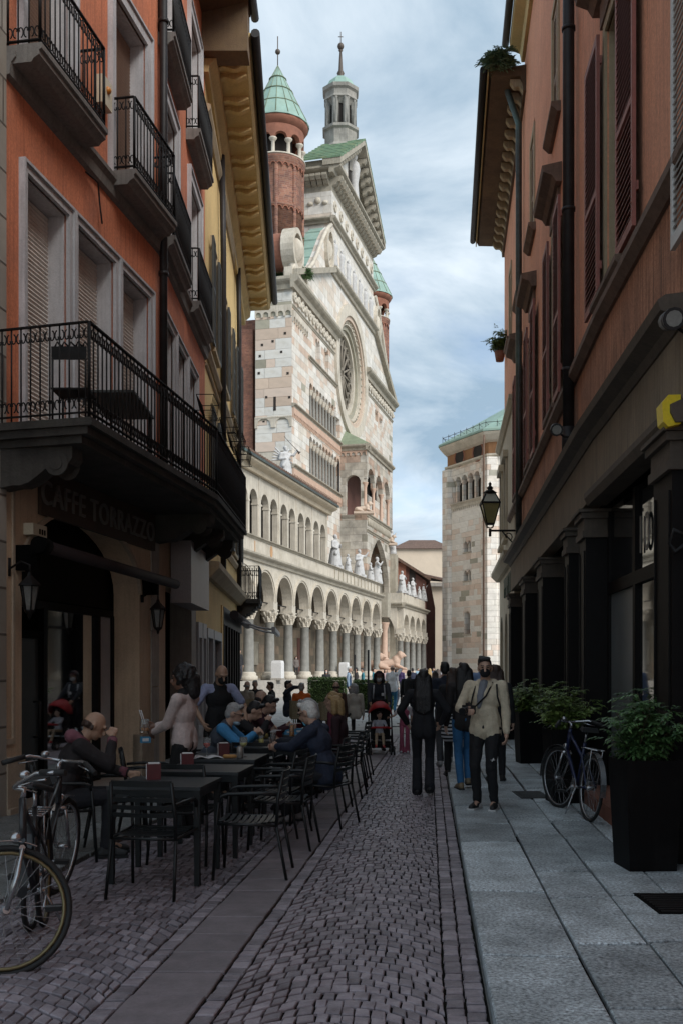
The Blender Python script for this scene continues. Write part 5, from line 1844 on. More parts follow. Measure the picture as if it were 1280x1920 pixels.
block_rows(church, SS, nS + 0.02, FW - 0.02, zf1 - 0.05, zw - 0.9, 0.8, 1.6, lambda f, rg: 'stone_white', seed=9, cap=30)
sl = MB()
sl.fb(SS, (nS + FW) / 2 + 0.0, (nS + FW) / 2 + 0.22, -0.04, 0.052, SS.hit(515, 770, -0)[1], SS.hit(515, 744, 0)[1])
sl.build('slit_window', M['void_dark'], church)
for qx, qy in ((492, 647), (540, 700), (486, 700), (512, 640), (535, 625), (500, 745), (495, 790), (530, 850), (488, 668), (528, 660), (543, 745)):
 hu_, hz_ = SS.hit(qx, qy, 0)
 MB().fb(SS, hu_ - 0.1, hu_ + 0.1, -0.04, 0.051, hz_ - 0.1, hz_ + 0.1).build('putlog_hole', M['void_dark'], church)
def tri_frieze(mb, fr, a, b, z, w, n0, n1, h):
 """row of little hanging arches (drawn as small arch blocks)"""
 k_ = max(1, round((b - a) / w))
 w = (b - a) / k_
 for i in range(k_):
  mb.archbay(fr, a + w * i, a + w * (i + 1), z, z + h, n0, n1, pad=w * 0.13, seg=5, z0=z - h * 0.3)
# cornices, strings and little arch friezes
cn = MB()
def cornice(mb, fr, a, b, z, n0, proj, h):
 mb.sweep(fr, [(n0 - 0.02, z - h), (n0 + proj * 0.35, z - h), (n0 + proj * 0.45, z - h * 0.6), (n0 + proj * 0.85, z - h * 0.4), (n0 + proj, z - h * 0.25), (n0 + proj, z), (n0 - 0.02, z + h * 0.15)], a, b)
cornice(cn, CH, uL - 0.55, ro_c - RR * 0.98, zw + 0.25, FW, 0.75, 0.95)
cornice(cn, CH, ro_c + RR * 0.98, uR + 0.4, zw + 0.25, FW, 0.75, 0.95)
cornice(cn, SS, nS - 0.3, FW + 0.0, zw + 0.25, 0.0, 0.6, 0.95)
cornice(cn, CH, uA0 - 0.3, uA1 + 0.3, zm + 0.2, FW, 0.6, 0.7)
for (p0, p1, zz0, zz1) in ((uL - 0.2, uA0, zw + 0.9, zm + 0.2), (uA1, uR + 0.3, zm + 0.2, zw + 0.7)):
 cn.hexa([CH.P(p0, FW - 0.7, zz0 - 0.5), CH.P(p1, FW - 0.7, zz1 - 0.5), CH.P(p1, FW + 0.5, zz1 - 0.5), CH.P(p0, FW + 0.5, zz0 - 0.5),
    CH.P(p0, FW - 0.7, zz0), CH.P(p1, FW - 0.7, zz1), CH.P(p1, FW + 0.55, zz1), CH.P(p0, FW + 0.55, zz0)])
cn.build_split('cornice', M['marble_old'], church)
st = MB()
zs1 = (Zf(550, 760) + Zf(636.7, 830)) / 2
zs2 = (Zf(550, 871.7) + Zf(636.7, 928.3)) / 2
zs3 = (Zf(578, 668) + Zf(631.7, 723)) / 2
for z in (zs1, zs2):
 cornice(st, CH, uL - 0.05, Uf(637), z, FW, 0.35, 0.3)
cornice(st, CH, Uf(578), ro_c - RR, zs3, FW, 0.25, 0.25)
cornice(st, SS, nS, FW, SS.hit(520, 783, 0)[1], 0.0, 0.15, 0.2)
cornice(st, CH, uL, ro_c - RR * 0.9, zw - 1.9, FW, 0.15, 0.25)
cornice(st, CH, ro_c + RR * 0.9, uR, zw - 1.9, FW, 0.15, 0.25)
st.build_split('string_course', M['marble_old'], church)
tf = MB()
for z in (zs1 - 0.95, zs2 - 0.95):
 tri_frieze(tf, CH, uL, Uf(637), z, 0.42, FW, FW + 0.16, 0.62)
tf.build('arch_frieze', M['marble_pink'], church, stuff=True)
tf = MB()
tri_frieze(tf, SS, nS, FW, SS.hit(515, 590, 0)[1], 0.62, 0.0, 0.16, 0.7)
tri_frieze(tf, CH, uL, Uf(575), Zf(548, 590) - 0.3, 0.6, FW, FW + 0.16, 0.7)
tri_frieze(tf, SS, nS, FW, SS.hit(515, 797, 0)[1], 1.5, 0.0, 0.14, 0.7)
tf.build('arch_frieze', M['marble'], church, stuff=True)
# carved rinceau of the main frieze: rows of little bosses
cb = MB()
for a, b in ((uL + 0.5, ro_c - RR * 0.99), (ro_c + RR * 1.0, uR - 0.3)):
 u = a
 while u < b:
  z_ = zw - 1.2
  cb.archband(CH, u, z_, 0.20, 0.42, FW - 0.05, FW + 0.16, seg=10, full=True)
  cb.ell(CH.P(u, FW + 0.08, z_), (0.16, 0.16, 0.16), n=8, m=6)
  cb.ell(CH.P(u + 0.55, FW + 0.04, z_ + 0.1 * (-1) ** int(u * 2)), (0.2, 0.2, 0.26), n=8, m=6)
  u += 1.12
cb.build('carved_frieze', M['marble'], church, stuff=True)
# colonnettes
cl = MB().lathe([(0.17, 0), (0.17, 0.12), (0.12, 0.2), (0.11, 0.24), (0.105, 1.0 * 2.2)], n=8)
for key, zb, zs_ in (('a', z1b, z1s), ('b', z2b, z2s)):
 H_ = zs_ - zb
 cl = MB().lathe([(0.2, 0), (0.2, 0.12), (0.13, 0.22), (0.12, H_ - 0.5), (0.14, H_ - 0.45)], n=8)
 co = cl.build('colonnette', M['marble_grey'])
 cpm = MB().lathe([(0.13, H_ - 0.45), (0.16, H_ - 0.4), (0.26, H_ - 0.08), (0.28, H_)], n=8, sm=False)
 cpo = cpm.build('capital', M['marble'])
 wl_ = wloc(church)
 for i in range(1, NCOL):
  p = CH.P(g1[0] + sp1 * i, FW - 0.22, zb)
  c_o = inst('colonnette', co.data, church, (p[0] - wl_.x, p[1] - wl_.y, p[2] - wl_.z))
  inst('capital', cpo.data, c_o, (0, 0, 0))
 bpy.data.objects.remove(co)
 bpy.data.objects.remove(cpo)
bk = MB()
bk.fb(CH, g1[0], g1[1], FW - 1.65, FW - 1.2, z1b, z1s + sp1).fb(CH, g1[0], g1[1], FW - 1.65, FW - 1.2, z2b, z2s + sp1)
for c, zb, zt in bif:
 bk.fb(CH, c - 0.75, c + 0.75, FW - 0.65, FW - 0.45, zb, zt)
bk.build('gallery_back', M['stone_rose'], church)
# rose window: stepped rings, spokes, dark glass
rs = MB()
for r0_, r1_, n0_, n1_, mm in ((RR - 0.35, RR + 0.75, FW - 0.3, FW + 0.28, 0), (RR - 0.75, RR - 0.35, FW - 0.6, FW + 0.12, 1), (RR - 1.2, RR - 0.75, FW - 0.9, FW - 0.12, 0),
        (RR - 1.65, RR - 1.2, FW - 1.2, FW - 0.38, 2), (RR - 2.1, RR - 1.65, FW - 1.4, FW - 0.62, 0)):
 rs.mi = mm
 rs.archband(CH, ro_c, ro_z, r0_, r1_, n0_, n1_, seg=48, full=True)
rose = rs.build('rose_window', [M['marble'], M['stone_pink'], M['stone_olive']], church)
tr = MB()
for k in range(16):
 an = 2 * math.pi * k / 16
 r0_, r1_ = 0.5, RR - 2.05
 ca_, sa_ = math.cos(an), math.sin(an)
 tr.tube([CH.P(ro_c + r0_ * ca_, FW - 0.95, ro_z + r0_ * sa_), CH.P(ro_c + (r1_ - .5) * ca_, FW - 0.95, ro_z + (r1_ - .5) * sa_)], 0.11, 6)
 am = an + math.pi / 16
 tr.archband(CH, ro_c + (r1_ - 0.62) * math.cos(am), ro_z + (r1_ - 0.62) * math.sin(am), 0.38, 0.52, FW - 1.05, FW - 0.85, seg=10, full=True)
tr.archband(CH, ro_c, ro_z, 0.35, 0.62, FW - 1.05, FW - 0.85, seg=16, full=True)
tr.build('tracery', M['tracery'], rose)
gd = MB()
gd.prism(CH, [(ro_c + (RR - 1.6) * math.cos(2 * math.pi * k / 32), ro_z + (RR - 1.6) * math.sin(2 * math.pi * k / 32)) for k in range(32)], FW - 1.5, FW - 1.3)
gd.build('pane', M['void_dark'], rose)
bs = MB()
for k in range(44):
 an = 2 * math.pi * k / 44
 bs.ell(CH.P(ro_c + (RR - 0.98) * math.cos(an), FW - 0.10, ro_z + (RR - 0.98) * math.sin(an)), (0.13, 0.13, 0.13), n=6, m=4)
bs.build('carved_bosses', M['marble_old'], rose, stuff=True)
# attic storey: niches, frieze, brackets, pediment
at_ = MB().fb(CH, uA0, uA1, nA, FW - 0.35, zm, zco)
at_.fb(CH, uA0, uA1, FW - 0.35, FW, zm, zm + (zfr - zm) * 0.12).fb(CH, uA0, uA1, FW - 0.35, FW, zm + (zfr - zm) * 0.72, zco)
nn = 7
wa = (uA1 - uA0) / nn
zsp = zm + (zfr - zm) * 0.52
for i in range(nn):
 at_.archbay(CH, uA0 + wa * i, uA0 + wa * (i + 1), zsp, zm + (zfr - zm) * 0.72, FW - 0.35, FW - 0.002, pad=wa * 0.2, seg=8, z0=zm + (zfr - zm) * 0.12)
at_.build('attic_wall', M['church_clean'], church, uv=CH)
ac = MB()
cornice(ac, CH, uA0 - 0.5, uA1 + 0.5, zfr + 0.15, FW, 0.5, 0.5)
cornice(ac, CH, uA0 - 1.0, uA1 + 1.0, zev + 0.1, FW, 1.1, 0.7)
SA = FR(*CH.P(uA0, 0, 0)[:2], *CH.N, side=1)
cornice(ac, SA, nA, FW + 0.02, zfr + 0.15, 0.0, 0.5, 0.5)
cornice(ac, SA, nA - 0.4, FW + 0.02, zev + 0.1, 0.0, 1.0, 0.7)
ac.build_split('attic_cornice', M['marble_old'], church)
# garland on the attic flank and roundels along the frieze
gl = MB()
zz_ = (zfr + zco) / 2 + 0.3
for t_ in (-0.8, 0.0, 0.8):
 gl.ell(SA.P((nA + FW) / 2 + t_ * 0.9, 0.02, zz_ + (0.25 if t_ == 0 else 0)), (0.32, 0.22, 0.2 if t_ else 0.34), n=10, m=6)
for i in range(8):
 gl.archband(CH, uA0 + (uA1 - uA0) * (i + 0.5) / 8, zz_, 0.22, 0.5, FW - 0.05, FW + 0.14, seg=10, full=True)
gl.build_split('garland', M['marble'], church)
bk_ = MB()
bk_.prism(CH, [(0, 0), (0, -0.0), (0.5, -0.0), (0.5, 0.0)], 0, 0.01) if False else None
pr = [(0.0, 0.0), (1.0, 0.0), (1.0, -0.22), (0.8, -0.5), (0.55, -0.45), (0.35, -0.72), (0.0, -0.85)]
bb = MB()
bb.sweep(FR(0, 0, 1, 0), pr, -0.24, 0.24)
bo = bb.build('bracket', M['marble_old'])
wl_ = wloc(church)
nb_ = 21
for i in range(nb_):
 p = CH.P(uA0 + 0.3 + (uA1 - uA0 - 0.6) * i / (nb_ - 1), FW, zev - 0.55)
 inst('bracket', bo.data, church, (p[0] - wl_.x, p[1] - wl_.y, p[2] - wl_.z), (0, 0, CH.ang()))
for i in range(4):
 p = SA.P(nA + 0.5 + (FW - nA - 1.0) * i / 3, 0, zev - 0.55)
 inst('bracket', bo.data, church, (p[0] - wl_.x, p[1] - wl_.y, p[2] - wl_.z), (0, 0, SA.ang()))
zap = Zf(685, 315)
uM = (uA0 + uA1) / 2
MB().fb(CH, uA0, uA1, nA, FW - 0.002, zco, zev).build('attic_band', M['marble_old'], church)
pe = MB()
hw = (uA1 - uA0) / 2 + 1.0
pe.prism(CH, [(uM - hw + 1, zev + 0.1), (uM + hw - 1, zev + 0.1), (uM, zap - 1.0)], nA, FW - 0.4)
pe.build('pediment', M['church_clean'], church, uv=CH)
rk = MB()
for sg in (-1, 1):
 A0, A1 = (uM + sg * (hw + 0.15), zev + 0.05), (uM, zap - 0.25)
 q0 = [CH.P(A0[0], FW - 0.6, A0[1]), CH.P(A1[0], FW - 0.6, A1[1]), CH.P(A1[0], FW + 1.15, A1[1]), CH.P(A0[0], FW + 1.15, A0[1])]
 rk.hexa(q0 + [(x, y, z + 0.62) for x, y, z in q0] if sg < 0 else [q0[1], q0[0], q0[3], q0[2]] + [(x, y, z + 0.62) for x, y, z in (q0[1], q0[0], q0[3], q0[2])])
rk.build_split('raking_cornice', M['marble_old'], church)
for sg in (-1, 1):
 for i in range(1, 11):
  t_ = i / 11.5
  p = CH.P(uM + sg * hw * (1 - t_), FW, zev + 0.1 + (zap - 0.35 - zev) * t_)
  inst('bracket', bo.data, church, (p[0] - wl_.x, p[1] - wl_.y, p[2] - wl_.z), (0, 0, CH.ang()))
bpy.data.objects.remove(bo)
rf = MB()
for sg in (-1, 1):
 rows = 9
 for r_ in range(rows):
  t0, t1 = r_ / rows, (r_ + 1) / rows
  a0_, a1_ = uM + sg * (hw + 0.2) * (1 - t0), uM + sg * (hw + 0.2) * (1 - t1)
  z0_, z1_ = zev + 0.72 + (zap - zev - 0.3) * t0 + 0.10, zev + 0.72 + (zap - zev - 0.3) * t1
  q = [CH.P(a0_, nA - 0.5, z0_ - 0.2), CH.P(a1_, nA - 0.5, z1_ - 0.2), CH.P(a1_, FW + 1.18, z1_ - 0.2), CH.P(a0_, FW + 1.18, z0_ - 0.2),
    CH.P(a0_, nA - 0.5, z0_), CH.P(a1_, nA - 0.5, z1_), CH.P(a1_, FW + 1.18, z1_), CH.P(a0_, FW + 1.18, z0_)]
  rf.hexa(q)
rf.build('attic_roof', M['moss_tile'], church)
MB().fb(CH, uA0 - 0.75, uA1 + 0.75, nA - 0.2, FW - 0.62, zev + 0.09, zev + 0.75).build('attic_eave', M['marble_old'], church)
# swooping side volutes: marble face, copper back
for sg in (-1, 1):
 def vu(t):
  return (uA0 if sg < 0 else uA1) + sg * t
 VPX = [(619, 424), (611, 432), (604, 447), (598, 463), (592, 480), (585, 495), (576, 507), (566, 516)]
 curve = [(uA0 - Uf(a), Zf(a, b)) for a, b in VPX]
 W_ = curve[-1][0]
 def rake(t):
  return zm + 0.2 + (zw + 0.9 - zm - 0.2) * t / (uA0 - uL + 0.2)
 poly = [(vu(0), rake(0) - 0.3)] + [(vu(0), curve[0][1])] + [(vu(a), z) for a, z in curve] + [(vu(W_), rake(W_) - 0.4)]
 MB().prism(CH, poly if sg > 0 else poly[::-1], FW - 0.5, FW).build('volute_face', M['church_clean'], church, uv=CH)
 cp_ = MB()
 for (a0_, z0_), (a1_, z1_) in zip(curve, curve[1:]):
  q = [CH.P(vu(a0_), nA + 0.8, z0_ - 1), CH.P(vu(a1_), nA + 0.8, z1_ - 1), CH.P(vu(a1_), FW - 0.501, z1_ - 1), CH.P(vu(a0_), FW - 0.501, z0_ - 1),
    CH.P(vu(a0_), nA + 0.8, z0_ - 0.06), CH.P(vu(a1_), nA + 0.8, z1_ - 0.06), CH.P(vu(a1_), FW - 0.501, z1_ - 0.06), CH.P(vu(a0_), FW - 0.501, z0_ - 0.06)]
  cp_.hexa(q)
  cp_.hexa([CH.P(vu(a1_) - 0.06, nA + 0.8, z1_ - 0.1), CH.P(vu(a1_) + 0.06, nA + 0.8, z1_ - 0.1), CH.P(vu(a1_) + 0.06, FW - 0.501, z1_ - 0.1), CH.P(vu(a1_) - 0.06, FW - 0.501, z1_ - 0.1),
     CH.P(vu(a1_) - 0.06, nA + 0.8, z1_ + 0.02), CH.P(vu(a1_) + 0.06, nA + 0.8, z1_ + 0.02), CH.P(vu(a1_) + 0.06, FW - 0.501, z1_ + 0.02), CH.P(vu(a1_) - 0.06, FW - 0.501, z1_ + 0.02)])
 cp_.build('volute_roof', M['copper_green'], church)
 rim = MB()
 pts = [CH.P(vu(a), FW + 0.1, z + 0.1) for a, z in curve]
 rim.tube(pts, 0.2, 6)
 rz_ = Zf(612, 467)
 rim.archband(CH, vu(1.5), rz_, 0.95, 1.25, FW - 0.05, FW + 0.35, rise0=1.7, rise1=2.0, seg=20, full=True)
 rim.ell(CH.P(vu(1.5), FW + 0.0, rz_), (0.5, 0.3, 1.0), n=10, m=8)
 rim.build('volute_rim', M['marble'], church)
# scroll standing on the flank
su = Uf(554)
szz = Zf(554, 470)
sc_ = MB()
sc_.archband(CH, su, szz, 1.2, 1.62, FW - 0.8, FW + 0.3, rise0=1.35, rise1=1.8, seg=24, full=True)
sc_.ell(CH.P(su, FW - 0.1, szz), (0.85, 0.4, 1.1), n=12, m=8)
sc_.archband(CH, su + 1.9, szz - 2.1, 1.0, 1.5, FW - 0.5, FW + 0.2, seg=20, full=True)
sc_.fb(CH, su - 1.2, su + 3.4, FW - 0.6, FW + 0.1, zw + 0.3, zw + 1.1)
sc_.tube([CH.P(su - 0.7, FW, zw + 0.8), CH.P(su - 0.9, FW, szz - 1.6), CH.P(su - 0.3, FW, szz - 1.9)], 0.35, 8)
scr = sc_.build('scroll', M['marble'], church)
MB().prism(CH, [(su + 1.35 * math.cos(a_ * math.pi / 12), szz + 1.5 * math.sin(a_ * math.pi / 12)) for a_ in range(24)], FW - 2.4, FW - 0.8).build('scroll_back', M['brick_plain'], scr)
# statues in the attic niches
nst = MB()
for i in range(nn):
 p = CH.P(uA0 + wa * (i + 0.5), FW - 0.12, zm + (zfr - zm) * 0.13)
 nst.lathe([(0.34, 0), (0.4, 0.3), (0.3, 1.2), (0.42, 1.9), (0.36, 2.2), (0.14, 2.4)], p, n=8)
 nst.ell((p[0], p[1], p[2] + 2.62), (0.2, 0.2, 0.26), n=8, m=6)
nst.build_split('niche_carving', M['statue_stone'], church)
MB().lathe([(0.5, 0), (0.55, 0.6), (0.42, 2.4), (0.62, 3.9), (0.5, 4.5), (0.2, 4.8)], CH.P(uM + 0.2, FW - 0.05, zev + 0.5), n=10).ell(CH.P(uM + 0.2, FW - 0.05, zev + 5.65), (0.32, 0.32, 0.42), n=10, m=8).build('pediment_carving', M['statue_stone'], church)
MB().prism(CH, [(uM - 1.0, zev + 0.5), (uM + 1.2, zev + 0.5), (uM + 1.2, zev + 5.5), (uM + 0.1, zap - 1.4), (uM - 1.0, zev + 5.5)], FW - 0.399, FW - 0.32).build('pediment_niche', M['void_dark'], church)
def turret(px, Y, r, ys, roof_top):
 """round brick turret with arcaded belfry and conical copper roof; ys are heights"""
 X = (px - CX) / FOC * Y
 z0, zb, zt, zr = ys
 t = thing('turret', 'round brick turret with arcaded belfry and green conical roof ' + ('near the street eaves' if px < 600 else 'half hidden behind the marble pediment'), 'turret', (X, Y, z0), 'brick turrets of the cathedral')
 b = MB()
 b.lathe([(r, 0), (r, (zb - z0) * 0.62), (r + 0.14, (zb - z0) * 0.62 + 0.05), (r + 0.14, (zb - z0) * 0.62 + 0.35), (r, (zb - z0) * 0.62 + 0.4), (r, zb - z0 - 0.9), (r + 0.28, zb - z0 - 0.25), (r + 0.28, zb - z0)], n=40)
 for k in range(8):
  an = 2 * math.pi * k / 8
  b.tube([(math.cos(an) * r, math.sin(an) * r, 0), (math.cos(an) * r, math.sin(an) * r, zb - z0 - 0.9)], 0.2, 6)
 sh = b.build('shaft', M['turret_brick'], t, local=True)
 fz = MB()
 for k in range(26):
  an = 2 * math.pi * k / 26
  c = Vector((math.cos(an), math.sin(an), 0))
  s_ = Vector((-math.sin(an), math.cos(an), 0))
  for zc, w in ((zb - z0 - 1.0, 0.26), ((zb - z0) * 0.62 - 0.3, 0.26)):
   pts = [c * (r + 0.12) + s_ * (w * math.cos(q * math.pi / 6)) + Vector((0, 0, zc + w * 1.25 * math.sin(q * math.pi / 6))) for q in range(7)]
   fz.tube(pts, 0.06, 4, caps=False)
 fz.build('arch_frieze', M['brick_plain'], t, local=True, stuff=True)
 hb = zt - zb
 co = MB().lathe([(0.28, 0), (0.3, 0.12), (0.17, 0.25), (0.155, hb * 0.46), (0.2, hb * 0.48), (0.34, hb * 0.55), (0.36, hb * 0.6)], n=8).build('column', M['marble'])
 n_ = 10
 for k in range(n_):
  an = 2 * math.pi * (k + 0.3) / n_
  inst('column', co.data, t, ((r + 0.0) * math.cos(an), (r + 0.0) * math.sin(an), zb - z0))
 bpy.data.objects.remove(co)
 bf = MB()
 m_seg = 10
 for k in range(n_):
  for q in range(m_seg):
   f0, f1 = q / m_seg, (q + 1) / m_seg
   a0_, a1_ = 2 * math.pi * (k + 0.3 + f0) / n_, 2 * math.pi * (k + 0.3 + f1) / n_
   def zz(f):
    x = (f - 0.5) / 0.40
    return hb * 0.6 + (math.sqrt(max(0, 1 - x * x)) * r * 0.25 if abs(x) < 1 else 0)
   P_ = []
   for (ra, a, f) in ((r - 0.25, a0_, f0), (r - 0.25, a1_, f1), (r + 0.16, a1_, f1), (r + 0.16, a0_, f0)):
    P_.append((ra * math.cos(a), ra * math.sin(a), zb - z0 + zz(f)))
   bf.hexa(P_ + [(x, y, zr - z0 + (0 if i < 2 else 0)) for i, (x, y, z) in enumerate(P_)])
 bf.lathe([(r + 0.16, zt - z0 + 0.3), (r + 0.5, zr - z0 - 0.15), (r + 0.55, zr - z0 + 0.05), (r, zr - z0 + 0.06)], n=40)
 bf.build('belfry', M['brick_plain'], t, local=True)
 MB().lathe([(r - 0.9, zb - z0), (r - 0.9, zr - z0)], n=20).build('belfry_core', M['void_dark'], t, local=True)
 MB().lathe([(r + 0.32, zb - z0), (r + 0.32, zb - z0 + 0.12), (0.2, zb - z0 + 0.13)], n=40).build('belfry_sill', M['marble'], t, local=True)
 cn_ = MB().lathe([(r + 0.66, zr - z0 + 0.06), (r + 0.60, zr - z0 + 0.25), (0.0, roof_top - z0)], n=16, sm=False)
 co_ = cn_.build('roof', M['copper_green'], t, local=True)
 sm = MB()
 for k in range(16):
  an = 2 * math.pi * k / 16
  sm.tube([((r + 0.62) * math.cos(an), (r + 0.62) * math.sin(an), zr - z0 + 0.22), (0, 0, roof_top - z0)], 0.05, 4, r1=0.02)
 for f in (0.25, 0.5, 0.72):
  rr = (r + 0.61) * (1 - f)
  sm.lathe([(rr - 0.03, zr - z0 + 0.25 + (roof_top - zr) * f), (rr + 0.03, zr - z0 + 0.25 + (roof_top - zr) * f + 0.02), (rr - 0.02, zr - z0 + 0.25 + (roof_top - zr) * f + 0.08)], n=16)
 sm.build('seam', M['copper_seam'], co_, local=True)
 f_ = MB().tube([(0, 0, roof_top - z0 - 0.2), (0, 0, roof_top - z0 + 2.6)], 0.05, 6).ell((0, 0, roof_top - z0 + 1.2), (0.24, 0.24, 0.24))
 f_.build('finial', M['bronze_dark'], t, local=True)
 # round shaft: brick courses wrap on the cylinder
 return t
blk = blockmat('turret_brick', 0.45, 0.17, [(0, (0.26, 0.10, 0.06)), (.3, (.215, .085, .053)), (.5, (.29, .125, .075)), (.75, (.18, .07, .048))], mortar=(0.30, 0.2, 0.15), joint=0.02, seed=2.2, coursing=0.3, grime=0.5)
def h_at(py, Y):
 return EYE + (HZ - py) / FOC * Y
tl = turret(521, 92, 2.22, (h_at(560, 92), h_at(312, 92), h_at(262, 92), h_at(243, 92)), h_at(122, 92))
tr_ = turret(695, 135, 2.22, (h_at(800, 135), h_at(603, 135), h_at(573, 135), h_at(560, 135)), h_at(478, 135))
for t in (tl, tr_):
 for o in t.children:
  if o.name.startswith('shaft'):
   me = o.data
   uvl = me.uv_layers.new(name='UVMap')
   for l in me.loops:
    c = me.vertices[l.vertex_index].co
    uvl.data[l.index].uv = (math.atan2(c.y, c.x) * 2.2, c.z)
# marble lantern tower above the roof
Yl = 105.0
Xl = (638.5 - CX) / FOC * Yl
lz0 = h_at(330, Yl)
lt_ = thing('lantern_tower', 'octagonal marble lantern with columns, green dome and tall finial', 'tower', (Xl, Yl, lz0), None)
def oz(py):
 return h_at(py, Yl) - lz0
def ow(px):
 return px / FOC * Yl
bd = MB().lathe([(ow(31), 0), (ow(31), oz(297)), (ow(36), oz(293)), (ow(37), oz(287)), (ow(33), oz(282)), (ow(32), oz(280)), (ow(32), oz(255)), (ow(36), oz(252)), (ow(36), oz(247)), (ow(30), oz(244))], n=8, sm=False, a0=math.pi / 8)
bd.build('drum', M['marble_grim'], lt_, local=True)
cs_ = MB().lathe([(ow(22), oz(245)), (ow(22), oz(188))], n=8, sm=False, a0=math.pi / 8)
cs_.build('core', M['void_dark'], lt_, local=True)
for k in range(8):
 an = math.pi / 8 + math.pi * k / 4
 c_ = MB()
 for d_ in (-0.16, 0.16):
  x, y = ow(28) * math.cos(an) - d_ * math.sin(an), ow(28) * math.sin(an) + d_ * math.cos(an)
  c_.lathe([(0.17, 0), (0.13, 0.2), (0.12, oz(200) - oz(245)), (0.2, oz(196) - oz(245))], (x, y, oz(245)), n=8)
 c_.lathe([(0.34, 0), (0.34, oz(196) - oz(245))], (ow(25) * math.cos(an), ow(25) * math.sin(an), oz(245)), n=6)
 c_.build('column', M['marble_grey'], lt_, local=True)
en = MB().lathe([(ow(24), oz(205)), (ow(29), oz(197)), (ow(33), oz(195)), (ow(31), oz(190)), (ow(31), oz(181)), (ow(35), oz(178)), (ow(36), oz(172)), (ow(30), oz(170))], n=8, sm=False, a0=math.pi / 8)
en.build('entablature', M['marble_grim'], lt_, local=True)
dm = MB().lathe([(ow(35), oz(174)), (ow(34), oz(170)), (ow(27), oz(166)), (ow(22), oz(156)), (ow(14), oz(149)), (ow(10), oz(148))], n=8, sm=False, a0=math.pi / 8)
dm.build('dome', M['copper_green'], lt_, local=True)
fn = MB().lathe([(ow(9), oz(152)), (ow(9), oz(146)), (ow(5), oz(141)), (ow(7), oz(138)), (ow(4), oz(132)), (ow(3), oz(112)), (ow(2), oz(97)), (ow(4), oz(95)), (ow(1.5), oz(93))], n=12)
fn.ell((0, 0, oz(87)), (ow(6), ow(6), ow(6.5)))
fn.tube([(0, 0, oz(82)), (0, 0, oz(60))], 0.05, 6).tube([(-0.25, 0, oz(69)), (0.25, 0, oz(69))], 0.04, 5)
fn.build('finial', M['bronze_dark'], lt_, local=True)
# brick nave behind the flank, far aisles
nv = MB()
nv.fb(CH, uL + 1.2, uR - 1, -75, nS - 0.01, 0, zw - 2.5)
nv.build('nave_wall', M['red_brick'], church, uv=SS)
nb_ = MB()
for i in range(8):
 n_ = nS - 1.0 - i * 6
 nb_.fb(CH, uL + 0.5, uL + 1.25, n_ - 0.6, n_ + 0.6, 0, zw - 3.5)
nb_.build_split('buttress', M['red_brick'], church, uv=SS)
MB().fb(CH, uL + 0.3, uL + 1.3, -60, nS - 0.02, 13.9, 14.4).build('aisle_roof', M['tile_roof'], church)
# ---- portico along the square
S_U = 3.753 * math.hypot(1, 0.258)
FLOOR = 0.95
CAP, SPR, COR, PAR = 5.35, 5.85, 8.35, 9.5
iL, iR = -3, 9
po = MB()
for i in range(iL, iR):
 po.archbay(CH, S_U * i, S_U * (i + 1), SPR, COR, -0.32, 0.32, pad=0.22, seg=14, z0=SPR - 0.5)
po.fb(CH, S_U * iR - 0.2, S_U * iR + 0.45, -0.32, 0.32, SPR - 0.5, COR)
portico = thing('portico', 'marble portico of round arches on columns along the cathedral square', 'portico', CH.P(15, 0, 0))
po.build('arcade', M['marble_arc'] if 'marble_arc' in M else M['marble'], portico)
ab = MB()
for i in range(iL, iR):
 c = S_U * (i + 0.5)
 ab.archband(CH, c, SPR, S_U / 2 - 0.23, S_U / 2 - 0.02, 0.3, 0.40, seg=14)
 ab.archband(CH, c, SPR, S_U / 2 - 0.10, S_U / 2 - 0.04, 0.395, 0.46, seg=14)
ab.build('archivolt', M['marble'], portico)
pc = MB()
e0, e1 = S_U * iL, S_U * iR + 0.5
cornice(pc, CH, e0, e1, COR + 0.12, 0.3, 0.42, 0.42)
cornice(pc, CH, e0, e1, PAR + 0.06, 0.18, 0.22, 0.16)
pc.build_split('cornice', M['marble_old'], portico)
MB().fb(CH, e0, e1, -0.2, 0.2, COR, PAR).build('parapet', M['marble'], portico)
pn = MB()
pn2 = MB()
u = e0 + 0.4
i = 0
while u < S_U * 4.8:
 if i % 2 == 0 or i > 9:
  pass
 elif i % 4 == 1:
  pn2.prism(CH, [(u + 0.9 + 0.24 * math.cos(q * math.pi / 6), COR + 0.62 + 0.38 * math.sin(q * math.pi / 6)) for q in range(12)], 0.201, 0.225)
 else:
  pn2.fb(CH, u + 0.85, u + 0.97, 0.201, 0.222, COR + 0.3, COR + 0.95)
 u += 1.55
 i += 1
pn2.build_split('painted_roundel', M['painted_orange'], portico)
u = S_U * 4.9
while u < e1 - 0.5:
 pn.fb(CH, u, u + 0.10, 0.2, 0.26, COR + 0.14, PAR - 0.1)
 u += 1.25
pn.build('parapet_rib', M['marble_old'], portico)
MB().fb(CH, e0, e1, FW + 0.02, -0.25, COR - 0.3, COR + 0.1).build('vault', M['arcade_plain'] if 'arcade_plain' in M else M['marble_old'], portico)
fl_ = MB().fb(CH, e0, uR + 12, FW, 0.9, 0, FLOOR)
fl_.build('floor_slab', M['pale_stone'], portico)
for k, (n1_, z_) in enumerate(((1.35, 0.72), (1.8, 0.48), (2.25, 0.24))):
 MB().fb(CH, e0, S_U * 4.2, 0.9, n1_, 0, z_).build('step', M['pale_stone'], portico)
 MB().fb(CH, S_U * 4.2 + 0.01, uR + 12, 0.9, n1_, 0, z_).build('step', M['pale_stone'], portico)
bw_ = MB().fb(CH, e0, uL + 0.01, FW - 0.6, FW - 0.01, 0, 16.2)
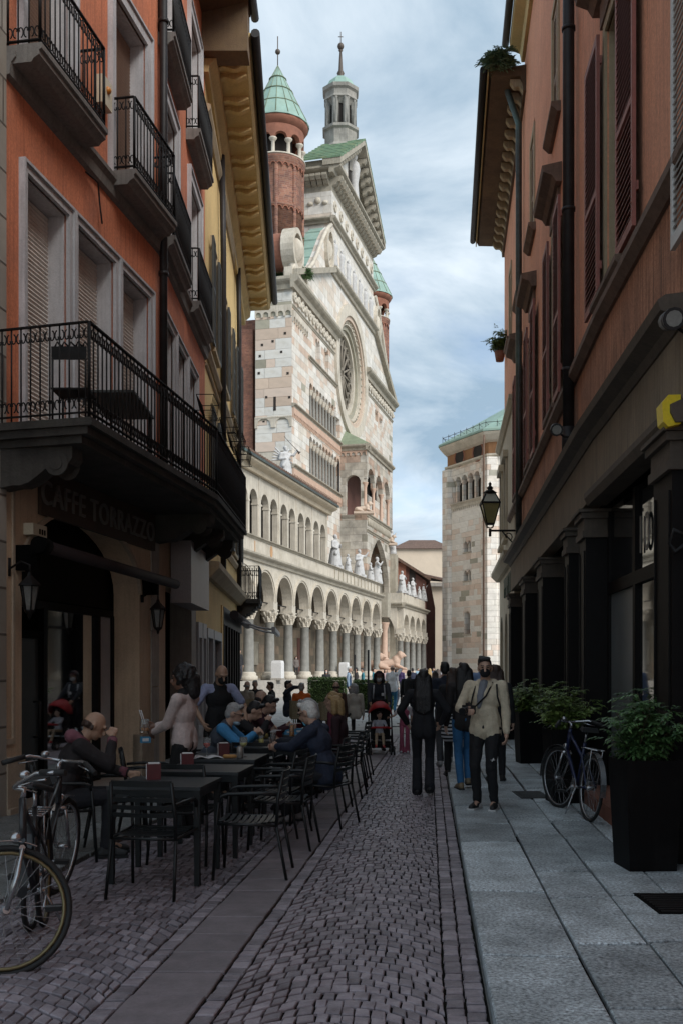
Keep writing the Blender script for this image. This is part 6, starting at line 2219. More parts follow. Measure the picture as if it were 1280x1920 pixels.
bw_.fb(CH, uL, Uf(637), FW, FW + 0.04, 0, COR - 0.3)
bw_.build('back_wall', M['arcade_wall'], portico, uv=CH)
# doors and slabs set into the back wall
dd_ = MB()
for a, w, h in ((S_U * 2.45, 1.1, 3.2), (S_U * 4.2, 1.3, 3.4), (S_U * 6.3, 1.2, 3.3)):
 dd_.fb(CH, a, a + w, FW + 0.04, FW + 0.09, FLOOR, FLOOR + h)
dd_.build_split('door', M['brick_dark'], portico)
tb_ = MB()
for a, w, z, h in ((S_U * 0.3, 0.8, 2.6, 1.6), (S_U * 0.58, 0.7, 2.6, 1.6), (S_U * 1.5, 1.0, 2.4, 1.9), (S_U * 3.4, 1.2, 2.2, 1.6), (S_U * 5.4, 1.1, 2.3, 1.7), (S_U * 3.0, 1.0, 4.3, 0.5)):
 tb_.fb(CH, a, a + w, FW + 0.04, FW + 0.12, FLOOR + z - 1.2, FLOOR + z - 1.2 + h)
 tb_.fb(CH, a - 0.06, a + w + 0.06, FW + 0.04, FW + 0.16, FLOOR + z - 1.2 + h, FLOOR + z - 1.1 + h)
tb_.build_split('wall_tablet', M['marble_old'], portico)
co = MB().lathe([(0.5, 0), (0.5, 0.25), (0.4, 0.32), (0.42, 0.42), (0.36, 0.52), (0.325, 0.56), (0.295, CAP - FLOOR - 0.8), (0.33, CAP - FLOOR - 0.75)], n=18).build('column', M['marble_grey'])
bs_ = MB().lathe([(0.56, 0), (0.56, 0.27), (0.44, 0.34), (0.46, 0.44), (0.37, 0.53)], n=18).build('base', M['marble'])
cp_ = MB().lathe([(0.30, 0), (0.345, 0.04), (0.31, 0.10), (0.35, 0.36), (0.46, 0.56), (0.50, 0.62), (0.52, 0.7), (0.50, 0.74)], n=12, sm=False)
for k in range(8):
 an = math.pi * k / 4
 for r_, z_, w_q in ((0.40, 0.34, 0.07), (0.49, 0.58, 0.075)):
  a2 = an + (0.39 if z_ > 0.5 else 0)
  cp_.cap((0.31 * math.cos(a2), 0.31 * math.sin(a2), z_ - 0.26), (r_ * math.cos(a2), r_ * math.sin(a2), z_), 0.05, w_q, 6)
cp_.box(-0.47, 0.47, -0.47, 0.47, 0.74, 0.82)
cp_.box(-0.40, 0.40, -0.40, 0.40, 0.82, 1.3)
cp_ = cp_.build('capital', M['marble'])
wl_ = wloc(portico)
def put_col(u, n, par, wl_, fl=FLOOR):
 p = CH.P(u, n, fl)
 c = inst('column', co.data, par, (p[0] - wl_.x, p[1] - wl_.y, p[2] - wl_.z), (0, 0, CH.ang()))
 inst('base', bs_.data, c, (0, 0, -0.02), scale=(1, 1, 1.02))
 inst('capital', cp_.data, c, (0, 0, CAP - FLOOR - 0.8))
 return c
for i in range(iL, iR + 1):
 put_col(S_U * i, 0, portico, wl_)
tr2 = MB()
for i in range(iL, iR):
 tr2.tube([CH.P(S_U * i, 0, SPR - 0.1), CH.P(S_U * (i + 1), 0, SPR - 0.1)], 0.04, 5)
tr2.build_split('tie_rod', M['iron'], portico)
ih = MB()          # inner arcade springers seen in shade under the vault
for i in range(iL, iR):
 ih.archbay(CH, S_U * i, S_U * (i + 1), SPR, COR - 0.3, FW + 0.05, FW + 0.5, pad=0.35, seg=10, z0=SPR - 0.8)
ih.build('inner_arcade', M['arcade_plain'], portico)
# upper loggia with its tiled roof
lg = thing('loggia', 'upper marble loggia of paired arches under a tiled lean-to roof', 'loggia', CH.P(5, -0.3, PAR))
uE = CH.u(609, -0.2)
lo_ = MB()
bay = S_U
z_sp, z_ct = 11.75, 13.35
u = uE
kk = 0
while u > e0 + 1:
 a = u - bay
 lo_.fb(CH, u - 0.30, u + 0.0, -0.45, 0.02, PAR, z_ct)
 m0, m1 = a + 0.0, u - 0.30
 mid = (m0 + m1) / 2
 lo_.archbay(CH, m0, mid, z_sp, z_ct, -0.40, -0.02, pad=0.16, seg=10, z0=PAR)
 lo_.archbay(CH, mid, m1, z_sp, z_ct, -0.40, -0.02, pad=0.16, seg=10, z0=PAR)
 lo_.fb(CH, m0, m0 + 0.36, -0.44, 0.0, z_sp - 0.12, z_sp)
 lo_.fb(CH, mid - 0.2, mid + 0.2, -0.44, 0.0, z_sp - 0.121, z_sp - 0.001)
 lo_.fb(CH, m1 - 0.2, m1, -0.44, 0.0, z_sp - 0.12, z_sp)
 u = a
lo_.build('arcade', M['marble'], lg)
lc = MB()
cornice(lc, CH, e0, uE + 0.25, 13.95, 0.0, 0.75, 0.6)
lc.build('cornice', M['cream_render'], lg)
MB().fb(CH, e0, uE, -0.46, 0.03, z_ct - 0.0, 13.42).build('frieze', M['painted_orange_pale'] if 'painted_orange_pale' in M else M['marble'], lg)
MB().fb(CH, e0, uE + 0.3, 0.72, 0.86, 13.93, 14.08).build('gutter', M['pipe_copper'], lg)
rt = MB()
q = [CH.P(e0, 0.8, 13.98), CH.P(uE + 0.3, 0.8, 13.98), CH.P(uE + 0.1, FW + 0.05, 15.5), CH.P(e0, FW + 0.05, 15.5)]
rt.hexa(q + [(x, y, z + 0.14) for x, y, z in q])
k_ = int((uE - e0) / 0.42)
for i in range(k_ + 1):
 uu = e0 + 0.42 * i
 rt.tube([CH.P(uu, 0.85, 14.14), CH.P(uu, FW + 0.1, 15.66)], 0.11, 6, caps=True)
rt.build('tiled_roof', M['tile_roof'], lg)
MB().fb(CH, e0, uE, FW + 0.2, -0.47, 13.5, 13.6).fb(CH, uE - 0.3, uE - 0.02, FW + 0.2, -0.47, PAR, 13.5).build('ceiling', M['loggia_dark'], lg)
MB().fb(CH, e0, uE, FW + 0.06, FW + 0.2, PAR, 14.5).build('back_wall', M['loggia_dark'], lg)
# ---- porch in the middle of the front
porch = thing('porch', 'two-storey marble porch with pointed arch, statue loggia and lead hip roof', 'porch', CH.P(30, -2, 0))
uP = Uf(637.5)
nP = n_at(CH, uP, 687)
uQ = CH.u(731, nP)
PS = FR(*CH.P(uP, 0, 0)[:2], *CH.N, side=1)
PQ = FR(*CH.P(uQ, 0, 0)[:2], *CH.N, side=1)
zpe = PS.hit(640, 836, 0)[1]
zfl = PS.hit(660, 965, 0)[1]
zsp_ = PS.hit(660, 905, 0)[1]
print('porch u', uP, uQ, 'n', nP, 'z', zpe, zfl)
pb_ = MB()
pb_.fb(CH, uP, uP + 0.6, FW, nP, 0, zfl)
pb_.fb(CH, uQ - 0.6, uQ, FW, nP, 0, zfl)
ma, mb_ = FW, nP
pb_.archbay(PS, ma + 0.25, mb_ - 0.30, zsp_, zpe - 0.3, -0.6, 0.0, pad=0.3, seg=14, z0=zfl)
pb_.fb(PS, ma, ma + 0.25, -0.6, 0.0, zfl, zpe - 0.3)
pb_.fb(PS, mb_ - 0.3, mb_, -0.6, 0.0, zsp_ + 0.4, zpe - 0.3)
zap_ = CH.hit(711, 1012, nP)[1]
zsp2 = CH.hit(711, 1100, nP)[1]
pb_.archbay(CH, uP + 0.6, uQ - 0.6, zsp2, zfl, nP - 0.5, nP, pad=0.25, rise=zap_ - zsp2, seg=20, pointed=True, z0=CAP + 0.4)
pb_.fb(CH, uP, uQ, FW, nP - 0.5, zfl - 0.4, zfl - 0.02)
a3 = (uQ - uP - 0.2) / 3
for i in range(3):
 pb_.archbay(CH, uP + 0.1 + a3 * i, uP + 0.1 + a3 * (i + 1), zsp_, zpe - 0.3, nP - 0.45, nP + 0.001, pad=0.2, seg=10)
pb_.build('wall', M['porch_block'], porch, uv=CH)
pc_ = MB()
cornice(pc_, PS, FW, nP + 0.4, zpe, 0.0, 0.45, 0.55)
cornice(pc_, CH, uP - 0.44, uQ + 0.45, zpe + 0.001, nP, 0.45, 0.55)
cornice(pc_, CH, uP, uQ, zfl + 0.1, nP, 0.25, 0.3)
cornice(pc_, CH, uP, uQ, zfl - 1.45, nP, 0.2, 0.25)
pc_.build_split('cornice', M['marble_old'], porch)
pf_ = MB()
u = uP + 0.5
while u < uQ - 0.3:
 pf_.ell(CH.P(u, nP + 0.03, zfl - 0.65), (0.2, 0.2, 0.42), n=8, m=6)
 u += 0.62
pf_.build('carved_frieze', M['marble_old'], porch, stuff=True)
tf = MB()
tri_frieze(tf, PS, FW, nP, zpe - 0.9, 0.5, 0.0, 0.1, 0.4)
tf.build('arch_frieze', M['marble_pink'], porch, stuff=True)
rf_ = MB()
eA, eB, eC, eD = CH.P(uP - 0.45, FW, zpe), CH.P(uP - 0.45, nP + 0.45, zpe), CH.P(uQ + 0.45, nP + 0.45, zpe), CH.P(uQ + 0.45, FW, zpe)
tA, tB = CH.P(uP + 2.0, FW + 0.02, Zf(652, 813)), CH.P(uQ - 2.0, FW + 0.02, Zf(652, 813))
rf_.add([eA, eB, eC, eD, tA, tB], [(0, 1, 4), (1, 2, 5, 4), (2, 3, 5), (3, 0, 4, 5), (3, 2, 1, 0)])
rf_.build('lead_roof', M['copper_dark'] if 'copper_dark' in M else M['copper_seam'], porch)
pcm = MB().lathe([(0.26, 0), (0.26, 0.2), (0.17, 0.3), (0.15, zsp_ - zfl - 0.5), (0.3, zsp_ - zfl - 0.05), (0.32, zsp_ - zfl)], n=10).build('column', M['marble_pink'])
wlp = wloc(porch)
for i in range(4):
 p = CH.P(min(max(uP + 0.1 + a3 * i, uP + 0.2), uQ - 0.3), nP - 0.2, zfl)
 inst('column', pcm.data, porch, (p[0] - wlp.x, p[1] - wlp.y, p[2] - wlp.z))
bpy.data.objects.remove(pcm)
MB().fb(CH, uP + 0.61, uQ - 0.61, FW + 0.01, FW + 0.05, zfl, zpe - 0.6).build('loggia_back', M['brick_dark'], porch)
pcol = MB().lathe([(0.42, 0), (0.42, 0.2), (0.3, 0.3), (0.28, CAP - FLOOR - 1.6), (0.45, CAP - FLOOR - 0.9), (0.48, CAP - FLOOR - 0.8)], CH.P(CH.u(720, 0.2), 0.2, FLOOR + 1.5), n=14)
pcol.build('column', M['marble_pink'], porch)
MB().fb(CH, CH.u(720, 0.2) - 0.5, CH.u(720, 0.2) + 1.0, nP - 0.2, 0.6, CAP + 1.2, CAP + 3.5).build('entablature', M['porch_plain'] if 'porch_plain' in M else M['marble_old'], porch)
dpp = MB().tube([PS.P(FW - 0.1, 0.15, zpe - 0.2), PS.P(FW - 0.1, 0.15, 9.0)], 0.09, 8)
dpp.build('downpipe', M['pipe_dark'], porch)
# far portico wing past the porch
p2 = thing('portico', 'lower run of marble arches past the porch carrying white statues', 'portico', CH.P(50, 0, 0))
ur0 = CH.u(750, 0.0)
ur1 = CH.u(793, 0.0)
s2 = (ur1 - ur0) / 4
pz_ = MB()
for i in range(4):
 pz_.archbay(CH, ur0 + s2 * i, ur0 + s2 * (i + 1), SPR, COR, -0.32, 0.32, pad=0.2, seg=10, z0=SPR - 0.5)
P2 = FR(*CH.P(ur0, 0, 0)[:2], *CH.N, side=1)
pz_.archbay(P2, FW - 1.0, -0.321, SPR - 0.4, COR, -0.32, 0.32, pad=0.25, seg=12, z0=SPR - 0.9)
pz_.build('arcade', M['marble'], p2)
MB().fb(CH, ur0 - 0.3, ur1 + 0.4, -0.2, 0.2, COR, PAR).fb(P2, FW - 1, -0.21, -0.2, 0.3, COR, PAR).build('parapet', M['marble'], p2)
c2 = MB()
cornice(c2, CH, ur0 - 0.4, ur1 + 0.5, COR + 0.12, 0.3, 0.42, 0.42)
cornice(c2, P2, FW - 1, 0.3, COR + 0.121, 0.31, 0.42, 0.42)
c2.build_split('cornice', M['marble_old'], p2)
MB().fb(CH, ur0, ur1, FW, -0.3, COR - 0.3, COR + 0.1).build('vault', M['marble_old'], p2)
MB().fb(CH, ur0 - 4, ur1 + 2, FW - 2, FW - 1.2, 0, COR).build('back_wall', M['brick_dark'], p2)
w2 = wloc(p2)
for i in range(5):
 put_col(ur0 + s2 * i, 0, p2, w2)
for o in (co, bs_, cp_):
 bpy.data.objects.remove(o)
# brick range and its gable beyond the portico
bg_ = thing('brick_building', 'dark brick range with lean-to tiled roof beyond the white statues', 'building', CH.P(ur0, -8, 0))
nb3 = n_at(CH, ur0 + 2, 741)
b3 = MB()
zt_l, zt_r = h_at(1046, 118), h_at(1090, 118)
X0, X1 = (741 - CX) / FOC * 118, (798 - CX) / FOC * 118
b3.hexa([(X0, 118, 0), (X1, 118, 0), (X1, 126, 0), (X0, 126, 0), (X0, 118, zt_l), (X1, 118, zt_r), (X1, 126, zt_r), (X0, 126, zt_l)])
b3.build('wall', M['brick_dark'], bg_)
q = [(X0 - 0.3, 117.4, zt_l), (X1 + 0.5, 117.4, zt_r), (X1 + 0.5, 126, zt_r), (X0 - 0.3, 126, zt_l)]
MB().hexa(q + [(x, y, z + 0.35) for x, y, z in q]).build('tiled_roof', M['tile_roof'], bg_)
MB().box(X0, X0 + 1.2, 117.85, 118.0, 8, zt_l - 0.6).build('brick_pier', M['brick_plain'], bg_)
MB().box(X0 + 1.6, X0 + 2.3, 117.93, 118.0, 6, zt_l - 1.2).build('window', M['void_dark'], bg_)
b4 = MB()
Yg = 124
xa, xm, xb = [(p - CX) / FOC * Yg for p in (797, 806, 815)]
GP = FR(xa, Yg, 1, 0, side=1)
b4.prism(FR(0, Yg, 1, 0), [(xa, 0), (xb, 0), (xb, h_at(1140, Yg)), (xm - 0.1, h_at(1085, Yg)), (xa, h_at(1083, Yg))], -4, 0)
b4.build('gable', M['brick_dark'], bg_)
# far cream palace with tiled roof, and a lower house in front of it
fc = thing('far_house', 'distant cream house with hipped tiled roof beside the baptistery', 'house', (9, 190, 0))
Yf = 190
x0, x1 = (738 - CX) / FOC * Yf, (850 - CX) / FOC * Yf
MB().box(x0, x1, Yf, Yf + 15, 0, h_at(1029, Yf)).build('wall', M['far_cream'], fc)
r_ = MB()
ze, zr_ = h_at(1029, Yf), h_at(1005, Yf)
r_.add([(x0 - .6, Yf - .6, ze), (x1, Yf - .6, ze), (x1, Yf + 15, ze), (x0 - .6, Yf + 15, ze), (x0 + 3.2, Yf + 6, zr_), (x1 - 3, Yf + 6, zr_), ], [(0, 1, 5, 4), (1, 2, 5), (2, 3, 4, 5), (3, 0, 4), (3, 2, 1, 0)])
r_.build('roof', M['tile_roof'], fc)
fh = thing('far_house', 'low cream house with moulded eaves at the foot of the baptistery', 'house', (12, 150, 0))
Yf = 150
x0, x1 = (796 - CX) / FOC * Yf, (840 - CX) / FOC * Yf
MB().box(x0, x1, Yf, Yf + 8, 0, h_at(1100, Yf)).build('wall', M['far_cream'], fh)
MB().box(x0 - 1, x1, Yf - 0.8, Yf + 8, h_at(1100, Yf), h_at(1093, Yf)).build('eave', M['pale_stone'], fh)
q = [(x0 - 1.3, Yf - 1, h_at(1093, Yf) + 1.2), (x1, Yf - 1, h_at(1093, Yf)), (x1, Yf + 8, h_at(1078, Yf)), (x0 - 1.3, Yf + 8, h_at(1078, Yf))]
MB().hexa(q + [(x, y, z + 0.3) for x, y, z in q]).build('roof', M['tile_roof'], fh)
# ------------------------------------------------------------------ baptistery
BR = (16.2, 112.0)
BL = (12.45, 119.5)
dx, dy = BL[0] - BR[0], BL[1] - BR[1]
SD = math.hypot(dx, dy)
bap = thing('baptistery', 'octagonal banded marble baptistery with brick attic and green copper roof', 'baptistery', (18, 118, 0))
dirm = (-dx / SD, -dy / SD)            # left to right
inn = (-dirm[1], dirm[0])
ap = SD / 2 * (1 + math.sqrt(2))
bc = ((BL[0] + BR[0]) / 2 + inn[0] * ap, (BL[1] + BR[1]) / 2 + inn[1] * ap)
BF = FR(BL[0], BL[1], dirm[0], dirm[1], side=1)      # outward normal
if (BF.N[0] * (bc[0] - BL[0]) + BF.N[1] * (bc[1] - BL[1])) > 0:
 BF = FR(BL[0], BL[1], dirm[0], dirm[1], side=-1)
RAD = SD / 2 / math.sin(math.pi / 8)
a00 = math.atan2(BL[1] - bc[1], BL[0] - bc[0])
corners = [(bc[0] + RAD * math.cos(a00 + k * math.pi / 4), bc[1] + RAD * math.sin(a00 + k * math.pi / 4)) for k in range(8)]
def bz(py, px=880):
 return BF.hit(px, py, 0)[1]
zE = h_at(812, 112)
zBr1 = (BF.hit(840, 878, 0)[1] + BF.hit(914, 856, 0)[1]) / 2
zBr2 = zE - 1.0
zArT = BF.hit(880, 885, 0)[1]
zArB = BF.hit(880, 937, 0)[1]
print('bapt', SD, zE, zBr1, zArT, zArB)
sp_ = SD / 6.6
ho = [(0.3 * sp_, 6.3 * sp_, zArB, zArT)]
wins_ = [(BF.u(875), BF.hit(875, 1035, 0)[1], BF.hit(875, 1011, 0)[1], 2), (BF.u(875), BF.hit(875, 1089, 0)[1], BF.hit(875, 1066, 0)[1], 2), (BF.u(875), BF.hit(875, 1189, 0)[1], BF.hit(875, 1146, 0)[1], 1)]
for c, zb, zt, k in wins_:
 ho.append((c - 0.75, c + 0.75, zb, zt) if k == 2 else (c - 0.55, c + 0.55, zb, zt))
bw2 = MB()
wall_open(bw2, BF, 0, SD, 0, zBr1, -0.8, 0, ho)
for i in range(6):
 bw2.archbay(BF, (0.3 + i) * sp_, (1.3 + i) * sp_, zArT - sp_ / 2, zArT, -0.7, -0.002, pad=0.12, seg=8, z0=zArT - sp_ / 2)
 bw2.fb(BF, (0.3 + i) * sp_ - 0.12, (0.3 + i) * sp_ + 0.12, -0.6, -0.2, zArB, zArT - sp_ / 2)
 bw2.fb(BF, (0.3 + i) * sp_ - 0.2, (0.3 + i) * sp_ + 0.2, -0.65, -0.1, zArT - sp_ / 2 - 0.3, zArT - sp_ / 2 - 0.001)
for c, zb, zt, k in wins_:
 if k == 2:
  for s_ in (-1, 1):
   bw2.archbay(BF, c + (0 if s_ > 0 else -0.75), c + (0.75 if s_ > 0 else 0), zt - 0.45, zt, -0.6, -0.002, pad=0.1, seg=6)
  bw2.fb(BF, c - 0.09, c + 0.09, -0.5, -0.2, zb, zt - 0.4)
 else:
  bw2.archbay(BF, c - 0.55, c + 0.55, zt - 0.55, zt, -0.6, -0.002, seg=8)
bw2.build('wall', M['bapt_block'], bap, uv=BF)
# the other faces
ow_ = MB()
for k in range(8):
 a, b = corners[k], corners[(k + 1) % 8]
 if abs(a[0] - BL[0]) + abs(b[0] - BR[0]) < 0.01 or abs(b[0] - BL[0]) + abs(a[0] - BR[0]) < 0.01:
  continue
 ow_.add([(a[0], a[1], 0), (b[0], b[1], 0), (b[0], b[1], zBr1), (a[0], a[1], zBr1)], [(0, 1, 2, 3)])
ow_.build('wall', M['bapt_block'], bap, uv=FR(BR[0], BR[1], 1, -0.4, side=-1))
MB().lathe([(RAD - 1.2, 0), (RAD - 1.2, zBr1)], (bc[0], bc[1], 0), n=8, a0=a00, sm=False).build('core', M['void_dark'], bap)
MB().lathe([(RAD, zBr1 + 0.25), (RAD, zBr2)], (bc[0], bc[1], 0), n=8, a0=a00, sm=False).build('brick_attic', M['brick_brown'], bap)
cr_ = MB().lathe([(RAD, zBr1 - 0.15), (RAD + 0.35, zBr1), (RAD + 0.35, zBr1 + 0.2), (RAD, zBr1 + 0.26)], (bc[0], bc[1], 0), n=8, a0=a00, sm=False)
cr_.lathe([(RAD, zBr2), (RAD + 0.4, zBr2 + 0.2), (RAD + 0.9, zBr2 + 0.75), (RAD + 1.05, zE), (RAD, zE + 0.06)], (bc[0], bc[1], 0), n=8, a0=a00, sm=False)
cr_.build('cornice', M['marble'], bap)
rr_ = MB().lathe([(RAD + 1.1, zE + 0.06), (RAD + 1.05, zE + 0.3), (1.6, zE + 6.2), (0.0, zE + 6.3)], (bc[0], bc[1], 0), n=8, a0=a00, sm=False)
bro = rr_.build('roof', M['copper_green'], bap)
sm = MB()
for k in range(8):
 for j in range(9):
  t_ = j / 9
  a, b = corners[k], corners[(k + 1) % 8]
  e_ = (a[0] + (b[0] - a[0]) * t_, a[1] + (b[1] - a[1]) * t_)
  e2 = ((e_[0] - bc[0]) * 1.06 + bc[0], (e_[1] - bc[1]) * 1.06 + bc[1])
  sm.tube([(e2[0], e2[1], zE + 0.3), ((e_[0] - bc[0]) * 0.14 + bc[0], (e_[1] - bc[1]) * 0.14 + bc[1], zE + 6.22)], 0.06, 4)
sm.build('seam', M['copper_seam'], bro)
ld = MB()
for k in range(8):
 a, b = corners[k], corners[(k + 1) % 8]
 f = 1.05
 A = ((a[0] - bc[0]) * f + bc[0], (a[1] - bc[1]) * f + bc[1])
 B = ((b[0] - bc[0]) * f + bc[0], (b[1] - bc[1]) * f + bc[1])
 ld.tube([(A[0], A[1], zE + 1.1), (B[0], B[1], zE + 1.1)], 0.03, 4)
 for j in range(7):
  t_ = j / 7
  x, y = A[0] + (B[0] - A[0]) * t_, A[1] + (B[1] - A[1]) * t_
  ld.tube([(x, y, zE + 0.2), (x, y, zE + 1.3)], 0.03, 4)
  ld.tube([(x, y, zE + 1.1), ((x - bc[0]) * 0.94 + bc[0], (y - bc[1]) * 0.94 + bc[1], zE + 0.9)], 0.025, 4)
ld.build('roof_railing', M['pipe_dark'], bap)
oc = MB()
for px_, py_ in ((861, 857), (895, 847)):
 c, z = BF.hit(px_, py_, 0)
 oc.archband(BF, c, z, 0.9, 1.12, -0.1, 0.06, seg=20, full=True)
oc.build('oculus', M['brick_plain'], bap)
od = MB()
for px_, py_ in ((861, 857), (895, 847)):
 c, z = BF.hit(px_, py_, 0)
 od.prism(BF, [(c + 0.92 * math.cos(q * math.pi / 10), z + 0.92 * math.sin(q * math.pi / 10)) for q in range(20)], 0.004, 0.02)
od.build_split('pane', M['void_dark'], bap)
st = MB()
cornice(st, BF, 0.05, SD - 0.05, zArB, 0.0, 0.25, 0.3)
for c, zb, zt, k in wins_:
 cornice(st, BF, c - 0.85, c + 0.85, zb, 0.0, 0.15, 0.15)
st.build_split('string_course', M['marble'], bap)
tf = MB()
tri_frieze(tf, BF, 0.05, SD - 0.05, zArB - 0.75, 0.42, 0, 0.1, 0.42)
tf.build('arch_frieze', M['marble'], bap, stuff=True)
# corner lesenes, proud of the faces
for (cx_, cy_), nm in ((BL, 'a'), (BR, 'b')):
 ls = MB()
 ls.lathe([(1.05, 0), (1.05, zBr1 - 0.2)], (cx_ + (bc[0] - cx_) * 0.04, cy_ + (bc[1] - cy_) * 0.04, 0), n=6, sm=False, a0=math.atan2(BF.N[1], BF.N[0]) + 0.6)
 o = ls.build('corner_lesene', M['bapt_block'], bap, uv=FR(cx_, cy_, 1, -0.35, side=-1))
def plan_b(f, rg):
 if f > 0.72:
  return rg.choices(('stone_white', 'stone_rose'), (5, 1))[0]
 return rg.choices(('stone_white', 'stone_rose', 'stone_pink', 'stone_olive'), (6, 4, 1.6, 1.1))[0]
block_rows(bap, BF, 0.95, SD - 0.95, 1.0, zArB - 1.0, 0.62, 1.15, plan_b, holes=[(h[0] - 0.15, h[1] + 0.15, h[2] - 0.1, h[3] + 0.15) for h in ho[1:]], seed=12, cap=300, n0=-0.03, gap=0.014, pre='bapt_')
dpb = MB()
p = BF.P(SD + 0.4, 0.9, 0)
dpb.tube([(p[0] - 0.1, p[1] - 1.0, zBr2 + 0.4), (p[0] - 0.1, p[1] - 0.6, zBr2 - 0.6), (p[0] - 0.1, p[1] - 0.6, 0)], 0.11, 8)
dpb.build('downpipe', M['sill_wood'], bap)
# ------------------------------------------------------------------ cafe furniture
mat('chair_metal', (0.009, 0.0105, 0.011), 0.42, 0.3, 6, 0.05, 80, spec=0.4)
mat('table_metal', (0.026, 0.029, 0.031), 0.42, 0.25, 4, 0.05, 80, spec=0.5)
mat('wicker', (0.33, 0.27, 0.17), 0.8, 0.3, 30, 0.3, 60)
mat('napkin_red', (0.085, 0.008, 0.011), 0.4, 0.2, 5)
mat('paper_white', (0.62, 0.61, 0.60), 0.8, 0.08, 8)
mat('drink_red', (0.75, 0.06, 0.03), 0.15, 0.1, 5)
mat('drink_yellow', (0.62, 0.52, 0.10), 0.15, 0.1, 5)
mat('drink_orange', (0.65, 0.25, 0.04), 0.15, 0.1, 5)
mat('drink_brown', (0.10, 0.035, 0.015), 0.15, 0.1, 5)
mat('packet_blue', (0.04, 0.22, 0.38), 0.5, 0.2, 9)
mat('can_grey', (0.33, 0.30, 0.27), 0.35, 0.3, 20, metal=0.4)
mat('cracker', (0.48, 0.25, 0.08), 0.7, 0.3, 12)
mat('rubber', (0.014, 0.014, 0.014), 0.7, 0.3, 20)
mat('chrome', (0.42, 0.42, 0.43), 0.22, 0.2, 10, metal=0.85)
mat('rim_gold', (0.20, 0.165, 0.085), 0.35, 0.2, 10, metal=0.6)
mat('bike_black', (0.02, 0.02, 0.022), 0.3, 0.3, 8)
mat('bike_blue', (0.012, 0.018, 0.06), 0.3, 0.3, 8)
mat('planter_black', (0.0035, 0.0032, 0.0035), 0.6, 0.3, 5, 0.05, 50, spec=0.15, streak=0.3, dark=(0.010, 0.0095, 0.0095), dirt=(0.018, 0.016, 0.015), dirt_amt=0.4, dscale=3)
mat('soil', (0.03, 0.024, 0.018), 0.95, 0.4, 20)
mat('leaf_green', (0.085, 0.17, 0.055), 0.42, 0.45, 7, col2=(0.04, 0.095, 0.03), rnd=0.25)
mat('leaf_lime', (0.16, 0.22, 0.045), 0.45, 0.45, 7, col2=(0.07, 0.125, 0.03))
mat('leaf_grey', (0.13, 0.22, 0.13), 0.6, 0.4, 7, col2=(0.07, 0.12, 0.07))
mat('stem', (0.07, 0.05, 0.03), 0.8, 0.3, 8)
mg = bpy.data.materials.new('clear_glass')
mg.use_nodes = True
_p = mg.node_tree.nodes['Principled BSDF']
_p.inputs['Base Color'].default_value = (0.9, 0.93, 0.93, 1)
_p.inputs['Transmission Weight'].default_value = 0.9
_p.inputs['Roughness'].default_value = 0.03
_p.inputs['IOR'].default_value = 1.15
M['clear_glass'] = mg
def make_chair(label, group, metal='chair_metal'):
 """slatted metal armchair, front towards -Y"""
 t = thing('cafe_chair', label, 'chair', (0, 0, 0), group)
 for sx in (-1, 1):
  MB().tube([(sx * 0.262, -0.25, 0), (sx * 0.255, -0.225, 0.44), (sx * 0.25, -0.205, 0.615)], 0.0125, 8).build('leg', M[metal], t, local=True)
  MB().tube([(sx * 0.250, 0.315, 0), (sx * 0.238, 0.235, 0.42)], 0.0125, 8).build('leg', M[metal], t, local=True)
  MB().tube([(sx * 0.25, -0.205, 0.60), (sx * 0.25, -0.19, 0.645), (sx * 0.25, -0.14, 0.662), (sx * 0.247, 0.10, 0.668), (sx * 0.235, 0.235, 0.66)], 0.0145, 8).build('armrest', M[metal], t, local=True)
  MB().tube([(sx * 0.238, 0.235, 0.41), (sx * 0.232, 0.245, 0.62), (sx * 0.222, 0.285, 0.825)], 0.0135, 8).build('back_post', M[metal], t, local=True)
 f = MB()
 f.tube([(-0.255, -0.222, 0.435), (0.255, -0.222, 0.435)], 0.011, 8)
 f.tube([(-0.238, 0.235, 0.42), (0.238, 0.235, 0.42)], 0.011, 8)
 f.tube([(-0.255, -0.222, 0.435), (-0.238, 0.235, 0.42)], 0.011, 8)
 f.tube([(0.255, -0.222, 0.435), (0.238, 0.235, 0.42)], 0.011, 8)
 f.build('seat_frame', M[metal], t, local=True, stuff=True)
 for i in range(9):
  y = -0.205 + 0.05 * i
  z = 0.452 - 0.018 * math.sin(math.pi * i / 8)
  s_ = MB()
  n_ = 6
  for q in range(n_):
   x0, x1 = -0.225 + 0.45 * q / n_, -0.225 + 0.45 * (q + 1) / n_
   d0, d1 = -0.012 * (1 - (x0 / 0.225) ** 2), -0.012 * (1 - (x1 / 0.225) ** 2)
   s_.hexa([(x0, y - 0.017, z + d0 - 0.006), (x1, y - 0.017, z + d1 - 0.006), (x1, y + 0.017, z + d1 - 0.006), (x0, y + 0.017, z + d0 - 0.006),
      (x0, y - 0.017, z + d0), (x1, y - 0.017, z + d1), (x1, y + 0.017, z + d1), (x0, y + 0.017, z + d0)])
  s_.build('seat_slat', M[metal], t, local=True)
 for i in range(5):
  z = 0.575 + 0.055 * i
  yb = 0.24 + (z - 0.55) * 0.16
  s_ = MB()
  n_ = 6
  h = 0.032 if i < 4 else 0.042
  for q in range(n_):
   x0, x1 = -0.222 + 0.444 * q / n_, -0.222 + 0.444 * (q + 1) / n_
   d0, d1 = 0.028 * (1 - (x0 / 0.222) ** 2), 0.028 * (1 - (x1 / 0.222) ** 2)
   s_.hexa([(x0, yb + d0 - 0.006, z), (x1, yb + d1 - 0.006, z), (x1, yb + d1 + 0.004, z), (x0, yb + d0 + 0.004, z),
      (x0, yb + d0, z + h), (x1, yb + d1, z + h), (x1, yb + d1 + 0.008, z + h), (x0, yb + d0 + 0.008, z + h)])
  s_.build('back_slat', M[metal], t, local=True)
 return t
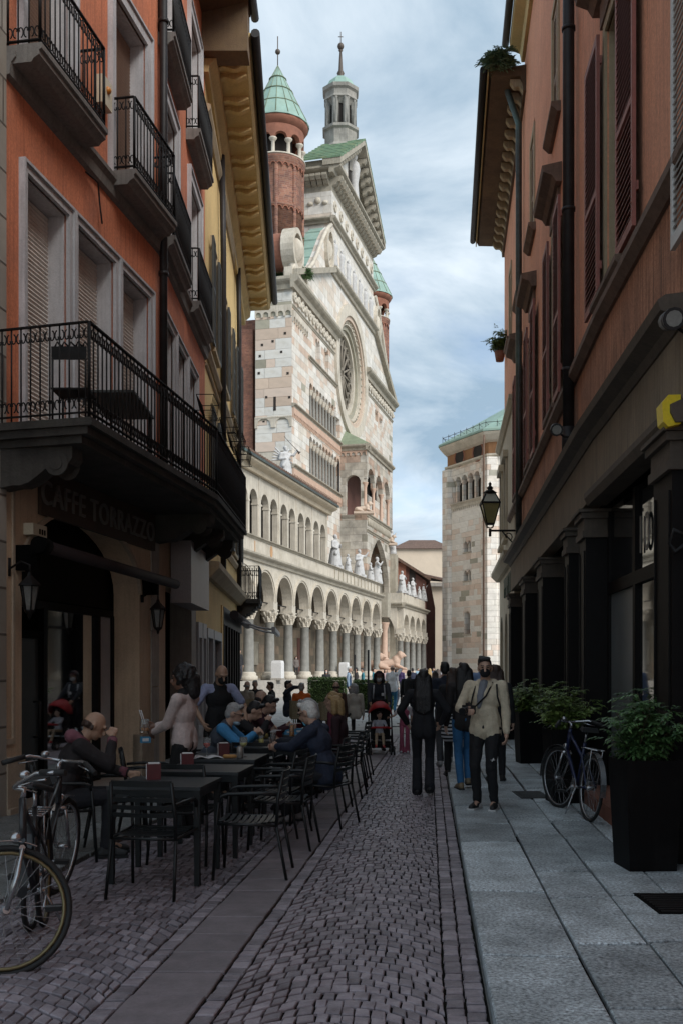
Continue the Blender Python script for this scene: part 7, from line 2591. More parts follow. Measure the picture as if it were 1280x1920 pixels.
CG = 'slatted metal chairs at the cafe tables'
chair0 = None
def facing(fx, fy):
 return math.atan2(fy, fx) + math.pi / 2
def chair(x, y, fx, fy, label, z=0.0):
 global chair0
 if chair0 is None:
  chair0 = make_chair(label, CG)
  chair0.location = (x, y, z)
  chair0.rotation_euler = (0, 0, facing(fx, fy))
  return chair0
 return dup(chair0, (x, y, z), facing(fx, fy), label, CG)
def make_table(label):
 t = thing('cafe_table', label, 'table', (0, 0, 0), 'square metal cafe tables')
 w = 0.36
 tp = MB()
 tp.box(-w, w, -w, w, 0.715, 0.74)
 tp.build('tabletop', M['table_metal'], t, local=True)
 a = MB()
 for s_ in (-1, 1):
  a.box(-w + 0.055, w - 0.055, s_ * (w - 0.03) - 0.012, s_ * (w - 0.03) + 0.012, 0.655, 0.714)
  a.box(s_ * (w - 0.03) - 0.012, s_ * (w - 0.03) + 0.012, -w + 0.055, w - 0.055, 0.655, 0.714)
 a.build('apron', M['chair_metal'], t, local=True, stuff=True)
 for sx in (-1, 1):
  for sy in (-1, 1):
   x, y = sx * (w - 0.03), sy * (w - 0.03)
   MB().hexa([(x - 0.019, y - 0.019, 0), (x + 0.019, y - 0.019, 0), (x + 0.019, y + 0.019, 0), (x - 0.019, y + 0.019, 0),
      (x - 0.025, y - 0.025, 0.714), (x + 0.025, y - 0.025, 0.714), (x + 0.025, y + 0.025, 0.714), (x - 0.025, y + 0.025, 0.714)]).build('leg', M['chair_metal'], t, local=True)
 return t
TA = math.atan2(-0.105, 1.0)
tabs = [(-1.37, 7.95, 'bare square table nearest the parked bicycle'), (-1.20, 9.05, 'bare square table behind the empty slatted armchairs with one napkin box'),
  (-1.16, 10.25, 'square table holding the red drink and the can'), (-0.85, 11.75, 'square table in front of the white haired man'),
  (-0.80, 12.75, 'square table between the grey haired man and the dark haired diners'), (-0.62, 13.85, 'square table with the blue packets'),
  (-0.50, 15.0, 'square table beside the two blonde women')]
tab0 = None
for x, y, lb in tabs:
 lb = 'dark metal ' + lb
 if tab0 is None:
  tab0 = make_table(lb)
  tab0.location = (x, y, 0)
  tab0.rotation_euler = (0, 0, TA)
 else:
  dup(tab0, (x, y, 0), TA, lb)
TZ = 0.74
chair(-1.36, 7.40, 0.16, 1, 'empty dark slatted armchair with its back to the street mouth at the first table')
chair(-0.72, 8.02, -1, 0.05, 'empty dark slatted armchair drawn out sideways at the first table')
chair(-0.55, 9.30, -1, 0.15, 'empty dark slatted armchair drawn out sideways at the second table')
chair(-0.66, 9.98, -1, 0.25, 'empty dark slatted armchair just in front of the white haired man')
chair(-1.32, 8.66, 0.12, 1, 'empty dark slatted armchair pushed between the first and second tables')
chair(-0.92, 11.15, 0.12, 1, 'dark slatted armchair with its back in front of the drinkers table')
chair(-2.05, 9.35, 1, 0.25, 'empty dark slatted armchair by the cafe window beside the waitress')
chair(-1.90, 10.1, 1, 0.2, 'empty dark slatted armchair behind the waitress')
chair(-0.20, 10.62, -0.92, 0.38, 'dark slatted armchair under the white haired man in navy')
chair(-0.22, 11.75, -1, 0.15, 'dark slatted armchair under the grey haired man with the blue mask')
chair(-1.52, 11.7, 1, 0.05, 'dark slatted armchair under the man in bright blue sleeves')
chair(-1.40, 12.8, 1, 0.1, 'dark slatted armchair under the dark haired man in black')
chair(-1.26, 13.9, 1, 0.1, 'dark slatted armchair under the dark haired man in maroon')
chair(-1.15, 15.1, 1, 0.1, 'dark slatted armchair under the balding diner by the shop windows')
chair(-0.02, 12.95, -1, 0.15, 'dark slatted armchair under the blonde woman in the dark patterned coat')
chair(0.08, 14.2, -1, 0.15, 'dark slatted armchair under the fair haired woman in maroon')
chair(0.13, 15.35, -1, 0.2, 'empty dark slatted armchair closest to the pushchair')
chair(-2.36, 8.70, 0.95, 0.25, 'dark slatted armchair under the balding man in black leather')
# things on the tables
def napkin_box(x, y, lab, rz=0.2):
 t = thing('napkin_holder', lab, 'napkin holder', (x, y, TZ), 'napkin holders on the cafe tables', rz)
 MB().box(-0.055, 0.055, -0.05, 0.05, 0, 0.125).build('case', M['napkin_red'], t, local=True)
 MB().box(-0.062, -0.056, -0.045, 0.045, 0.005, 0.12).build('printed_face', M['paper_white'], t, local=True)
 MB().box(-0.0635, -0.0621, -0.02, 0.02, 0.03, 0.075).build('printed_mark', M['napkin_red'], t, local=True)
 MB().box(-0.045, 0.045, -0.042, 0.042, 0.1251, 0.132).build('napkins', M['paper_white'], t, local=True)
 return t
napkin_box(-1.50, 8.12, 'dark red napkin box on the bare table nearest the bicycle')
napkin_box(-1.38, 9.10, 'dark red napkin box on the bare second table')
napkin_box(-1.20, 10.36, 'dark red napkin box on the table with the red drink')
napkin_box(-0.80, 12.5, 'red napkin box between the grey haired man and the dark haired diners', 0.9)
napkin_box(-0.62, 14.1, 'red napkin box beside the blue packets', 0.9)
def goblet(x, y, drink, lab, h=0.2):
 t = thing('wine_glass', lab, 'glass', (x, y, TZ))
 MB().lathe([(0.035, 0), (0.034, 0.004), (0.005, 0.008), (0.0045, h * 0.45)], n=12).build('stem', M['clear_glass'], t, local=True)
 MB().lathe([(0.006, h * 0.45), (0.034, h * 0.58), (0.042, h * 0.75), (0.036, h), (0.034, h), (0.040, h * 0.75), (0.032, h * 0.6), (0.004, h * 0.47)], n=14).build('bowl', M['clear_glass'], t, local=True)
 MB().lathe([(0.004, h * 0.475), (0.0315, h * 0.60), (0.036, h * 0.72), (0.0, h * 0.72)], n=12).build('drink', M[drink], t, local=True)
def tumbler(x, y, drink, lab, h=0.12, r=0.035, fill=0.6):
 t = thing('tumbler', lab, 'glass', (x, y, TZ))
 MB().lathe([(r * 0.8, 0), (r, h), (r - 0.003, h), (r * 0.8 - 0.003, 0.006)], n=12).build('vessel', M['clear_glass'], t, local=True)
 MB().lathe([(r * 0.75, 0.008), (r * 0.86, h * fill), (0, h * fill)], n=12).build('drink', M[drink], t, local=True)
goblet(-1.34, 10.12, 'drink_red', 'stemmed glass of red drink on the third table')
goblet(-0.98, 10.18, 'drink_yellow', 'stemmed glass of pale yellow wine beside the can')
cn_ = thing('drink_can', 'grey drink can on the third table beside the yellow wine', 'can', (-1.0, 10.03, TZ))
MB().lathe([(0.026, 0), (0.033, 0.008), (0.033, 0.105), (0.026, 0.117)], n=14).build('body', M['can_grey'], cn_, local=True)
MB().lathe([(0.026, 0.1171), (0.027, 0.121), (0.0, 0.119)], n=14).build('lid', M['chrome'], cn_, local=True)
pp = MB()
for i in range(10):
 t0, t1 = i / 10, (i + 1) / 10
 z0, z1 = 0.018 * math.sin(t0 * math.pi * 2) ** 2, 0.018 * math.sin(t1 * math.pi * 2) ** 2
 pp.hexa([(-0.16 + 0.3 * t0, -0.1, z0), (-0.16 + 0.3 * t1, -0.1, z1), (-0.16 + 0.3 * t1, 0.1, z1), (-0.16 + 0.3 * t0, 0.1, z0),
    (-0.16 + 0.3 * t0, -0.1, z0 + 0.006), (-0.16 + 0.3 * t1, -0.1, z1 + 0.006), (-0.16 + 0.3 * t1, 0.1, z1 + 0.006), (-0.16 + 0.3 * t0, 0.1, z0 + 0.006)])
o = pp.build('folded_paper', M['paper_white'])
o.location = (-1.32, 10.05 - 0.0, TZ + 0.002)
o.rotation_euler = (0, 0, 0.3)
tag(o, 'folded white newspaper on the third table', 'newspaper')
o = MB().cap((-0.05, 0, 0.02), (0.05, 0.01, 0.02), 0.02, 0.018).build('bread_roll', M['cracker'])
o.location = (-1.10, 10.02, TZ)
tag(o, 'small golden roll lying on the third table', 'bread')
tumbler(-0.92, 11.68, 'drink_yellow', 'glass of yellow drink before the man in blue sleeves')
tumbler(-0.78, 11.6, 'drink_brown', 'tall dark cola glass before the white haired man', 0.16, 0.034, 0.85)
tumbler(-0.62, 12.7, 'drink_orange', 'tall amber beer glass before the grey haired man', 0.19, 0.036, 0.85)
tumbler(-0.95, 12.85, 'drink_yellow', 'short pale glass before the dark haired diner', 0.09)
for i, (x, y, a) in enumerate(((-0.70, 13.75, 0.3), (-0.55, 13.92, -0.2))):
 t = thing('snack_packet', ('blue snack packet on the far table edge', 'second blue snack packet leaning beyond the first')[i], 'packet', (x, y, TZ), None, a)
 MB().hexa([(-0.09, -0.06, 0), (0.09, -0.06, 0), (0.09, 0.06, 0), (-0.09, 0.06, 0), (-0.07, -0.045, 0.07), (0.07, -0.045, 0.07), (0.07, 0.045, 0.07), (-0.07, 0.045, 0.07)]).build('pouch', M['packet_blue'], t, local=True)
 MB().box(-0.05, 0.05, -0.062, -0.05, 0.02, 0.045).build('printed_face', M['paper_white'], t, local=True)
# ------------------------------------------------------------------ bicycles
def bicycle(label, loc, heading, steer=0.0, lean=0.0, frame='bike_black', rim='chrome', fender=True, rack=False, hb=0.27, basket=False):
 """city bicycle; +X is forward before turning"""
 t = thing('bicycle', label, 'bicycle', loc, 'parked bicycles')
 t.rotation_mode = 'XYZ'
 t.rotation_euler = (lean, 0, heading)
 R_ = 0.335
 head0, head1 = Vector((0.36, 0, 0.66)), Vector((0.30, 0, 0.90))
 ax = (head1 - head0).normalized()
 rotm = Matrix.Rotation(steer, 4, ax)
 def st(p):
  return head0 + rotm @ (Vector(p) - head0)
 def wheel(cx, f):
  w = MB()
  N = 36
  pts = []
  for i in range(N + 1):
   an = 2 * math.pi * i / N
   pts.append(f((cx + R_ * math.cos(an), 0, R_ + 0.0 + R_ * math.sin(an) * 1.0)))
  w.tube(pts, 0.017, 8, caps=False)
  ty = w.build('tyre', M['rubber'], t, local=True)
  w = MB()
  w.tube([f((cx + (R_ - 0.028) * math.cos(2 * math.pi * i / N), 0, R_ + (R_ - 0.028) * math.sin(2 * math.pi * i / N))) for i in range(N + 1)], 0.0115, 6, caps=False)
  w.build('rim', M[rim], ty, local=True)
  w = MB()
  for i in range(28):
   an = 2 * math.pi * i / 28
   s_ = (-1) ** i
   w.tube([f((cx + 0.02 * math.cos(an + s_ * 1.3), s_ * 0.03, R_ + 0.02 * math.sin(an + s_ * 1.3))), f((cx + (R_ - 0.03) * math.cos(an), 0, R_ + (R_ - 0.03) * math.sin(an)))], 0.0016, 3, caps=False)
  w.build('spokes', M['chrome'], ty, local=True, stuff=True)
  MB().tube([f((cx, -0.05, R_)), f((cx, 0.05, R_))], 0.02, 8).build('hub', M['chrome'], ty, local=True)
  return ty
 def idt(p):
  return Vector(p)
 wheel(-0.52, idt)
 wheel(0.53, st)
 f_ = MB()
 bb = (-0.08, 0, 0.30)
 seat = Vector((-0.22, 0, 0.78))
 f_.tube([head0 + Vector((0.02, 0, 0.02)), bb], 0.019, 8).tube([bb, seat], 0.017, 8)
 f_.tube([head1 + Vector((0.0, 0, -0.05)), Vector((-0.18, 0, 0.62))], 0.017, 8)
 f_.tube([head0 - ax * 0.02, head1], 0.022, 8)
 for s_ in (-1, 1):
  f_.tube([bb, (-0.52, s_ * 0.05, R_)], 0.011, 6).tube([(-0.19, s_ * 0.015, 0.66), (-0.52, s_ * 0.05, R_)], 0.009, 6)
 f_.build('frame', M[frame], t, local=True)
 fk = MB()
 for s_ in (-1, 1):
  fk.tube([st((0.372, s_ * 0.05, 0.63)), st((0.43, s_ * 0.055, 0.50)), st((0.53, s_ * 0.052, R_))], 0.013, 8)
 fk.tube([st((0.372, -0.055, 0.635)), st((0.372, 0.055, 0.635))], 0.017, 6)
 fk.build('fork', M['chrome'], t, local=True)
 sm = MB().tube([st(tuple(head1)), st((0.28, 0, 0.95)), st((0.33, 0, 0.975))], 0.017, 8)
 sm.build('stem', M['chrome'], t, local=True)
 hbm = MB()
 hbm.tube([st((0.14, -hb - 0.02, 0.96)), st((0.22, -hb * 0.72, 0.995)), st((0.31, -hb * 0.3, 0.98)), st((0.33, 0, 0.975)), st((0.31, hb * 0.3, 0.98)), st((0.22, hb * 0.72, 0.995)), st((0.14, hb + 0.02, 0.96))], 0.012, 8)
 ho = hbm.build('handlebar', M['chrome'], t, local=True)
 for s_ in (-1, 1):
  MB().tube([st((0.20, s_ * hb * 0.8, 0.99)), st((0.09, s_ * (hb + 0.06), 0.94))], 0.018, 8).build('grip', M['rubber'], ho, local=True)
  MB().tube([st((0.26, s_ * hb * 0.55, 0.965)), st((0.19, s_ * hb * 0.95, 0.94))], 0.006, 5).build('brake_lever', M['chrome'], ho, local=True)
 MB().ell(st((0.27, 0.1, 1.015)), (0.03, 0.03, 0.025), n=10, m=6).build('bell', M['chrome'], ho, local=True)
 sd_ = MB().tube([tuple(seat), (-0.245, 0, 0.90)], 0.013, 6)
 sd_.build('seat_post', M['chrome'], t, local=True)
 s2_ = MB()
 s2_.hexa([(-0.38, -0.09, 0.90), (-0.08, -0.02, 0.915), (-0.08, 0.02, 0.915), (-0.38, 0.09, 0.90), (-0.37, -0.075, 0.95), (-0.09, -0.015, 0.945), (-0.09, 0.015, 0.945), (-0.37, 0.075, 0.95)])
 s2_.build('saddle', M['rubber'], t, local=True)
 if fender:
  for cx, f, a0_, a1_ in ((-0.52, idt, 0.15, 1.05), (0.53, st, -0.02 if frame == 'bike_blue' else 0.42, 0.72)):
   fd = MB()
   N = 16
   Rf = R_ + 0.035
   for i in range(N):
    b0, b1 = math.pi * (a0_ + (a1_ - a0_) * i / N), math.pi * (a0_ + (a1_ - a0_) * (i + 1) / N)
    q = []
    for rr in (Rf, Rf + 0.004):
     for b, s_ in ((b0, -1), (b1, -1), (b1, 1), (b0, 1)):
      q.append(f((cx + rr * math.cos(b), s_ * 0.027, R_ + rr * math.sin(b))))
    fd.hexa([tuple(p) for p in q])
   fd.build('mudguard', M['chrome' if frame == 'bike_blue' or cx > 0 else 'bike_black'], t, local=True)
 ck = MB().tube([(bb[0], -0.06, bb[2]), (bb[0], 0.06, bb[2])], 0.02, 8)
 ck.tube([(bb[0], 0.065, bb[2]), (bb[0] + 0.15, 0.07, bb[2] - 0.07)], 0.009, 6).tube([(bb[0], -0.065, bb[2]), (bb[0] - 0.15, -0.07, bb[2] + 0.07)], 0.009, 6)
 cr_o = ck.build('crank', M['chrome'], t, local=True)
 MB().box(bb[0] + 0.11, bb[0] + 0.19, 0.08, 0.17, bb[2] - 0.085, bb[2] - 0.06).build('pedal', M['rubber'], cr_o, local=True)
 MB().box(bb[0] - 0.19, bb[0] - 0.11, -0.17, -0.08, bb[2] + 0.055, bb[2] + 0.08).build('pedal', M['rubber'], cr_o, local=True)
 MB().lathe([(0.085, -0.003), (0.09, 0.0), (0.085, 0.003)], n=24).build('chainring', M['chrome'], cr_o, local=True)
 c_ = cr_o.children[-1] if cr_o.children else None
 for o in cr_o.children:
  if o.name.startswith('chainring'):
   o.location = (bb[0], 0.045, bb[2])
   o.rotation_euler = (math.pi / 2, 0, 0)
 MB().tube([(-0.15, 0.04, 0.30), (-0.24, 0.16, 0.015)], 0.009, 6).build('kickstand', M['chrome'], t, local=True)
 if rack:
  rk_ = MB()
  for s_ in (-1, 1):
   rk_.tube([(-0.30, s_ * 0.06, 0.735), (-0.72, s_ * 0.06, 0.735), (-0.72, -s_ * 0.0, 0.735)], 0.006, 5)
   rk_.tube([(-0.62, s_ * 0.06, 0.735), (-0.52, s_ * 0.055, R_)], 0.006, 5)
  for k in range(4):
   rk_.tube([(-0.36 - 0.1 * k, -0.06, 0.737), (-0.36 - 0.1 * k, 0.06, 0.737)], 0.005, 5)
  rk_.build('rear_rack', M['chrome'], t, local=True)
 MB().ell(st((0.385, 0, 0.70)), (0.04, 0.035, 0.035), n=10, m=6).build('headlamp', M['chrome'], t, local=True)
 return t
bicycle('silver forked bicycle with gold rims turned across the setts at the street edge', (-1.80, 5.95, 0), math.radians(-80), math.radians(-78), 0.03, 'bike_black', 'rim_gold', hb=0.28)
bicycle('dark bicycle with a rear rack standing behind the gold rimmed one', (-2.00, 6.85, 0), math.radians(97), math.radians(-12), 0.05, 'bike_black', 'chrome', rack=True)
bicycle('blue bicycle with chrome mudguards leaning between the black planters', (2.50, 10.98, PV), math.radians(95), math.radians(14), 0.08, 'bike_blue', 'chrome', rack=True, hb=0.25)
# ------------------------------------------------------------------ planters and their shrubs
def planter(x, y, rz, lab):
 t = thing('planter', lab, 'planter', (x, y, PV), 'tall black planters along the shop wall', rz)
 b, tp, h = 0.185, 0.222, 0.86
 p = MB()
 def ring(w, z):
  return [(-w, -w, z), (w, -w, z), (w, w, z), (-w, w, z)]
 vs = ring(b, 0) + ring(tp, h) + ring(tp - 0.02, h) + ring(tp - 0.03, h - 0.06)
 fs = [(3, 2, 1, 0)]
 for k in range(3):
  for i in range(4):
   fs.append((k * 4 + i, k * 4 + (i + 1) % 4, k * 4 + 4 + (i + 1) % 4, k * 4 + 4 + i))
 p.add(vs, fs)
 p.build('pot', M['planter_black'], t, local=True)
 MB().box(-tp + 0.032, tp - 0.032, -tp + 0.032, tp - 0.032, h - 0.09, h - 0.055).build('soil', M['soil'], t, local=True)
 return t
_leafm = None
def leaf_geo(mb, p, d, up, L, W):
 """pointed leaf blade with a fold along the midrib"""
 d = d.normalized()
 s_ = d.cross(up)
 if s_.length < 1e-4:
  s_ = Vector((1, 0, 0))
 s_.normalize()
 n = s_.cross(d)
 a, tip = p, p + d * L - n * L * 0.15
 m1 = p + d * L * 0.45 + n * L * 0.04
 l = m1 + s_ * W - n * W * 0.25
 r = m1 - s_ * W - n * W * 0.25
 mb.add([tuple(v) for v in (a, l, m1, r, tip)], [(0, 2, 1), (0, 3, 2), (1, 2, 4), (2, 3, 4)])
def shrub(x, y, z, rx, ry, h, n_st, lab, leaf=0.055, mat_='leaf_green', singles=0, lean=(0, 0), seed=1, group='shrubs in the black planters', name='shrub', droop=0.5, dens=1.0):
 rg = random.Random(seed)
 t = thing(name, lab, 'shrub', (x, y, z), group)
 stem, fol = MB(), MB()
 leaves = []
 for i in range(n_st):
  a = rg.uniform(0, 2 * math.pi)
  rr = math.sqrt(rg.random())
  ex, ey = rx * rr * math.cos(a) + lean[0], ry * rr * math.sin(a) + lean[1]
  ez = h * (1 - 0.42 * rr * rr) * rg.uniform(0.55, 1.05)
  p0 = Vector((rg.uniform(-0.1, 0.1) * min(1, rx * 3), rg.uniform(-0.1, 0.1) * min(1, ry * 3), 0))
  pts = []
  for k in range(7):
   f = k / 6
   pts.append(p0 + Vector(((ex - p0.x) * f ** 1.4, (ey - p0.y) * f ** 1.4, ez * (f - 0.18 * droop * f ** 3))))
  stem.tube(pts, 0.005, 4, r1=0.002)
  # pinnate sprays along the outer half
  for k in range(2, 7):
   base = pts[k]
   for q in range(rg.randint(2, 4) if dens >= 1 else rg.randint(1, 2)):
    an = rg.uniform(0, 2 * math.pi)
    dv = Vector((math.cos(an), math.sin(an), rg.uniform(-0.35, 0.45))).normalized()
    L_ = leaf * rg.uniform(1.6, 3.2)
    for j in range(rg.randint(3, 5)):
     f = 0.3 + 0.7 * j / 4
     pp_ = base + dv * (L_ * f) + Vector((0, 0, -0.25 * L_ * f * f * droop))
     sd = dv.cross(Vector((0, 0, 1))).normalized()
     for s_ in ((-1, 1) if j < 4 else (0,)):
      ld = (dv * 0.7 + sd * 0.8 * s_ + Vector((0, 0, rg.uniform(-0.5, 0.15)))).normalized()
      leaves.append((pp_, ld, leaf * rg.uniform(0.7, 1.25), leaf * rg.uniform(0.17, 0.26)))
 # blades that stick out most towards the street stay single
 order = sorted(range(len(leaves)), key=lambda i: leaves[i][0].y - 0.6 * leaves[i][0].z)
 single = set(order[:singles])
 for i, (p, d, L_, W_) in enumerate(leaves):
  if i in single:
   m1 = MB()
   leaf_geo(m1, p, d, Vector((0, 0, 1)), L_, W_)
   m1.build('leaf', M[mat_], t, local=True)
  else:
   leaf_geo(fol, p, d, Vector((0, 0, 1)), L_, W_)
 stem.build('stems', M['stem'], t, local=True, stuff=True)
 fol.build('foliage', M[mat_], t, local=True, stuff=True)
 return t
PLZ = PV + 0.80
planter(2.385, 7.98, 0.06, 'tall black planter with the big green shrub beside the pink pier')
planter(2.63, 11.95, 0.05, 'tall black planter behind the parked blue bicycle')
planter(3.13, 16.95, 0.05, 'tall black planter with a shrub standing clear of the shop fronts')
planter(3.62, 22.6, 0.05, 'small far black planter behind the man in the beige jacket')
shrub(2.385, 7.98, PLZ, 0.34, 0.30, 0.62, 46, 'big glossy green shrub spilling over the planter by the pink pier', 0.055, 'leaf_green', 240, seed=4)
shrub(2.63, 11.95, PLZ, 0.36, 0.32, 0.66, 40, 'light green shrub in the planter behind the blue bicycle', 0.055, 'leaf_lime', seed=7)
shrub(3.13, 16.95, PLZ, 0.40, 0.36, 0.66, 40, 'bushy shrub in the planter that stands clear of the shops', 0.06, 'leaf_lime', seed=9)
shrub(3.62, 22.6, PLZ, 0.36, 0.34, 0.5, 24, 'small shrub in the far planter behind the beige jacket', 0.07, 'leaf_lime', seed=12)
# plants on the roofs and walls
shrub(R2.P(r2(23.5), 0.62, 0)[0], R2.P(r2(23.5), 0.62, 0)[1], 15.6, 0.36, 0.36, 0.55, 44, 'tuft of wild greenery sprouting from the far roof gutter', 0.09, 'leaf_grey', seed=21, group='wild plants on the buildings', name='wild_plant', droop=1.6)
pw = R2.P(r2(31.0), 0.20, 11.6)
shrub(pw[0], pw[1], pw[2] - 0.25, 0.3, 0.3, 0.75, 18, 'small potted plant hung on the far terracotta wall', 0.10, 'leaf_lime', seed=23, group='wild plants on the buildings', name='wild_plant')
o = MB().lathe([(0.12, 0), (0.17, 0.3), (0.15, 0.3), (0.1, 0.04)], (pw[0], pw[1], pw[2] - 0.55), n=12).build('flower_pot', M['brick_plain'])
tag(o, 'small clay pot holding the plant high on the terracotta wall', 'pot')
for i, (px_, py_, nn_, sd_) in enumerate(((519, 517, -6.5, 31), (545, 452, FW - 1.5, 33), (572, 508, FW + 0.3, 35))):
 u_, z_ = CH.hit(px_, py_ + 4, nn_)
 p = CH.P(u_, nn_, z_)
 shrub(p[0], p[1], p[2] - 0.3, (0.9, 0.8, 0.4)[i], 0.8, (1.0, 1.0, 0.7)[i], 26, ('weeds on the cathedral flank cornice', 'weeds in the broken back of the marble scroll', 'small weed on the cathedral gable beside the scroll')[i], 0.22, 'leaf_green', seed=sd_, group='weeds on the cathedral', name='wild_plant', dens=0.5)
# clipped hedges in the square
def hedge(x0, x1, y0, y1, h, lab, seed):
 rg = random.Random(seed)
 t = thing('hedge', lab, 'hedge', ((x0 + x1) / 2, (y0 + y1) / 2, 0), 'clipped box hedges in the square')
 MB().box(x0 + .08, x1 - .08, y0 + .08, y1 - .08, 0, h - 0.08).build('core', M['hedge_core'], t)
 f_ = MB()
 A = [(x1 - x0) * (y1 - y0), (x1 - x0) * h, (y1 - y0) * h]
 for i in range(5200):
  k = rg.choices((0, 1, 2), A)[0]
  x, y, z = rg.uniform(x0, x1), rg.uniform(y0, y1), rg.uniform(0, h)
  if k == 0:
   z = h + rg.uniform(-0.06, 0.05)
  elif k == 1:
   y = y0 + rg.uniform(-0.04, 0.06)
  else:
   x = (x0 if rg.random() < 0.5 else x1) + rg.uniform(-0.04, 0.04)
  d = Vector((rg.uniform(-1, 1), rg.uniform(-1, 0.4), rg.uniform(-0.2, 1)))
  leaf_geo(f_, Vector((x, y, z)), d, Vector((0, 0, 1)), rg.uniform(0.05, 0.11), 0.03)
 f_.build('foliage', M['leaf_hedge'], t, stuff=True)
hedge(-1.45, 0.18, 45.0, 46.3, 1.18, 'low clipped hedge in front of the portico columns', 3)
hedge(0.52, 2.05, 40.5, 41.8, 1.12, 'low clipped hedge behind the woman with the pushchair', 5)
# ------------------------------------------------------------------ odd street furniture in the square
for i, (px_, Y_, zt_) in enumerate(((690, 38.0, 2.35), (665, 47.0, 2.3))):
 x = (px_ - CX) / FOC * Y_
 t = thing('parasol_pole', ('thin black pole standing in the nearer hedge', 'thin black pole among the people by the farther hedge')[i], 'pole', (x, Y_, 0))
 MB().tube([(0, 0, 0), (0, 0, zt_)], 0.04, 8).build('shaft', M['iron'], t, local=True)
 MB().lathe([(0.25, 0), (0.25, 0.06), (0.05, 0.09)], n=14).build('base', M['iron'], t, local=True)
for i, (px_, n_) in enumerate(((521, 0.9), (645, 0.9))):
 u_ = CH.u(px_, n_)
 p = CH.P(u_, n_, FLOOR)
 t = thing('stone_bollard', ('white block between the portico columns by the seated customers', 'white block on the portico steps behind the hedge')[i], 'bollard', p, 'white blocks on the portico steps', CH.ang())
 MB().lathe([(0.45, 0), (0.45, 1.05), (0.40, 1.2), (0.2, 1.22)], n=4, sm=False, a0=math.pi / 4).build('block', M['paper_white'], t, local=True)
 MB().lathe([(0.5, 0), (0.5, 0.12), (0.42, 0.14)], n=4, sm=False, a0=math.pi / 4).build('base', M['pale_stone'], t, local=True)
def wicker(x, y, fx, fy, lab):
 t = thing('wicker_chair', lab, 'chair', (x, y, 0), 'pale wicker chairs in the square', facing(fx, fy))
 b = MB()
 for i in range(10):
  a0_, a1_ = math.pi * (-0.05 + 1.1 * i / 10), math.pi * (-0.05 + 1.1 * (i + 1) / 10)
  h = 0.85
  q = []
  for z in (0.42, h):
   for r_, a in ((0.27, a0_), (0.27, a1_), (0.295, a1_), (0.295, a0_)):
    q.append((r_ * math.cos(a), r_ * math.sin(a), z))
  b.hexa(q)
 b.build('backrest', M['wicker'], t, local=True)
 MB().lathe([(0.27, 0.40), (0.28, 0.44), (0.27, 0.46)], n=16).build('seat', M['wicker'], t, local=True)
 for k in range(4):
  an = math.pi * (k / 2 + 0.25)
  MB().tube([(0.25 * math.cos(an), 0.25 * math.sin(an), 0), (0.24 * math.cos(an), 0.24 * math.sin(an), 0.42)], 0.015, 6).build('leg', M['wicker'], t, local=True)
wicker(-0.98, 25.0, 0.1, 1, 'pale wicker chair under the person in the orange top')
wicker(-2.45, 26.5, 0.4, 1, 'pale wicker chair under the man in the cream jacket by the shop corner')
wicker(-0.25, 24.2, -0.3, 1, 'pale wicker chair under the bald man in brown')
for i, (x, y, lb) in enumerate(((-2.1, 27.6, 'small round table between the seated men by the portico steps'), (-0.85, 26.0, 'small round table in front of the orange top'), (-0.3, 25.5, 'small round table before the bald man in brown'))):
 t = thing('round_table', lb, 'table', (x, y, 0), 'small round tables in the square')
 MB().lathe([(0.38, 0.71), (0.38, 0.74), (0.0, 0.741)], n=20).build('tabletop', M['table_metal'], t, local=True)
 MB().tube([(0, 0, 0.02), (0, 0, 0.71)], 0.03, 8).build('column', M['iron'], t, local=True)
 MB().lathe([(0.24, 0), (0.22, 0.03), (0.04, 0.05)], n=14).build('base', M['iron'], t, local=True)
# ------------------------------------------------------------------ people
mat('skin', (0.50, 0.31, 0.225), 0.55, 0.12, 8)
mat('skin_tan', (0.40, 0.245, 0.165), 0.55, 0.12, 8)
mat('skin_dark', (0.17, 0.085, 0.055), 0.5, 0.12, 8)
mat('hair_black', (0.012, 0.010, 0.010), 0.5, 0.4, 40, 0.5, 70)
mat('hair_brown', (0.045, 0.024, 0.016), 0.5, 0.4, 40, 0.5, 70)
mat('hair_grey', (0.36, 0.35, 0.34), 0.6, 0.3, 40, 0.5, 70)
mat('hair_white', (0.66, 0.64, 0.60), 0.6, 0.25, 40, 0.5, 70)
mat('hair_blonde', (0.38, 0.25, 0.11), 0.55, 0.35, 40, 0.5, 70)
mat('eye_dark', (0.015, 0.012, 0.012), 0.2, 0.1, 5)
mat('lens_dark', (0.02, 0.02, 0.02), 0.2, 0.1, 5)
_cl = {}
def cloth(c, rough=0.85, bump=0.25):
 k = (c, rough)
 if k not in _cl:
  _cl[k] = mat('cloth_%d' % len(_cl), c, rough, 0.22, 7, bump, 55)
 return _cl[k]
FIN = []
def soft(mb, name, mtl, parent, vox, smooth=3, fold=0.0):
 o = mb.build(name, mtl, parent, local=True)
 r = o.modifiers.new('r', 'REMESH')
 r.mode = 'VOXEL'
 r.voxel_size = vox
 r.use_smooth_shade = True
 if fold > 0:
  tx = bpy.data.textures.get('folds')
  if tx is None:
   tx = bpy.data.textures.new('folds', 'CLOUDS')
   tx.noise_scale = 0.075
   tx.noise_depth = 2
  d = o.modifiers.new('d', 'DISPLACE')
  d.texture = tx
  d.strength = fold
  d.mid_level = 0.5
  d.texture_coords = 'LOCAL'
 s = o.modifiers.new('s', 'SMOOTH')
 s.factor = 0.5
 s.iterations = smooth
 FIN.append(o)
 return o
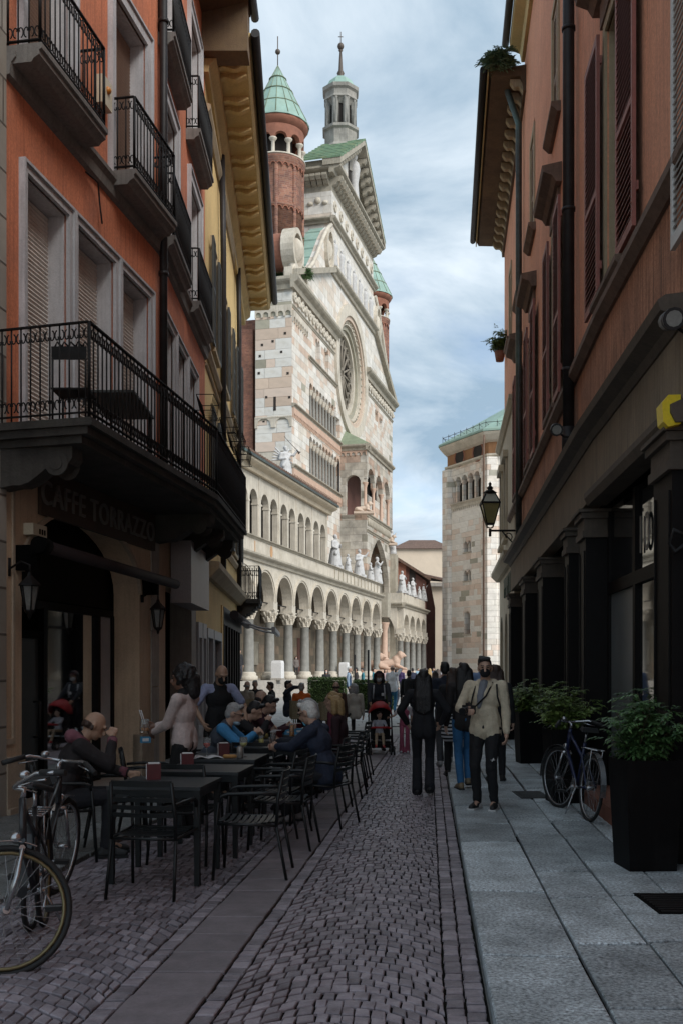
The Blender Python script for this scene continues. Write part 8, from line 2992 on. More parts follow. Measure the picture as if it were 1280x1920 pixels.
def ik(S_, T_, l1, l2, hint):
 S_, T_ = Vector(S_), Vector(T_)
 d = T_ - S_
 L = d.length
 mx = (l1 + l2) * 0.995
 if L > mx:
  T_ = S_ + d * (mx / L)
  d = T_ - S_
  L = mx
 a = (l1 * l1 - l2 * l2 + L * L) / (2 * L)
 h = math.sqrt(max(0, l1 * l1 - a * a))
 dn = d.normalized()
 hv = Vector(hint) - dn * Vector(hint).dot(dn)
 if hv.length < 1e-4:
  hv = dn.orthogonal()
 hv.normalize()
 return S_ + dn * a + hv * h, T_
def person(label, loc, face, H=1.75, sit=False, lean=0.0, handL=None, handR=None, hintL=(0.5, 0.8, -0.3), hintR=(-0.5, 0.8, -0.3), yaw=0.0, pitch=0.0,
   hair='short', hair_m='hair_black', top=(0.05, 0.05, 0.05), top_name='jacket', sleeve='long', vest=None, coat=0.0, legs=(0.03, 0.03, 0.035), flare=0.0,
   shoes=(0.02, 0.02, 0.02), skin='skin', mask=None, glasses=False, cap=None, vox=0.012, girth=1.0, stride=0.0, stance=0.09, group=None, seat=0.46, child=False,
   fold=0.012, palm_in=True, shoulder=1.0, skirt=None, beard=None, feet=None, knees=None):
 fx, fy = face
 t = thing('person', label, 'person', loc, group, facing(fx, fy))
 s = H / 1.75
 t.scale = (s, s, s)
 vx = vox / s
 near = vox <= 0.011
 pz = seat / s + 0.085 if sit else 0.95
 la = lean
 R_ = Matrix.Rotation(la, 3, 'X')
 piv = Vector((0, 0.05 if sit else 0.0, pz))
 def T(p):
  return piv + R_ @ Vector(p)
 sh = [T((sx * 0.175 * shoulder, 0.01, 0.455)) for sx in (1, -1)]
 neck = T((0, 0.0, 0.50))
 HR = Matrix.Rotation(yaw, 3, 'Z') @ Matrix.Rotation(pitch + la * 0.35, 3, 'X')
 hs = 1.22 if child else 1.0
 hc = T((0, -0.02, 0.53)) + HR @ Vector((0, -0.015, 0.135 * hs))
 def Hd(p):
  return hc + HR @ (Vector(p) * hs)
 hips = [Vector((sx * 0.09, piv.y, pz - 0.02)) for sx in (1, -1)]
 ft, kn = [], []
 for i, sx in enumerate((1, -1)):
  if sit:
   tg = Vector((sx * 0.11, -0.36 - 0.04 * sx * 0.5, 0.09 / s))
   if feet:
    tg = Vector(feet[i])
   hint = (sx * 0.05, -0.6, 0.9)
  else:
   tg = Vector((sx * stance, 0.02 - sx * stride, 0.085 + (0.05 if stride and sx < 0 else 0)))
   hint = (0, -1, 0.05)
  k_, f_ = ik(hips[i], tg, 0.435, 0.435, hint)
  kn.append(k_)
  ft.append(f_)
 # arms
 el, wr = [], []
 for i, (sx, hd, hn) in enumerate(((1, handL, hintL), (-1, handR, hintR))):
  if hd is None:
   hd = sh[i] + Vector((sx * 0.075, -0.03, -0.535))
   hn = (sx * 0.15, 1, 0)
  e_, w_ = ik(sh[i], hd, 0.285, 0.255, hn)
  el.append(e_)
  wr.append(w_)
 # ---- the body: one continuous skin surface
 b = MB()
 b.ell(Hd((0, 0.012, 0.012)), (0.074 * hs, 0.094 * hs, 0.100 * hs), HR, 14, 10)
 b.ell(Hd((0, -0.022, -0.055)), (0.054 * hs, 0.064 * hs, 0.066 * hs), HR, 12, 8)
 b.ell(Hd((0, -0.052, -0.098)), (0.026 * hs, 0.024 * hs, 0.022 * hs), HR, 10, 6)
 b.cap(Hd((0, -0.088, 0.0)), Hd((0, -0.108, -0.036)), 0.011 * hs, 0.016 * hs, 8)
 b.cap(Hd((-0.04, -0.08, 0.022)), Hd((0.04, -0.08, 0.022)), 0.012 * hs, 0.012 * hs, 8)
 b.cap(Hd((-0.022, -0.087, -0.068)), Hd((0.022, -0.087, -0.068)), 0.010 * hs, 0.010 * hs, 8)
 for sx in (-1, 1):
  b.ell(Hd((sx * 0.076, 0.014, -0.012)), (0.012 * hs, 0.022 * hs, 0.033 * hs), HR, 8, 6)
 b.cap(Hd((0, 0.018, -0.06)), neck, 0.054, 0.058)
 b.cap(neck, T((0, 0, 0.30)), 0.06, 0.085)
 b.cap(T((0, 0, 0.30)), T((0, 0, 0.0)), 0.08, 0.08)
 for i, sx in enumerate((1, -1)):
  b.cap(T((sx * 0.05, 0, 0.44)), sh[i], 0.05, 0.046)
  b.cap(sh[i], el[i], 0.045, 0.036)
  b.cap(el[i], wr[i], 0.038, 0.026)
  d = (wr[i] - el[i]).normalized()
  nrm = Vector((-sx, 0, 0)) if palm_in else Vector((0, 0, -1))
  nrm = nrm - d * nrm.dot(d)
  if nrm.length < 0.05:
   nrm = d.orthogonal()
  nrm.normalize()
  sd_ = d.cross(nrm)
  w_ = wr[i]
  b.cap(w_, w_ + d * 0.04, 0.024, 0.026, 8)
  for k in range(4):
   o_ = sd_ * (0.030 - 0.020 * k)
   L_ = (0.066, 0.074, 0.068, 0.054)[k]
   p0 = w_ + d * 0.035 + o_ * 0.6
   p1 = w_ + d * 0.085 + o_
   p2 = p1 + (d * 0.8 + nrm * 0.55).normalized() * L_ * 0.5
   p3 = p2 + (d * 0.35 + nrm * 0.9).normalized() * L_ * 0.5
   b.cap(p0, p1, 0.0125, 0.0105, 6)
   b.cap(p1, p2, 0.0100, 0.0090, 6)
   b.cap(p2, p3, 0.0090, 0.0080, 6)
  q0 = w_ + d * 0.022 + sd_ * 0.024
  q1 = q0 + (d * 0.6 + sd_ * 0.6 + nrm * 0.3).normalized() * 0.042
  b.cap(q0, q1, 0.014, 0.011, 6)
  b.cap(q1, q1 + (d * 0.9 + nrm * 0.4).normalized() * 0.032, 0.011, 0.009, 6)
  b.cap(T((0, 0, 0.02)), hips[i], 0.07, 0.06)
  b.cap(hips[i], kn[i], 0.06, 0.045)
  b.cap(kn[i], ft[i], 0.045, 0.034)
  b.cap(ft[i], ft[i] + Vector((0, -0.10, -0.035)), 0.034, 0.026)
 soft(b, 'body', M[skin], t, min(vx, 0.010) if near else vx, 2)
 g = girth
 # ---- upper garment
 j = MB()
 j.ell(T((0, 0.0, 0.33)), (0.165 * g * shoulder, 0.112 * g, 0.17), R_, 14, 10)
 j.ell(T((0, -0.01 * g, 0.14)), (0.145 * g, 0.105 * g, 0.17), R_, 14, 10)
 hem = -0.06 - coat
 j.cap(T((-0.055, 0, 0.10)), T((-0.062 * g, 0, hem)), 0.105 * g, (0.108 if sit else 0.112) * g)
 j.cap(T((0.055, 0, 0.10)), T((0.062 * g, 0, hem)), 0.105 * g, (0.108 if sit else 0.112) * g)
 j.cap(T((-0.04, 0, 0.44)), T((0.04, 0, 0.44)), 0.085, 0.085)
 j.cap(T((0, 0.015, 0.46)), T((0, 0.015, 0.505)), 0.075, 0.068)
 sl = MB() if vest else j
 for i, sx in enumerate((1, -1)):
  sl.cap(T((sx * 0.06, 0, 0.44)), sh[i], 0.07, 0.066)
  if sleeve == 'long':
   sl.cap(sh[i], el[i], 0.066 * min(g, 1.1), 0.055)
   sl.cap(el[i], wr[i] - (wr[i] - el[i]).normalized() * 0.02, 0.055, 0.042)
  elif sleeve == 'short':
   sl.cap(sh[i], sh[i].lerp(el[i], 0.72), 0.066, 0.058)
  elif sleeve == 'roll':
   sl.cap(sh[i], el[i], 0.066, 0.054)
 if vest:
  sl.cap(T((-0.08, 0, 0.42)), T((0.08, 0, 0.42)), 0.08, 0.08)
  sl.cap(T((0, 0, 0.42)), T((0, 0, 0.2)), 0.09, 0.09)
  soft(sl, 'shirt', cloth(vest), t, vx, 3, fold)
 jk = soft(j, top_name, cloth(top), t, vx, 3, fold)
 # ---- legs
 if legs is not None:
  p = MB()
  p.cap(Vector((-0.055, piv.y, pz)), Vector((0.055, piv.y, pz)), 0.098 * g, 0.098 * g)
  for i in (0, 1):
   p.cap(hips[i] + Vector((0, 0, -0.01)), kn[i], 0.09 * g, 0.064)
   an_ = ft[i] + (kn[i] - ft[i]).normalized() * 0.02
   p.cap(kn[i], an_, 0.066, 0.052 + flare)
   if flare:
    p.cap(an_, ft[i] + Vector((0, -0.02, -0.03)), 0.052 + flare, 0.055 + flare)
  soft(p, 'trousers', cloth(legs), t, vx, 3, fold)
 if skirt:
  k_ = MB()
  k_.cap(Vector((-0.05, 0, pz)), Vector((-0.07, 0, pz - 0.28)), 0.125, 0.14)
  k_.cap(Vector((0.05, 0, pz)), Vector((0.07, 0, pz - 0.28)), 0.125, 0.14)
  soft(k_, 'skirt', skirt, t, vx, 3, 0)
 for i, sx in enumerate((1, -1)):
  h = MB()
  heel = ft[i] + Vector((0, 0.035, -0.045))
  toe = ft[i] + Vector((sx * 0.025, -0.155, -0.055))
  h.cap(heel, ft[i] + Vector((sx * 0.008, -0.06, -0.04)), 0.042, 0.046)
  h.cap(ft[i] + Vector((sx * 0.008, -0.06, -0.042)), toe, 0.044, 0.034)
  h.cap(ft[i], heel, 0.044, 0.042)
  so = soft(h, 'shoe', cloth(shoes, 0.6, 0.05), t, vx, 2)
  if near:
   q = MB()
   for (a_, b_, r_) in ((heel, toe, 0.040),):
    q.hexa([tuple(Vector((x, y, ft[i].z - 0.088))) for x, y in ((heel.x - 0.038, heel.y + 0.04), (heel.x + 0.038, heel.y + 0.04), (toe.x + 0.042, toe.y - 0.03), (toe.x - 0.042, toe.y - 0.03))] +
      [tuple(Vector((x, y, ft[i].z - 0.066))) for x, y in ((heel.x - 0.04, heel.y + 0.042), (heel.x + 0.04, heel.y + 0.042), (toe.x + 0.044, toe.y - 0.032), (toe.x - 0.044, toe.y - 0.032))])
   q.build('sole', M['paper_white'] if shoes == (0.021, 0.02, 0.02) else M['rubber'], so, local=True)
 # ---- hair, mask, hat, glasses
 hm = M[hair_m]
 if hair:
  a = MB()
  if hair in ('short', 'long', 'bob', 'curly'):
   a.ell(Hd((0, 0.027, 0.034)), (0.0795 * hs, 0.092 * hs, 0.092 * hs), HR, 14, 10)
   a.ell(Hd((0, 0.055, -0.02)), (0.074 * hs, 0.062 * hs, 0.075 * hs), HR, 12, 8)
   a.cap(Hd((-0.045, -0.044, 0.092)), Hd((0.035, -0.050, 0.100)), 0.024 * hs, 0.03 * hs)
  if hair == 'long':
   for x in (-0.055, -0.028, 0, 0.028, 0.055):
    a.cap(Hd((x * 1.1, 0.05, 0.0)), T((x * 1.4, 0.075, 0.40)), 0.056, 0.058)
    a.cap(T((x * 1.4, 0.075, 0.40)), T((x * 1.5, 0.10, 0.19 + abs(x) * 0.7)), 0.056, 0.03)
   for sx in (-1, 1):
    a.cap(Hd((sx * 0.075, 0.01, 0.03)), Hd((sx * 0.088, 0.015, -0.13)), 0.03, 0.034)
  if hair == 'bob':
   for sx in (-1, 1):
    a.cap(Hd((sx * 0.075, 0.015, 0.04)), Hd((sx * 0.085, 0.02, -0.10)), 0.042, 0.045)
   a.cap(Hd((0, 0.07, 0.02)), Hd((0, 0.075, -0.11)), 0.07, 0.065)
  if hair == 'afro':
   rg = random.Random(5)
   a.ell(Hd((0, 0.035, 0.045)), (0.118, 0.118, 0.118), HR, 16, 12)
   a.cap(Hd((0, 0.09, -0.02)), Hd((0, 0.12, -0.14)), 0.11, 0.08)
   for _ in range(120):
    d = Vector((rg.uniform(-1, 1), rg.uniform(-0.5, 1), rg.uniform(-0.9, 1))).normalized()
    a.ell(Hd((d.x * 0.118, 0.035 + d.y * 0.118, 0.03 + d.z * 0.125)), (0.022, 0.022, 0.022), None, 6, 4)
  if hair == 'bald':
   for k in range(9):
    an = math.pi * (0.02 + 0.96 * k / 8)
    a.ell(Hd((0.074 * math.cos(an), 0.012 + 0.088 * math.sin(an), -0.022)), (0.016, 0.016, 0.036), HR, 8, 6)
   a.cap(Hd((-0.06, 0.07, -0.02)), Hd((0.06, 0.07, -0.02)), 0.03, 0.03)
  if hair == 'bun':
   a.ell(Hd((0, 0.030, 0.034)), (0.083, 0.092, 0.094), HR, 14, 10)
   a.ell(Hd((0, 0.12, 0.05)), (0.045, 0.045, 0.045), HR, 10, 8)
  soft(a, 'hair', hm, t, vx * 0.9, 2, 0.012 if hair in ('short', 'long', 'bob') else (0.02 if hair == 'afro' else 0))
 if beard:
  a = MB()
  a.ell(Hd((0, -0.036, -0.072)), (0.058, 0.064, 0.052), HR, 12, 8)
  soft(a, 'beard', M[beard], t, vx * 0.9, 2)
 if mask:
  a = MB()
  a.ell(Hd((0, -0.050, -0.058)), (0.058 * hs, 0.066 * hs, 0.056 * hs), HR, 12, 8)
  mk = soft(a, 'face_mask', cloth(mask), t, vx * 0.8, 2)
  if near:
   for sx in (-1, 1):
    MB().tube([Hd((sx * 0.052, -0.06, -0.035)), Hd((sx * 0.078, 0.01, 0.0))], 0.004, 4).build('ear_loop', cloth(mask), mk, local=True)
 if cap:
  a = MB()
  a.ell(Hd((0, 0.015, 0.045)), (0.09, 0.105, 0.085), HR, 14, 10)
  a.hexa([tuple(Hd(p)) for p in ((-0.06, -0.07, 0.035), (0.06, -0.07, 0.035), (0.05, -0.17, 0.03), (-0.05, -0.17, 0.03), (-0.06, -0.07, 0.05), (0.06, -0.07, 0.05), (0.05, -0.17, 0.04), (-0.05, -0.17, 0.04))])
  soft(a, 'cap', cloth(cap), t, vx * 0.9, 1)
 if glasses:
  gm = MB()
  for sx in (-1, 1):
   c_ = [Hd((sx * 0.034 + 0.022 * math.cos(k * math.pi / 5), -0.098, 0.002 + 0.018 * math.sin(k * math.pi / 5))) for k in range(11)]
   gm.tube(c_, 0.003, 4, caps=False)
   gm.tube([Hd((sx * 0.056, -0.096, 0.006)), Hd((sx * 0.08, 0.0, 0.004))], 0.003, 4)
  gm.build('glasses', M['lens_dark'], t, local=True)
 if near:
  for sx in (-1, 1):
   e = MB().ell(Hd((sx * 0.031, -0.0875, 0.001)), (0.013, 0.007, 0.006), HR, 8, 6)
   e.build('eye', M['eye_dark'], t, local=True)
   MB().cap(Hd((sx * 0.016, -0.094, 0.022)), Hd((sx * 0.048, -0.088, 0.026)), 0.0045, 0.0035, 6).build('eyebrow', M[hair_m], t, local=True)
 return dict(root=t, T=T, Hd=Hd, wr=wr, el=el, sh=sh, ft=ft, kn=kn, s=s, hips=hips, pz=pz, HR=HR, vx=vx)
def hold(t_parent_loc, P, local):
 """world point of a local point on person P"""
 r = P['root']
 v = Matrix.Rotation(r.rotation_euler.z, 3, 'Z') @ (Vector(local) * P['s'])
 return Vector(r.location) + v
# the man in the beige jacket
P = person('man in a beige jacket and black face mask holding a camera at his chest', (1.60, 11.3, PV), (-0.42, -0.9), 1.71, yaw=0.32, hair='short', hair_m='hair_black',
   top=(0.60, 0.51, 0.375), coat=0.0, legs=(0.010, 0.010, 0.012), shoes=(0.021, 0.02, 0.02), mask=(0.010, 0.010, 0.012), handR=(-0.13, -0.30, 1.13), hintR=(-0.8, 0.5, -0.6),
   handL=(0.27, -0.08, 0.86), hintL=(0.5, 1, 0), vox=0.0085, girth=1.1, shoulder=1.08, fold=0.02, stance=0.10, skin='skin')
T, Hd, pr_ = P['T'], P['Hd'], P['root']
j = MB()          # open front: grey shirt showing
j.cap(T((0.0, -0.055, 0.48)), T((-0.025, -0.095, 0.34)), 0.055, 0.048)
j.cap(T((-0.025, -0.095, 0.34)), T((-0.04, -0.118, 0.22)), 0.046, 0.022)
soft(j, 'shirt', cloth((0.20, 0.21, 0.24)), pr_, 0.008, 2)
j = MB()          # hood bunched round the neck
for sx in (-1, 1):
 j.cap(T((sx * 0.075, -0.05, 0.475)), T((sx * 0.085, 0.06, 0.49)), 0.034, 0.045)
 j.cap(T((sx * 0.075, -0.05, 0.475)), T((sx * 0.06, -0.105, 0.36)), 0.028, 0.018)
j.cap(T((-0.085, 0.06, 0.49)), T((0.085, 0.06, 0.49)), 0.05, 0.05)
soft(j, 'hood', cloth((0.60, 0.51, 0.375)), pr_, 0.0085, 2, 0.01)
for pts in ([T((0.10, -0.05, 0.50)), T((0.05, -0.13, 0.35)), T((-0.08, -0.15, 0.22))], [T((-0.09, -0.05, 0.49)), T((-0.115, -0.125, 0.33)), T((-0.12, -0.17, 0.22))], [T((0.15, -0.06, 0.48)), T((0.175, -0.11, 0.34)), T((0.20, -0.02, 0.16))]):
 MB().tube(pts, 0.010, 5).build('strap', M['black_cloth'], pr_, local=True)
cw = hold(None, P, (-0.10, -0.30, 1.15))
cm_ = thing('photo_camera', 'black camera with a long lens held by the man in beige', 'camera', cw, None, facing(-0.6, -0.8))
MB().box(-0.07, 0.07, -0.03, 0.03, -0.05, 0.045).box(-0.025, 0.025, -0.03, 0.025, 0.045, 0.07).build('housing', M['bike_black'], cm_, local=True)
MB().tube([(0, -0.03, -0.005), (0, -0.12, -0.015)], 0.036, 12).tube([(0, -0.12, -0.015), (0, -0.15, -0.02)], 0.040, 12).build('lens', M['bike_black'], cm_, local=True)
lg_ = MB()          # small pale emblem on the thigh
lg_.cap(P['hips'][0].lerp(P['kn'][0], 0.86) + Vector((0.03, -0.071, 0.0)), P['hips'][0].lerp(P['kn'][0], 0.86) + Vector((0.045, -0.068, 0.03)), 0.007, 0.007, 6)
lg_.cap(P['hips'][0].lerp(P['kn'][0], 0.86) + Vector((0.015, -0.071, 0.012)), P['hips'][0].lerp(P['kn'][0], 0.86) + Vector((0.06, -0.068, 0.015)), 0.004, 0.004, 6)
lg_.build('emblem', M['paper_white'], pr_, local=True, stuff=True)
for i in (0, 1):
 f_ = P['ft'][i]
 MB().hexa([tuple(f_ + Vector(v)) for v in ((0.046, 0.02, -0.06), (0.050, -0.10, -0.06), (0.046, -0.10, -0.05), (0.042, 0.02, -0.05), (0.044, 0.02, -0.02), (0.044, -0.06, -0.035), (0.040, -0.06, -0.03), (0.04, 0.02, -0.015))]).build('shoe_stripe', M['paper_white'], pr_, local=True)
# walkers on the street
P = person('woman in black with long dark hair walking away along the setts', (1.05, 13.05, 0), (0.08, 1), 1.63, hair='long', hair_m='hair_black', top=(0.012, 0.012, 0.015), coat=0.02, legs=(0.013, 0.013, 0.018),
   flare=0.022, shoes=(0.012, 0.011, 0.011), handL=(0.22, -0.16, 0.98), hintL=(0.9, 0.6, 0), handR=(-0.24, -0.12, 0.98), hintR=(-0.9, 0.6, 0), vox=0.010, stride=0.07, stance=0.085, skin='skin')
mstr = mat('striped_cloth', (0.5, 0.5, 0.5), 0.85, 0.1, 6)
_t = mstr.node_tree
_w = _t.nodes.new('ShaderNodeTexWave')
_w.bands_direction = 'Z'
_w.inputs['Scale'].default_value = 5.2
_w.inputs['Distortion'].default_value = 0.6
_r = _t.nodes.new('ShaderNodeValToRGB')
_r.color_ramp.elements[0].position = 0.45
_r.color_ramp.elements[0].color = (0.015, 0.015, 0.016, 1)
_r.color_ramp.elements[1].position = 0.55
_r.color_ramp.elements[1].color = (0.55, 0.55, 0.56, 1)
_tc = _t.nodes.new('ShaderNodeTexCoord')
_t.links.new(_tc.outputs['Object'], _w.inputs['Vector'])
_t.links.new(_w.outputs['Fac'], _r.inputs['Fac'])
_t.links.new(_r.outputs['Color'], _t.nodes['Principled BSDF'].inputs['Base Color'])
person('woman in a black and white striped shirt tail and black leggings walking away', (1.70, 15.4, 0), (0.05, 1), 1.66, hair='long', hair_m='hair_brown', top=(0.014, 0.013, 0.014), legs=(0.012, 0.012, 0.013),
  skirt=mstr, shoes=(0.012, 0.012, 0.012), stride=0.06, vox=0.011)
person('man with short black hair and navy pullover walking away', (1.73, 17.0, 0), (0.0, 1), 1.76, hair='short', top=(0.016, 0.02, 0.035), legs=(0.06, 0.06, 0.065), shoes=(0.3, 0.3, 0.3), stride=-0.08, vox=0.013)
person('woman with long dark hair and bright blue jeans partly behind the beige jacket', (1.60, 13.25, PV), (-0.05, 1), 1.66, hair='long', hair_m='hair_black', top=(0.02, 0.016, 0.016), legs=(0.035, 0.14, 0.30), shoes=(0.20, 0.15, 0.09),
  stride=-0.06, vox=0.011, stance=0.06)
person('woman with long brown hair and black top standing close to the planters', (2.16, 14.2, PV), (0.1, 1), 1.64, hair='long', hair_m='hair_brown', top=(0.012, 0.012, 0.014), legs=(0.013, 0.013, 0.016), shoes=(0.015, 0.015, 0.015), vox=0.011)
person('tall man in a light blue shirt behind the beige jacket', (2.36, 17.0, PV), (0.1, 1), 1.80, hair='short', hair_m='hair_black', top=(0.20, 0.28, 0.45), top_name='shirt', legs=(0.04, 0.045, 0.06), vox=0.013)
# pushchair group
P = person('woman in a dark cap and white mask pushing the red pushchair', (0.74, 20.25, 0), (0.0, -1), 1.62, lean=0.22, hair='bob', hair_m='hair_black', cap=(0.07, 0.03, 0.03), mask=(0.60, 0.60, 0.60), top=(0.018, 0.020, 0.026),
   legs=(0.02, 0.02, 0.024), handL=(0.20, -0.52, 1.03), handR=(-0.20, -0.52, 1.03), hintL=(0.8, 0.3, -0.6), hintR=(-0.8, 0.3, -0.6), vox=0.013, girth=1.15, skin='skin_tan', stride=0.05)
for sx in (-1, 1):
 MB().tube([P['T']((sx * 0.11, -0.06, 0.49)), P['T']((sx * 0.12, -0.135, 0.34)), P['T']((sx * 0.13, -0.12, 0.16))], 0.016, 5).build('backpack_strap', M['grey_stone'], P['root'], local=True)
MB().hexa([tuple(P['T'](v)) for v in ((0.05, -0.14, 0.27), (0.12, -0.135, 0.27), (0.12, -0.125, 0.27), (0.05, -0.13, 0.27), (0.05, -0.14, 0.33), (0.12, -0.135, 0.33), (0.12, -0.125, 0.33), (0.05, -0.13, 0.33))]).build('badge', M['paper_white'], P['root'], local=True)
mat('stroller_red', (0.34, 0.010, 0.014), 0.6, 0.2, 6)
SX, SY = 0.745, 19.45
st = thing('pushchair', 'red hooded pushchair with black wheels and a small child in it', 'pushchair', (SX, SY, 0))
f_ = MB()
for sx in (-1, 1):
 f_.tube([(sx * 0.21, 0.42, 1.02), (sx * 0.22, 0.18, 0.62), (sx * 0.22, -0.28, 0.10)], 0.014, 6)
 f_.tube([(sx * 0.22, 0.10, 0.58), (sx * 0.22, 0.33, 0.10)], 0.013, 6)
f_.tube([(-0.21, 0.42, 1.02), (0.21, 0.42, 1.02)], 0.016, 6).tube([(-0.22, 0.33, 0.12), (0.22, 0.33, 0.12)], 0.012, 6).tube([(-0.22, -0.2, 0.2), (0.22, -0.2, 0.2)], 0.012, 6)
f_.build('frame', M['iron'], st, local=True)
for sx in (-1, 1):
 for yy, r_ in ((-0.30, 0.085), (0.33, 0.10)):
  for dx_ in (-0.03, 0.03):
   w = MB().tube([(sx * 0.22 + dx_ - 0.012, yy, r_), (sx * 0.22 + dx_ + 0.012, yy, r_)], r_, 18)
   wo = w.build('wheel', M['rubber'], st, local=True)
   MB().tube([(sx * 0.22 + dx_ - 0.014, yy, r_), (sx * 0.22 + dx_ + 0.014, yy, r_)], r_ * 0.5, 12).build('hub', M['grey_stone'], wo, local=True)
s_ = MB()
s_.hexa([(-0.19, -0.16, 0.30), (0.19, -0.16, 0.30), (0.19, 0.14, 0.26), (-0.19, 0.14, 0.26), (-0.19, -0.18, 0.36), (0.19, -0.18, 0.36), (0.19, 0.14, 0.33), (-0.19, 0.14, 0.33)])
s_.hexa([(-0.19, 0.10, 0.33), (0.19, 0.10, 0.33), (0.19, 0.15, 0.31), (-0.19, 0.15, 0.31), (-0.19, 0.24, 0.86), (0.19, 0.24, 0.86), (0.19, 0.29, 0.84), (-0.19, 0.29, 0.84)])
s_.build('seat', M['black_cloth'], st, local=True)
c_ = MB()
NA, NB = 10, 10
vs, fs = [], []
for i in range(NA + 1):
 a = math.pi * (0.42 + 0.50 * i / NA) - math.pi * 0.42
 for k in range(NB + 1):
  b = math.pi * k / NB
  vs.append((0.225 * math.cos(b), 0.28 - 0.36 * math.cos(a) * (0.35 + 0.65 * math.sin(b)), 0.68 + 0.02 + 0.30 * math.sin(b) * (0.62 + 0.38 * math.sin(a))))
for i in range(NA):
 for k in range(NB):
  fs.append((i * (NB + 1) + k, i * (NB + 1) + k + 1, (i + 1) * (NB + 1) + k + 1, (i + 1) * (NB + 1) + k))
c_.add(vs, fs, True)
co_ = c_.build('canopy', M['stroller_red'], st, local=True)
sol = co_.modifiers.new('t', 'SOLIDIFY')
sol.thickness = 0.012
FIN.append(co_)
MB().tube([(-0.2, -0.18, 0.50), (-0.12, -0.30, 0.52), (0.12, -0.30, 0.52), (0.2, -0.18, 0.50)], 0.02, 8).build('front_bar', M['stroller_red'], st, local=True)
MB().hexa([(-0.17, -0.1, 0.12), (0.17, -0.1, 0.12), (0.17, 0.28, 0.12), (-0.17, 0.28, 0.12), (-0.19, -0.12, 0.24), (0.19, -0.12, 0.24), (0.19, 0.3, 0.24), (-0.19, 0.3, 0.24)]).build('basket', M['black_cloth'], st, local=True)
person('toddler in white shirt and red shoes sitting in the red pushchair', (SX - 0.02, SY + 0.06, 0.0), (0.0, -1), 0.92, sit=True, seat=0.33, yaw=0.5, hair='short', hair_m='hair_black', top=(0.42, 0.42, 0.46), top_name='shirt', legs=(0.42, 0.32, 0.22),
  shoes=(0.45, 0.02, 0.03), handL=(0.20, -0.42, 0.98), handR=(-0.20, -0.42, 0.98), vox=0.012, child=True, feet=((0.13, -0.62, 0.35), (-0.13, -0.62, 0.35)), fold=0)
P = person('small girl in pink dungarees holding on to the pushchair', (1.22, 19.65, 0), (-0.1, -1), 1.08, hair='bob', hair_m='hair_brown', top=(0.36, 0.085, 0.14), top_name='dungarees', vest=(0.55, 0.5, 0.5), sleeve='short', legs=(0.36, 0.085, 0.14),
   flare=0.03, shoes=(0.5, 0.5, 0.5), handR=(-0.48, -0.25, 1.12), hintR=(-0.3, 0.2, -1), child=True, vox=0.012, fold=0.008, girth=0.95)
MB().tube([P['Hd']((0.07 * math.cos(k * math.pi / 8), 0.0, 0.055 + 0.06 * math.sin(k * math.pi / 8))) for k in range(9)], 0.016, 6).build('headband', M['paper_white'], P['root'], local=True)
# cafe staff
P = person('waitress in a pink jumper with dark curly hair carrying a jar with straws', (-1.52, 9.85, 0), (-0.86, 0.30), 1.66, hair='afro', hair_m='hair_black', top=(0.56, 0.46, 0.43), top_name='jumper', girth=1.0, coat=-0.07, legs=(0.010, 0.010, 0.011), skin='skin_dark',
   handL=(0.05, -0.33, 1.06), handR=(-0.02, -0.34, 1.12), hintL=(0.6, 0.8, -0.5), hintR=(-0.6, 0.8, -0.5), vox=0.0095, yaw=0.3, fold=0.012, shoes=(0.012, 0.012, 0.012))
a_ = MB().cap(P['T']((-0.03, 0, 0.505)), P['T']((0.03, 0, 0.505)), 0.068, 0.068)
soft(a_, 'collar', cloth((0.012, 0.011, 0.012)), P['root'], 0.009, 2)
w_ = P['wr'][1]
d_ = (w_ - P['el'][1]).normalized()
MB().tube([w_ - d_ * 0.035, w_ - d_ * 0.01], 0.034, 12).build('wristband', M['black_cloth'], P['root'], local=True)
jw = hold(None, P, tuple(w_ + d_ * 0.115 + Vector((0, 0, -0.05))))
t = thing('drinks_jar', 'glass jar of amber drink with white straws in the hands of the waitress', 'jar', jw)
MB().lathe([(0.04, 0), (0.047, 0.01), (0.047, 0.10), (0.038, 0.12), (0.042, 0.13), (0.039, 0.13), (0.036, 0.12), (0.044, 0.10), (0.043, 0.012)], n=14).build('vessel', M['clear_glass'], t, local=True)
MB().lathe([(0.042, 0.012), (0.043, 0.045), (0.0, 0.045)], n=14).build('drink', M['drink_orange'], t, local=True)
for dx_ in (0.0, 0.018):
 MB().tube([(dx_, 0, 0.03), (dx_ - 0.06, 0.01, 0.22)], 0.005, 6).build('straw', M['paper_white'], t, local=True)
bw = hold(None, P, (0.03, -0.44, 0.98))
t = thing('snack_packet', 'blue packet under the jar in the hands of the waitress', 'packet', bw, None, 0.3)
MB().box(-0.05, 0.05, -0.03, 0.03, -0.03, 0.03).build('pouch', M['packet_blue'], t, local=True)
MB().box(-0.03, 0.03, -0.032, -0.03, -0.015, 0.015).build('printed_face', M['paper_white'], t, local=True)
P = person('bald waiter in a black waistcoat and pale blue short sleeved shirt looking down', (-1.55, 12.75, 0), (0.45, -0.9), 1.72, hair=None, hair_m='hair_brown', top=(0.010, 0.010, 0.011), top_name='waistcoat', vest=(0.30, 0.33, 0.48), sleeve='short', legs=(0.010, 0.010, 0.011),
   mask=(0.012, 0.012, 0.012), pitch=0.45, lean=0.10, handL=(0.30, -0.22, 0.97), hintL=(0.9, 0.5, -0.2), handR=(-0.26, -0.20, 0.97), hintR=(-0.9, 0.5, -0.2), skin='skin_tan', vox=0.0105, girth=1.08, coat=0.1)
